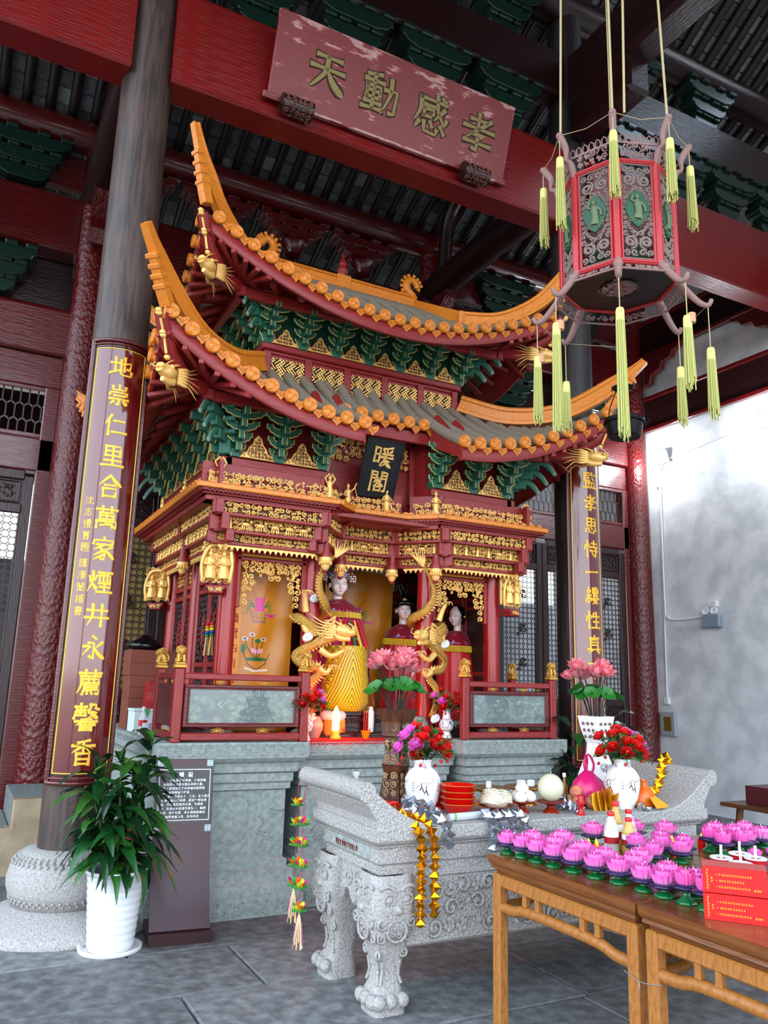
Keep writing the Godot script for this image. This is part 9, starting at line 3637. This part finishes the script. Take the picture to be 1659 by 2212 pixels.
		drape(b, [[hy - 0.06, 0.06, 0.055, 0.0], [hy - 0.1, 0.14, 0.1, 0.0], [hy - 0.2, 0.185 * sc, 0.14, 0.01], [hy - 0.4, 0.205 * sc, 0.165, 0.015], [hy - 0.6, 0.215 * sc, 0.18, 0.02], [hy - 0.8, 0.22 * sc, 0.19, 0.02], [0.02, 0.21 * sc, 0.18, 0.02]], 13, 0.05, 78)
		obj("cape", o, [b, red])
		b = MB.new()
		drape(b, [[hy - 0.05, 0.058, 0.055, 0.0], [hy - 0.1, 0.145, 0.112, 0.002], [hy - 0.18, 0.188, 0.155, 0.01]], 3, 0.008)
		var f := MB.new()
		fringe(f, hy - 0.175, 0.19, 0.157, 0.01, 0.06, 0.02)
		obj("fringed_collar", o, [b, collar, f, yellow])
	# ---- dragons round the two inner columns
	var dg := tmat(noise_tex(0.09, Color(0.55, 0.40, 0.15), Color(0.88, 0.68, 0.32), 93, 1, 256, false, [0.1, 0.5], FastNoiseLite.TYPE_CELLULAR), 0.42, Vector3.ONE * 7, 0.45, false, noise_tex(0.09, Color.BLACK, Color.WHITE, 93, 1, 256, false, [0.0, 0.6], FastNoiseLite.TYPE_CELLULAR), 0.5)
	for q in [-1.0, 1.0]:
		o = thing("dragon", "golden dragon coiled round the column %s" % ("between the yellow banner and the seated statue" if q < 0 else "between the two attendant statues"), "dragon sculpture", V(3.06 + q * 0.545, 1.25, -6.1), 0.0, "coiled dragons")
		var m := V(-q, 1, 1)
		var up := smooth_line([V(0.15, 1.41, 0.17), V(0.07, 1.31, 0.16), V(0.01, 1.19, 0.15), V(0.015, 1.08, 0.145), V(0.08, 0.98, 0.11), V(0.13, 0.92, -0.02), V(0.02, 0.88, -0.13), V(-0.11, 0.87, -0.04), V(-0.13, 0.86, 0.08), V(-0.05, 0.8, 0.15), V(0.04, 0.75, 0.17), V(0.12, 0.74, 0.24)], 5)
		var lo := smooth_line([V(0.12, 0.73, 0.24), V(0.02, 0.68, 0.19), V(-0.09, 0.62, 0.13), V(-0.145, 0.56, 0.08), V(-0.08, 0.49, 0.13), V(0.02, 0.48, 0.15), V(0.03, 0.42, 0.13), V(-0.05, 0.34, 0.11), V(-0.06, 0.2, 0.1), V(0.0, 0.1, 0.12)], 5)
		b = MB.new()
		var sp2 := MB.new()
		for line in [up, lo]:
			for k in line.size():
				line[k] = line[k] * m
			b.tube(line, radii(line.size(), (func(f): return 0.012 + 0.03 * smoothstep(0, 0.45, f)) if line == up else (func(f): return 0.042 - 0.016 * f)), 12)
			for k in range(3, line.size() - 2, 1):
				var dd: Vector3 = (line[k + 1] - line[k - 1]).normalized()
				var nn: Vector3 = (line[k] * V(1, 0, 1)).normalized() * 0.6 + dd.cross(V(0, 0, 1)) * -q * (1.0 if line == up else -1.0)
				nn = (nn - dd * nn.dot(dd)).normalized()
				sp2.tube([line[k] + nn * 0.028, line[k] + nn * 0.058 - dd * 0.012], PackedFloat32Array([0.01, 0.002]), 4, false)
		obj("body", o, [b, dg])
		# tail flames, legs with claws
		for k in 7:
			var e := V(0.12 + 0.025 * k, 1.5 + 0.03 * sin(k * 2.0), 0.16 + 0.01 * (k % 3))
			sp2.tube(smooth_line([V(0.13, 1.37, 0.17) * m, V(0.12 + 0.018 * k, 1.44, 0.18) * m, e * m], 4), radii(9, func(f): return 0.014 * (1.05 - f)), 5, false)
		for lg in [[V(-0.08, 0.92, 0.1), V(-0.1, 1.0, 0.12), V(-0.12, 1.06, 0.15)], [V(-0.1, 0.82, 0.12), V(-0.09, 0.76, 0.15), V(-0.04, 0.73, 0.18)], [V(0.02, 0.62, 0.19), V(0.1, 0.57, 0.23), V(0.2, 0.62, 0.25)], [V(0.0, 0.5, 0.15), V(0.08, 0.44, 0.17), V(0.12, 0.48, 0.18)]]:
			var ln := [lg[0] * m, lg[1] * m, lg[2] * m]
			sp2.tube(smooth_line(ln, 3), radii(7, func(f): return 0.03 - 0.014 * f), 7)
			for k in 4:
				sp2.tube(smooth_line([ln[2], ln[2] + V(0.03 * (k - 1.5) * 0.6, 0.02, 0.035), ln[2] + V(0.04 * (k - 1.5) + 0.02 * -q, -0.015, 0.05)], 3), radii(7, func(f): return 0.009 * (1.1 - f)), 5)
		obj("crest_and_legs", o, [sp2, M.gold])
		var h := MB.new()
		head_into(h, Transform3D(Basis(Vector3.UP, -q * 1.0).scaled(Vector3.ONE * 0.92), V(0.13, 0.755, 0.23) * m))
		for k in 14:
			var st := V(0.1, 0.72 + 0.012 * k, 0.23 + 0.004 * k)
			h.tube(smooth_line([st * m, (st + V(-0.05, -0.02 - 0.01 * (k % 4), 0.0)) * m, (st + V(-0.1 - 0.012 * (k % 3), -0.05 - 0.02 * (k % 5), -0.02)) * m], 4), radii(9, func(f): return 0.009 * (1.05 - f)), 5, false)
		obj("head", o, [h, M.gold])
		var w := MB.new()
		for c in [V(-0.09, 0.7, 0.17), V(0.0, 1.02, 0.06), V(-0.02, 0.08, 0.14)]:
			for k in 3:
				scroll(w, c * m + V(0.012 * k - 0.012, 0.01 * k, 0.02), 0.03, k * 2.0, 1.3, 0.012)
		w.ball(V(0.2, 0.79, 0.3) * m, Vector3.ONE * 0.013, 8, 6)
		obj("white_cloud", o, [w, M.white])
	# ---- yellow silk hangings
	var silk := embroidery(320, 640, Color(0.78, 0.48, 0.03), 4, 1)
	silk.roughness = 0.32
	silk.uv1_scale = V(1, 1.27, 1)
	silk.uv1_offset = V(0, 0.08, 0)
	for k in 2:
		var wd: float = [0.6, 0.86][k]
		var ht: float = [1.42, 1.38][k]
		o = thing("silk_hanging", ["yellow embroidered silk hanging in the opening beside the golden dragon", "yellow embroidered silk hanging behind the seated statue"][k], "hanging", [V(2.14, 1.22, -6.32), V(3.33, 1.3, -7.0)][k], 0.0, "silk hangings")
		var rows := []
		for i in 22:
			var row := PackedVector3Array()
			for j in 30:
				var x := (j / 29.0 - 0.5) * wd
				row.append(V(x, ht * (1.0 - i / 21.0), 0.012 * sin(x * 21.0 + i * 0.2) + 0.006 * sin(i * 0.9 + x * 9.0)))
			rows.append(row)
		b = MB.new()
		b.sheet(rows, false, false, true)
		obj("silk", o, [b, silk])
		var text: String = ["年農曆四月吉日", "奉敬孝女"][k]
		var sz := 0.085 if k == 0 else 0.1
		var top: float = [1.06, 1.29][k]
		var x0: float = [-0.2, -0.26][k]
		b = MB.new()
		b.plate(rrow([W(x0 - 0.055, top), W(x0 + 0.055, top), W(x0 + 0.05, 0.2 if k == 0 else 0.1), W(x0, 0.13 if k == 0 else 0.04), W(x0 - 0.05, 0.2 if k == 0 else 0.1)]), 0.026, 0.03)
		obj("ribbon", o, [b, mat(Color(0.88, 0.58, 0.04), 0.4)])
		for j in text.length():
			b = MB.new()
			glyph(b, text[j], V(x0, top - 0.06 - j * ([0.118, 0.19][k]), 0.0305), sz, 0.1, 0.001)
			obj("character", o, [b, mat(Color(0.72, 0.10, 0.02), 0.5)])
	# rainbow tassels on the side screen
	for k in 2:
		o = thing("rainbow_tassel", ["rainbow knotted tassel on the side screen, next to the front column", "rainbow knotted tassel on the side screen, second from the front column"][k], "tassel", V(1.77, 2.0, -6.32 - 0.13 * k), 0.0, "rainbow tassels")
		var cols := [Color(0.8, 0.05, 0.1), Color(0.9, 0.5, 0.05), Color(0.9, 0.8, 0.1), Color(0.15, 0.25, 0.7), Color(0.1, 0.5, 0.3)]
		for j in 5:
			b = MB.new()
			b.ball(V(0, 0.05 - 0.022 * j, 0), V(0.02, 0.014, 0.02), 10, 6)
			for i in 4:
				var a := j * 1.2 + i * 1.6
				b.tube([V(cos(a) * 0.01, -0.05, sin(a) * 0.01), V(cos(a) * 0.022, -0.2, sin(a) * 0.022)], 0.004, 4)
			obj("strand", o, [b, mat(cols[j], 0.6)])
		b = MB.new()
		b.tube([V(0.02, 0.16, 0), V(0, 0.06, 0)], 0.004, 5)
		obj("loop", o, [b, M.oval])

# ---------------------------------------------------------------- plant, sign, paper flowers, wall lamps
func build_floor_things() -> void:
	var o := thing("potted_plant", "leafy dark green dracaena in a white ribbed pot before the weathered pillar", "plant", V(1.03, 0, -5.42))
	var b := MB.new()
	b.lathe([W(0.165, 0), W(0.185, 0.008), W(0.19, 0.03), W(0.175, 0.032), W(0.16, 0.012)], 32)
	obj("saucer", o, [b, M.white])
	b = MB.new()
	var prof := [W(0.13, 0.015)]
	for k in 46:
		var f := k / 45.0
		prof.append(W(lerpf(0.133, 0.168, f) + 0.0055 * pow(absf(sin(f * PI * 10.0)), 0.6), 0.03 + 0.41 * f))
	prof.append_array([W(0.185, 0.45), W(0.187, 0.465), W(0.17, 0.468), W(0.155, 0.44), W(0.15, 0.4)])
	b.lathe(prof, 36, Vector3.ZERO, false)
	obj("pot", o, [b, mat(Color(0.87, 0.88, 0.89), 0.12)])
	b = MB.new()
	b.lathe([W(0.0, 0.41), W(0.155, 0.405)], 24, Vector3.ZERO, false)
	obj("soil", o, [b, mat(Color(0.16, 0.09, 0.06), 0.9)])
	var lm := []
	for k in 6:
		b = MB.new()
		var l := 0.25 + 0.025 * k
		var rows := []
		for i in 9:
			var f := i / 8.0
			var w := 0.036 * sin(PI * pow(clampf(f * 0.97 + 0.03, 0, 1), 0.75)) + 0.002
			var row := PackedVector3Array()
			for j in 5:
				var s := (j - 2) / 2.0
				row.append(V(s * w, 0.02 + l * (0.55 * f - (0.55 + 0.09 * k) * f * f) + absf(s) * w * 0.3 + 0.004 * sin(f * 16.0 + s * 2.0 + k), l * f * (0.95 - 0.12 * f)))
			rows.append(row)
		b.sheet(rows, false, false, true)
		lm.append([b, k])
	var greens := [mat(Color(0.07, 0.22, 0.09), 0.28), mat(Color(0.10, 0.30, 0.12), 0.3), mat(Color(0.05, 0.16, 0.08), 0.28), mat(Color(0.17, 0.38, 0.12), 0.32)]
	var meshes := []
	for q in lm:
		for k in 4:
			meshes.append(mesh_of([[q[0], greens[k]]]))
	var r := RandomNumberGenerator.new()
	r.seed = 21
	for k in 7:
		var a := TAU * k / 7
		var tipx := V(cos(a) * 0.17 - 0.02, [1.22, 1.0, 1.1, 0.85, 1.02, 0.8, 0.98][k], sin(a) * 0.15)
		var pts := smooth_line([V(cos(a) * 0.06, 0.39, sin(a) * 0.06), V(cos(a) * 0.1, 0.6, sin(a) * 0.09), tipx], 6)
		b = MB.new()
		b.tube(pts, radii(pts.size(), func(f): return 0.013 - 0.006 * f), 7)
		obj("stem", o, [b, mat(Color(0.20, 0.26, 0.12), 0.6)])
		for j in 27:
			var f := 0.22 + 0.78 * (j + 0.5) / 27.0
			var g := f * (pts.size() - 1)
			var i := mini(int(g), pts.size() - 2)
			var p := pts[i].lerp(pts[i + 1], g - i)
			var m := put("leaf", o, meshes[(r.randi() % 6) * 4 + (r.randi() % 4)], p)
			m.rotation = V(r.randf_range(-0.5, 0.35) - (0.5 if f > 0.93 else 0.0), j * 2.4 + r.randf() * 0.6, r.randf_range(-0.3, 0.3))
			m.scale = Vector3.ONE * r.randf_range(0.85, 1.15)
	b = MB.new()
	b.flat([V(0.02, 0.62, 0.05), V(0.06, 0.64, 0.06), V(0.05, 0.72, 0.05), V(0.03, 0.7, 0.05)])
	b.flat([V(0.01, 0.44, 0.06), V(0.03, 0.44, 0.06), V(0.035, 0.55, 0.05), V(0.012, 0.56, 0.05)])
	obj("red_card", o, [b, mat(Color(0.6, 0.06, 0.06), 0.5)])
	# ---- information stand
	o = thing("sign_stand", "maroon metal information stand with white lettering beside the potted plant", "sign", V(1.445, 0, -5.45), -0.11)
	var mm := mat(Color(0.22, 0.125, 0.14), 0.3, 0.3)
	b = MB.new()
	b.box(V(0, 0.04, -0.06), V(0.385, 0.08, 0.36), 0.004)
	obj("base", o, [b, mm])
	var rows := []
	for w in 2:
		for i in 13:
			var f := i / 12.0
			var z := 0.07 - 0.2 * f + 0.035 * sin(PI * f) * (-1.0)
			rows.append(PackedVector3Array([V(-0.188, 0.08 + 0.55 * f, z - 0.012 * w), V(0.188, 0.08 + 0.55 * f, z - 0.012 * w)]))
	b = MB.new()
	b.sheet(rows.slice(0, 13), false, false, true)
	b.sheet(rows.slice(13, 26), false, false, true)
	obj("lower_panel", o, [b, mm])
	var lean := Transform3D(Basis(Vector3.RIGHT, -0.16), V(0, 0.62, -0.13))
	b = MB.new().at(lean)
	b.box(V(0, 0.23, -0.012), V(0.378, 0.47, 0.024), 0.003)
	obj("upper_panel", o, [b, mm])
	b = MB.new().at(lean)
	b.quad(V(-0.186, 0.06, 0.0015), V(0.186, 0.06, 0.0015), V(0.186, 0.415, 0.0015), V(-0.186, 0.415, 0.0015), V(0, 0, 1))
	var im := Image.create(744, 710, false, Image.FORMAT_RGB8)
	im.fill(Color(0.075, 0.065, 0.09))
	var wht := Color(0.93, 0.93, 0.94)
	ink_line(im, [W(36, 34), W(708, 34), W(708, 676), W(36, 676), W(36, 34)], 9, wht)
	for k in 2:
		ink_glyph(im, "暖阁"[k], W(325 + 118 * k, 98), 66, 8, wht)
	var lines := ["  暖阁原是供贵妇、小姐使用,", "也常原从大屋分隔出来的小屋,", "后一些寺庙出于对祭祀对象的敬", "重,也构暖阁作护围.", "  此暖阁通高6.5米,系三间六", "柱重檐歇山式建筑.屋面为黄色琉", "璃,明间檐柱蟠龙对峙,气势磅", "礴.顶部藻井浮雕龙凤各一,玲珑", "剔透,富有美感.孝女曹娥端坐其", "中,显得庄重华贵,灵光四射."]
	for j in lines.size():
		for k in lines[j].length():
			var ch: String = lines[j][k]
			var c := W(112 + k * 40 - 4.0 * j, 172 + j * 51)
			if G.has(ch):
				ink_glyph(im, ch, c, 36, 4.2, wht)
			elif ch in [",", "、"]:
				ink(im, c + W(-12, 10), c + W(-15, 16), 4, wht)
			elif ch != " ":
				# a close-set character: left and right halves borrowed from simpler ones
				var u := ch.unicode_at(0)
				var halves := ["日", "木", "王", "口", "土", "月", "里", "女", "各", "米", "中", "里"]
				for st in strokes("里" if u % 3 else "日"):
					for i in st.size() - 1:
						ink(im, c + (st[i] - W(0.95, 0.5)) * W(16, 34), c + (st[i + 1] - W(0.95, 0.5)) * W(16, 34), 3.6, wht)
				for st in strokes(["各", "米", "重", "美", "真", "吉"][u % 6]):
					for i in st.size() - 1:
						ink(im, c + (st[i] - W(0.05, 0.5)) * W(19, 34), c + (st[i + 1] - W(0.05, 0.5)) * W(19, 34), 3.6, wht)
	obj("text_panel", o, [b, pic(im, 0.3)])
	for q in [[-0.165, 0.44], [0.165, 0.44], [-0.165, 0.025], [0.165, 0.025]]:
		b = MB.new().at(lean * Transform3D(Basis(), V(q[0], q[1], 0.002)))
		b.box(Vector3.ZERO, V(0.04, 0.04, 0.002))
		var e := MB.new().at(b.t)
		for sx in [-1, 1]:
			for sy in [-1, 1]:
				for w in [[0.002, 0.002, 0.002, 0.016], [0.002, 0.016, 0.016, 0.016], [0.016, 0.016, 0.016, 0.004], [0.016, 0.004, 0.007, 0.004], [0.007, 0.004, 0.007, 0.011]]:
					e.bar(V(w[0] * sx, w[1] * sy, 0.0015), V(w[2] * sx, w[3] * sy, 0.0015), 0.0024, 0.001, 0.0, Vector3.BACK)
		obj("corner_emblem", o, [b, mat(Color(0.82, 0.88, 0.89), 0.5), e, mat(Color(0.20, 0.45, 0.50), 0.5)])
	# ---- strings of folded paper lotus at the altar's near end
	var cols := [Color(0.95, 0.36, 0.06), Color(0.06, 0.72, 0.32), Color(0.82, 0.05, 0.48), Color(0.85, 0.88, 0.08)]
	var pm := []
	for c in cols:
		pm.append(mat(c, 0.6))
	for k in 2:
		var at: Vector3 = [V(1.885, 1.03, -4.63), V(1.88, 1.0, -4.52)][k]
		o = thing("paper_flower_string", ["string of folded paper lotus with a tassel, the higher of the two", "string of folded paper lotus with a tassel, the lower of the two"][k], "paper flower string", at, 0.0, "paper lotus strings")
		var ys: Array = [[-0.12, -0.23, -0.34, -0.45, -0.56], [-0.18, -0.295, -0.41, -0.52, -0.64]][k]
		var st := MB.new()
		st.tube([V(0.03, 0.05, 0), V(0, 0, 0), V(0, ys[4], 0)], 0.002, 5)
		obj("thread", o, [st, mat(Color(0.7, 0.15, 0.25), 0.7)])
		for j in 5:
			for i in 8:
				var a := TAU * i / 8 + j * 0.5 + k
				b = MB.new().at(Transform3D(Basis(Vector3.UP, a) * Basis(Vector3.RIGHT, 0.82), V(sin(a) * 0.012, ys[j], cos(a) * 0.012)))
				b.flat([V(-0.012, 0, 0), V(0.012, 0, 0), V(0.018, 0.028, -0.003), V(0, 0.05, -0.002), V(-0.018, 0.028, -0.003)])
				obj("paper_petal", o, [b, pm[(i + j) % 4]])
			b = MB.new()
			b.lathe([W(0.002, ys[j] - 0.006), W(0.03, ys[j] - 0.008), W(0.044, ys[j] - 0.002)], 16, Vector3.ZERO, false, 0.12, 6)
			obj("green_base", o, [b, pm[1]])
		var tm := [mat(Color(0.88, 0.86, 0.82), 0.7), mat(Color(0.88, 0.84, 0.35), 0.7), mat(Color(0.9, 0.45, 0.6), 0.7)]
		for j in 3:
			b = MB.new()
			for i in 12:
				var a := i * 2.4 + j
				var q := 0.008 + 0.022 * sqrt(i / 12.0)
				b.tube([V(0, ys[4] - 0.01, 0), V(cos(a) * q * 0.6, ys[4] - 0.08, sin(a) * q * 0.6), V(cos(a) * q, ys[4] - 0.16 - 0.02 * (i % 3), sin(a) * q)], 0.0028, 4, false)
			obj("tassel_strand", o, [b, tm[j]])
	# ---- fittings on the white wall
	var grey := mat(Color(0.62, 0.64, 0.66), 0.4)
	for k in 2:
		var at: Vector3 = [V(9.17, 5.12, -8.5), V(9.17, 5.2, -6.72)][k]
		o = thing("floodlight", ["switched-on white floodlight on the wall beside the corner post", "switched-on white floodlight farther along the white wall"][k], "light", at, 0.0, "wall floodlights")
		var tl := Transform3D(Basis(Vector3.UP, -PI / 2) * Basis(Vector3.RIGHT, 0.35), Vector3.ZERO)
		b = MB.new().at(tl)
		b.box(V(0, 0, 0.0), V(0.26, 0.2, 0.05), 0.012)
		b.box(V(0, 0, -0.05), V(0.05, 0.12, 0.07), 0.008)
		obj("housing", o, [b, grey])
		b = MB.new().at(tl)
		b.box(V(0, 0, 0.028), V(0.23, 0.17, 0.01), 0.003)
		obj("lamp_face", o, [b, flame_mat(Color(0.95, 0.98, 1.0), 6.0)])
		var l := OmniLight3D.new()
		l.name = "flood_light"
		l.light_color = Color(0.94, 0.97, 1.0)
		l.light_energy = FLOOD
		l.light_size = 0.11
		l.omni_range = 40
		l.omni_attenuation = 2
		l.shadow_enabled = true
		l.position = at + V(-0.3, -0.1, 0)
		add_child(l)
	o = thing("conduit", "thin white cable conduit running down the white wall from the floodlight", "conduit", V(9.23, 1.4, -8.64))
	for q in [[V(0, 0.05, -0.02), V(0, 1.3, 0.0), V(0, 3.3, 0.02), V(0, 3.5, 0.04), V(-0.02, 3.62, 0.12)], [V(-0.01, 3.3, 0.05), V(-0.01, 1.45, 0.03), V(-0.01, 1.3, 0.08), V(-0.01, 1.24, 0.2), V(-0.01, 1.26, 0.85)], [V(0, 3.68, 0.2), V(0, 3.75, 1.0), V(0, 3.86, 2.0), V(0, 3.95, 3.0)]]:
		b = MB.new()
		b.tube(smooth_line(q, 6), 0.013, 8)
		obj("pipe", o, [b, M.white])
	for q in [V(0, 0.08, -0.02), V(0, 3.32, 0.02)]:
		b = MB.new()
		b.box(q, V(0.05, 0.1, 0.09), 0.008)
		obj("junction_box", o, [b, M.white])
	o = thing("emergency_light", "grey emergency light with two round lamps on the white wall", "light", V(9.2, 2.58, -7.76))
	b = MB.new()
	b.box(V(0, 0, 0), V(0.09, 0.17, 0.3), 0.012)
	b.box(V(-0.046, 0.02, 0.09), V(0.004, 0.09, 0.035))
	obj("case", o, [b, mat(Color(0.50, 0.56, 0.62), 0.4)])
	for s in [-1, 1]:
		b = MB.new()
		b.at(Transform3D(Basis(Vector3.FORWARD, -PI / 2 + 0.3), V(-0.02, 0.14, s * 0.07)))
		b.lathe([W(0.02, -0.04), W(0.055, 0.0), W(0.058, 0.03), W(0.05, 0.034), W(0.02, 0.02)], 18)
		obj("round_lamp", o, [b, mat(Color(0.85, 0.86, 0.87), 0.2)])
	b = MB.new()
	b.box(V(0.0, 0.24, 0.04), V(0.07, 0.08, 0.13), 0.006)
	obj("socket", o, [b, M.white])
	o = thing("switch_box", "grey metal switch box with a yellow window at the foot of the conduit", "switch box", V(9.21, 1.16, -8.62))
	b = MB.new()
	b.box(Vector3.ZERO, V(0.07, 0.34, 0.26), 0.008)
	obj("case", o, [b, grey])
	b = MB.new()
	b.box(V(-0.037, 0, 0), V(0.006, 0.2, 0.14), 0.002)
	obj("window_plate", o, [b, mat(Color(0.45, 0.34, 0.10), 0.3)])
	# broad-leaved plant by the tall white vase, in the shade of the dark pillar
	o = thing("leafy_plant", "dark broad-leaved plant between the plinth and the tall white vase", "plant", V(4.98, 0, -5.55))
	b = MB.new()
	b.lathe([W(0.1, 0), W(0.13, 0.22), W(0.14, 0.24), W(0.11, 0.22)], 20)
	obj("pot", o, [b, mat(Color(0.25, 0.18, 0.15), 0.5)])
	for k in 26:
		var a := k * 2.4
		var tp := V(cos(a) * 0.2, 0.5 + 0.035 * k - 0.1 * (k % 3), sin(a) * 0.2)
		var m := put("leaf", o, meshes[(k % 6) * 4 + (k % 3)], tp)
		m.rotation = V(-0.3, PI / 2 - a, 0.2)
		m.scale = V(2.0, 1.1, 1.0)
		if k % 4 == 0:
			b = MB.new()
			b.tube([V(0, 0.2, 0), tp * V(0.5, 0.7, 0.5), tp], 0.006, 5)
			obj("stem", o, [b, M.stem])

const FLOOD := 1.3
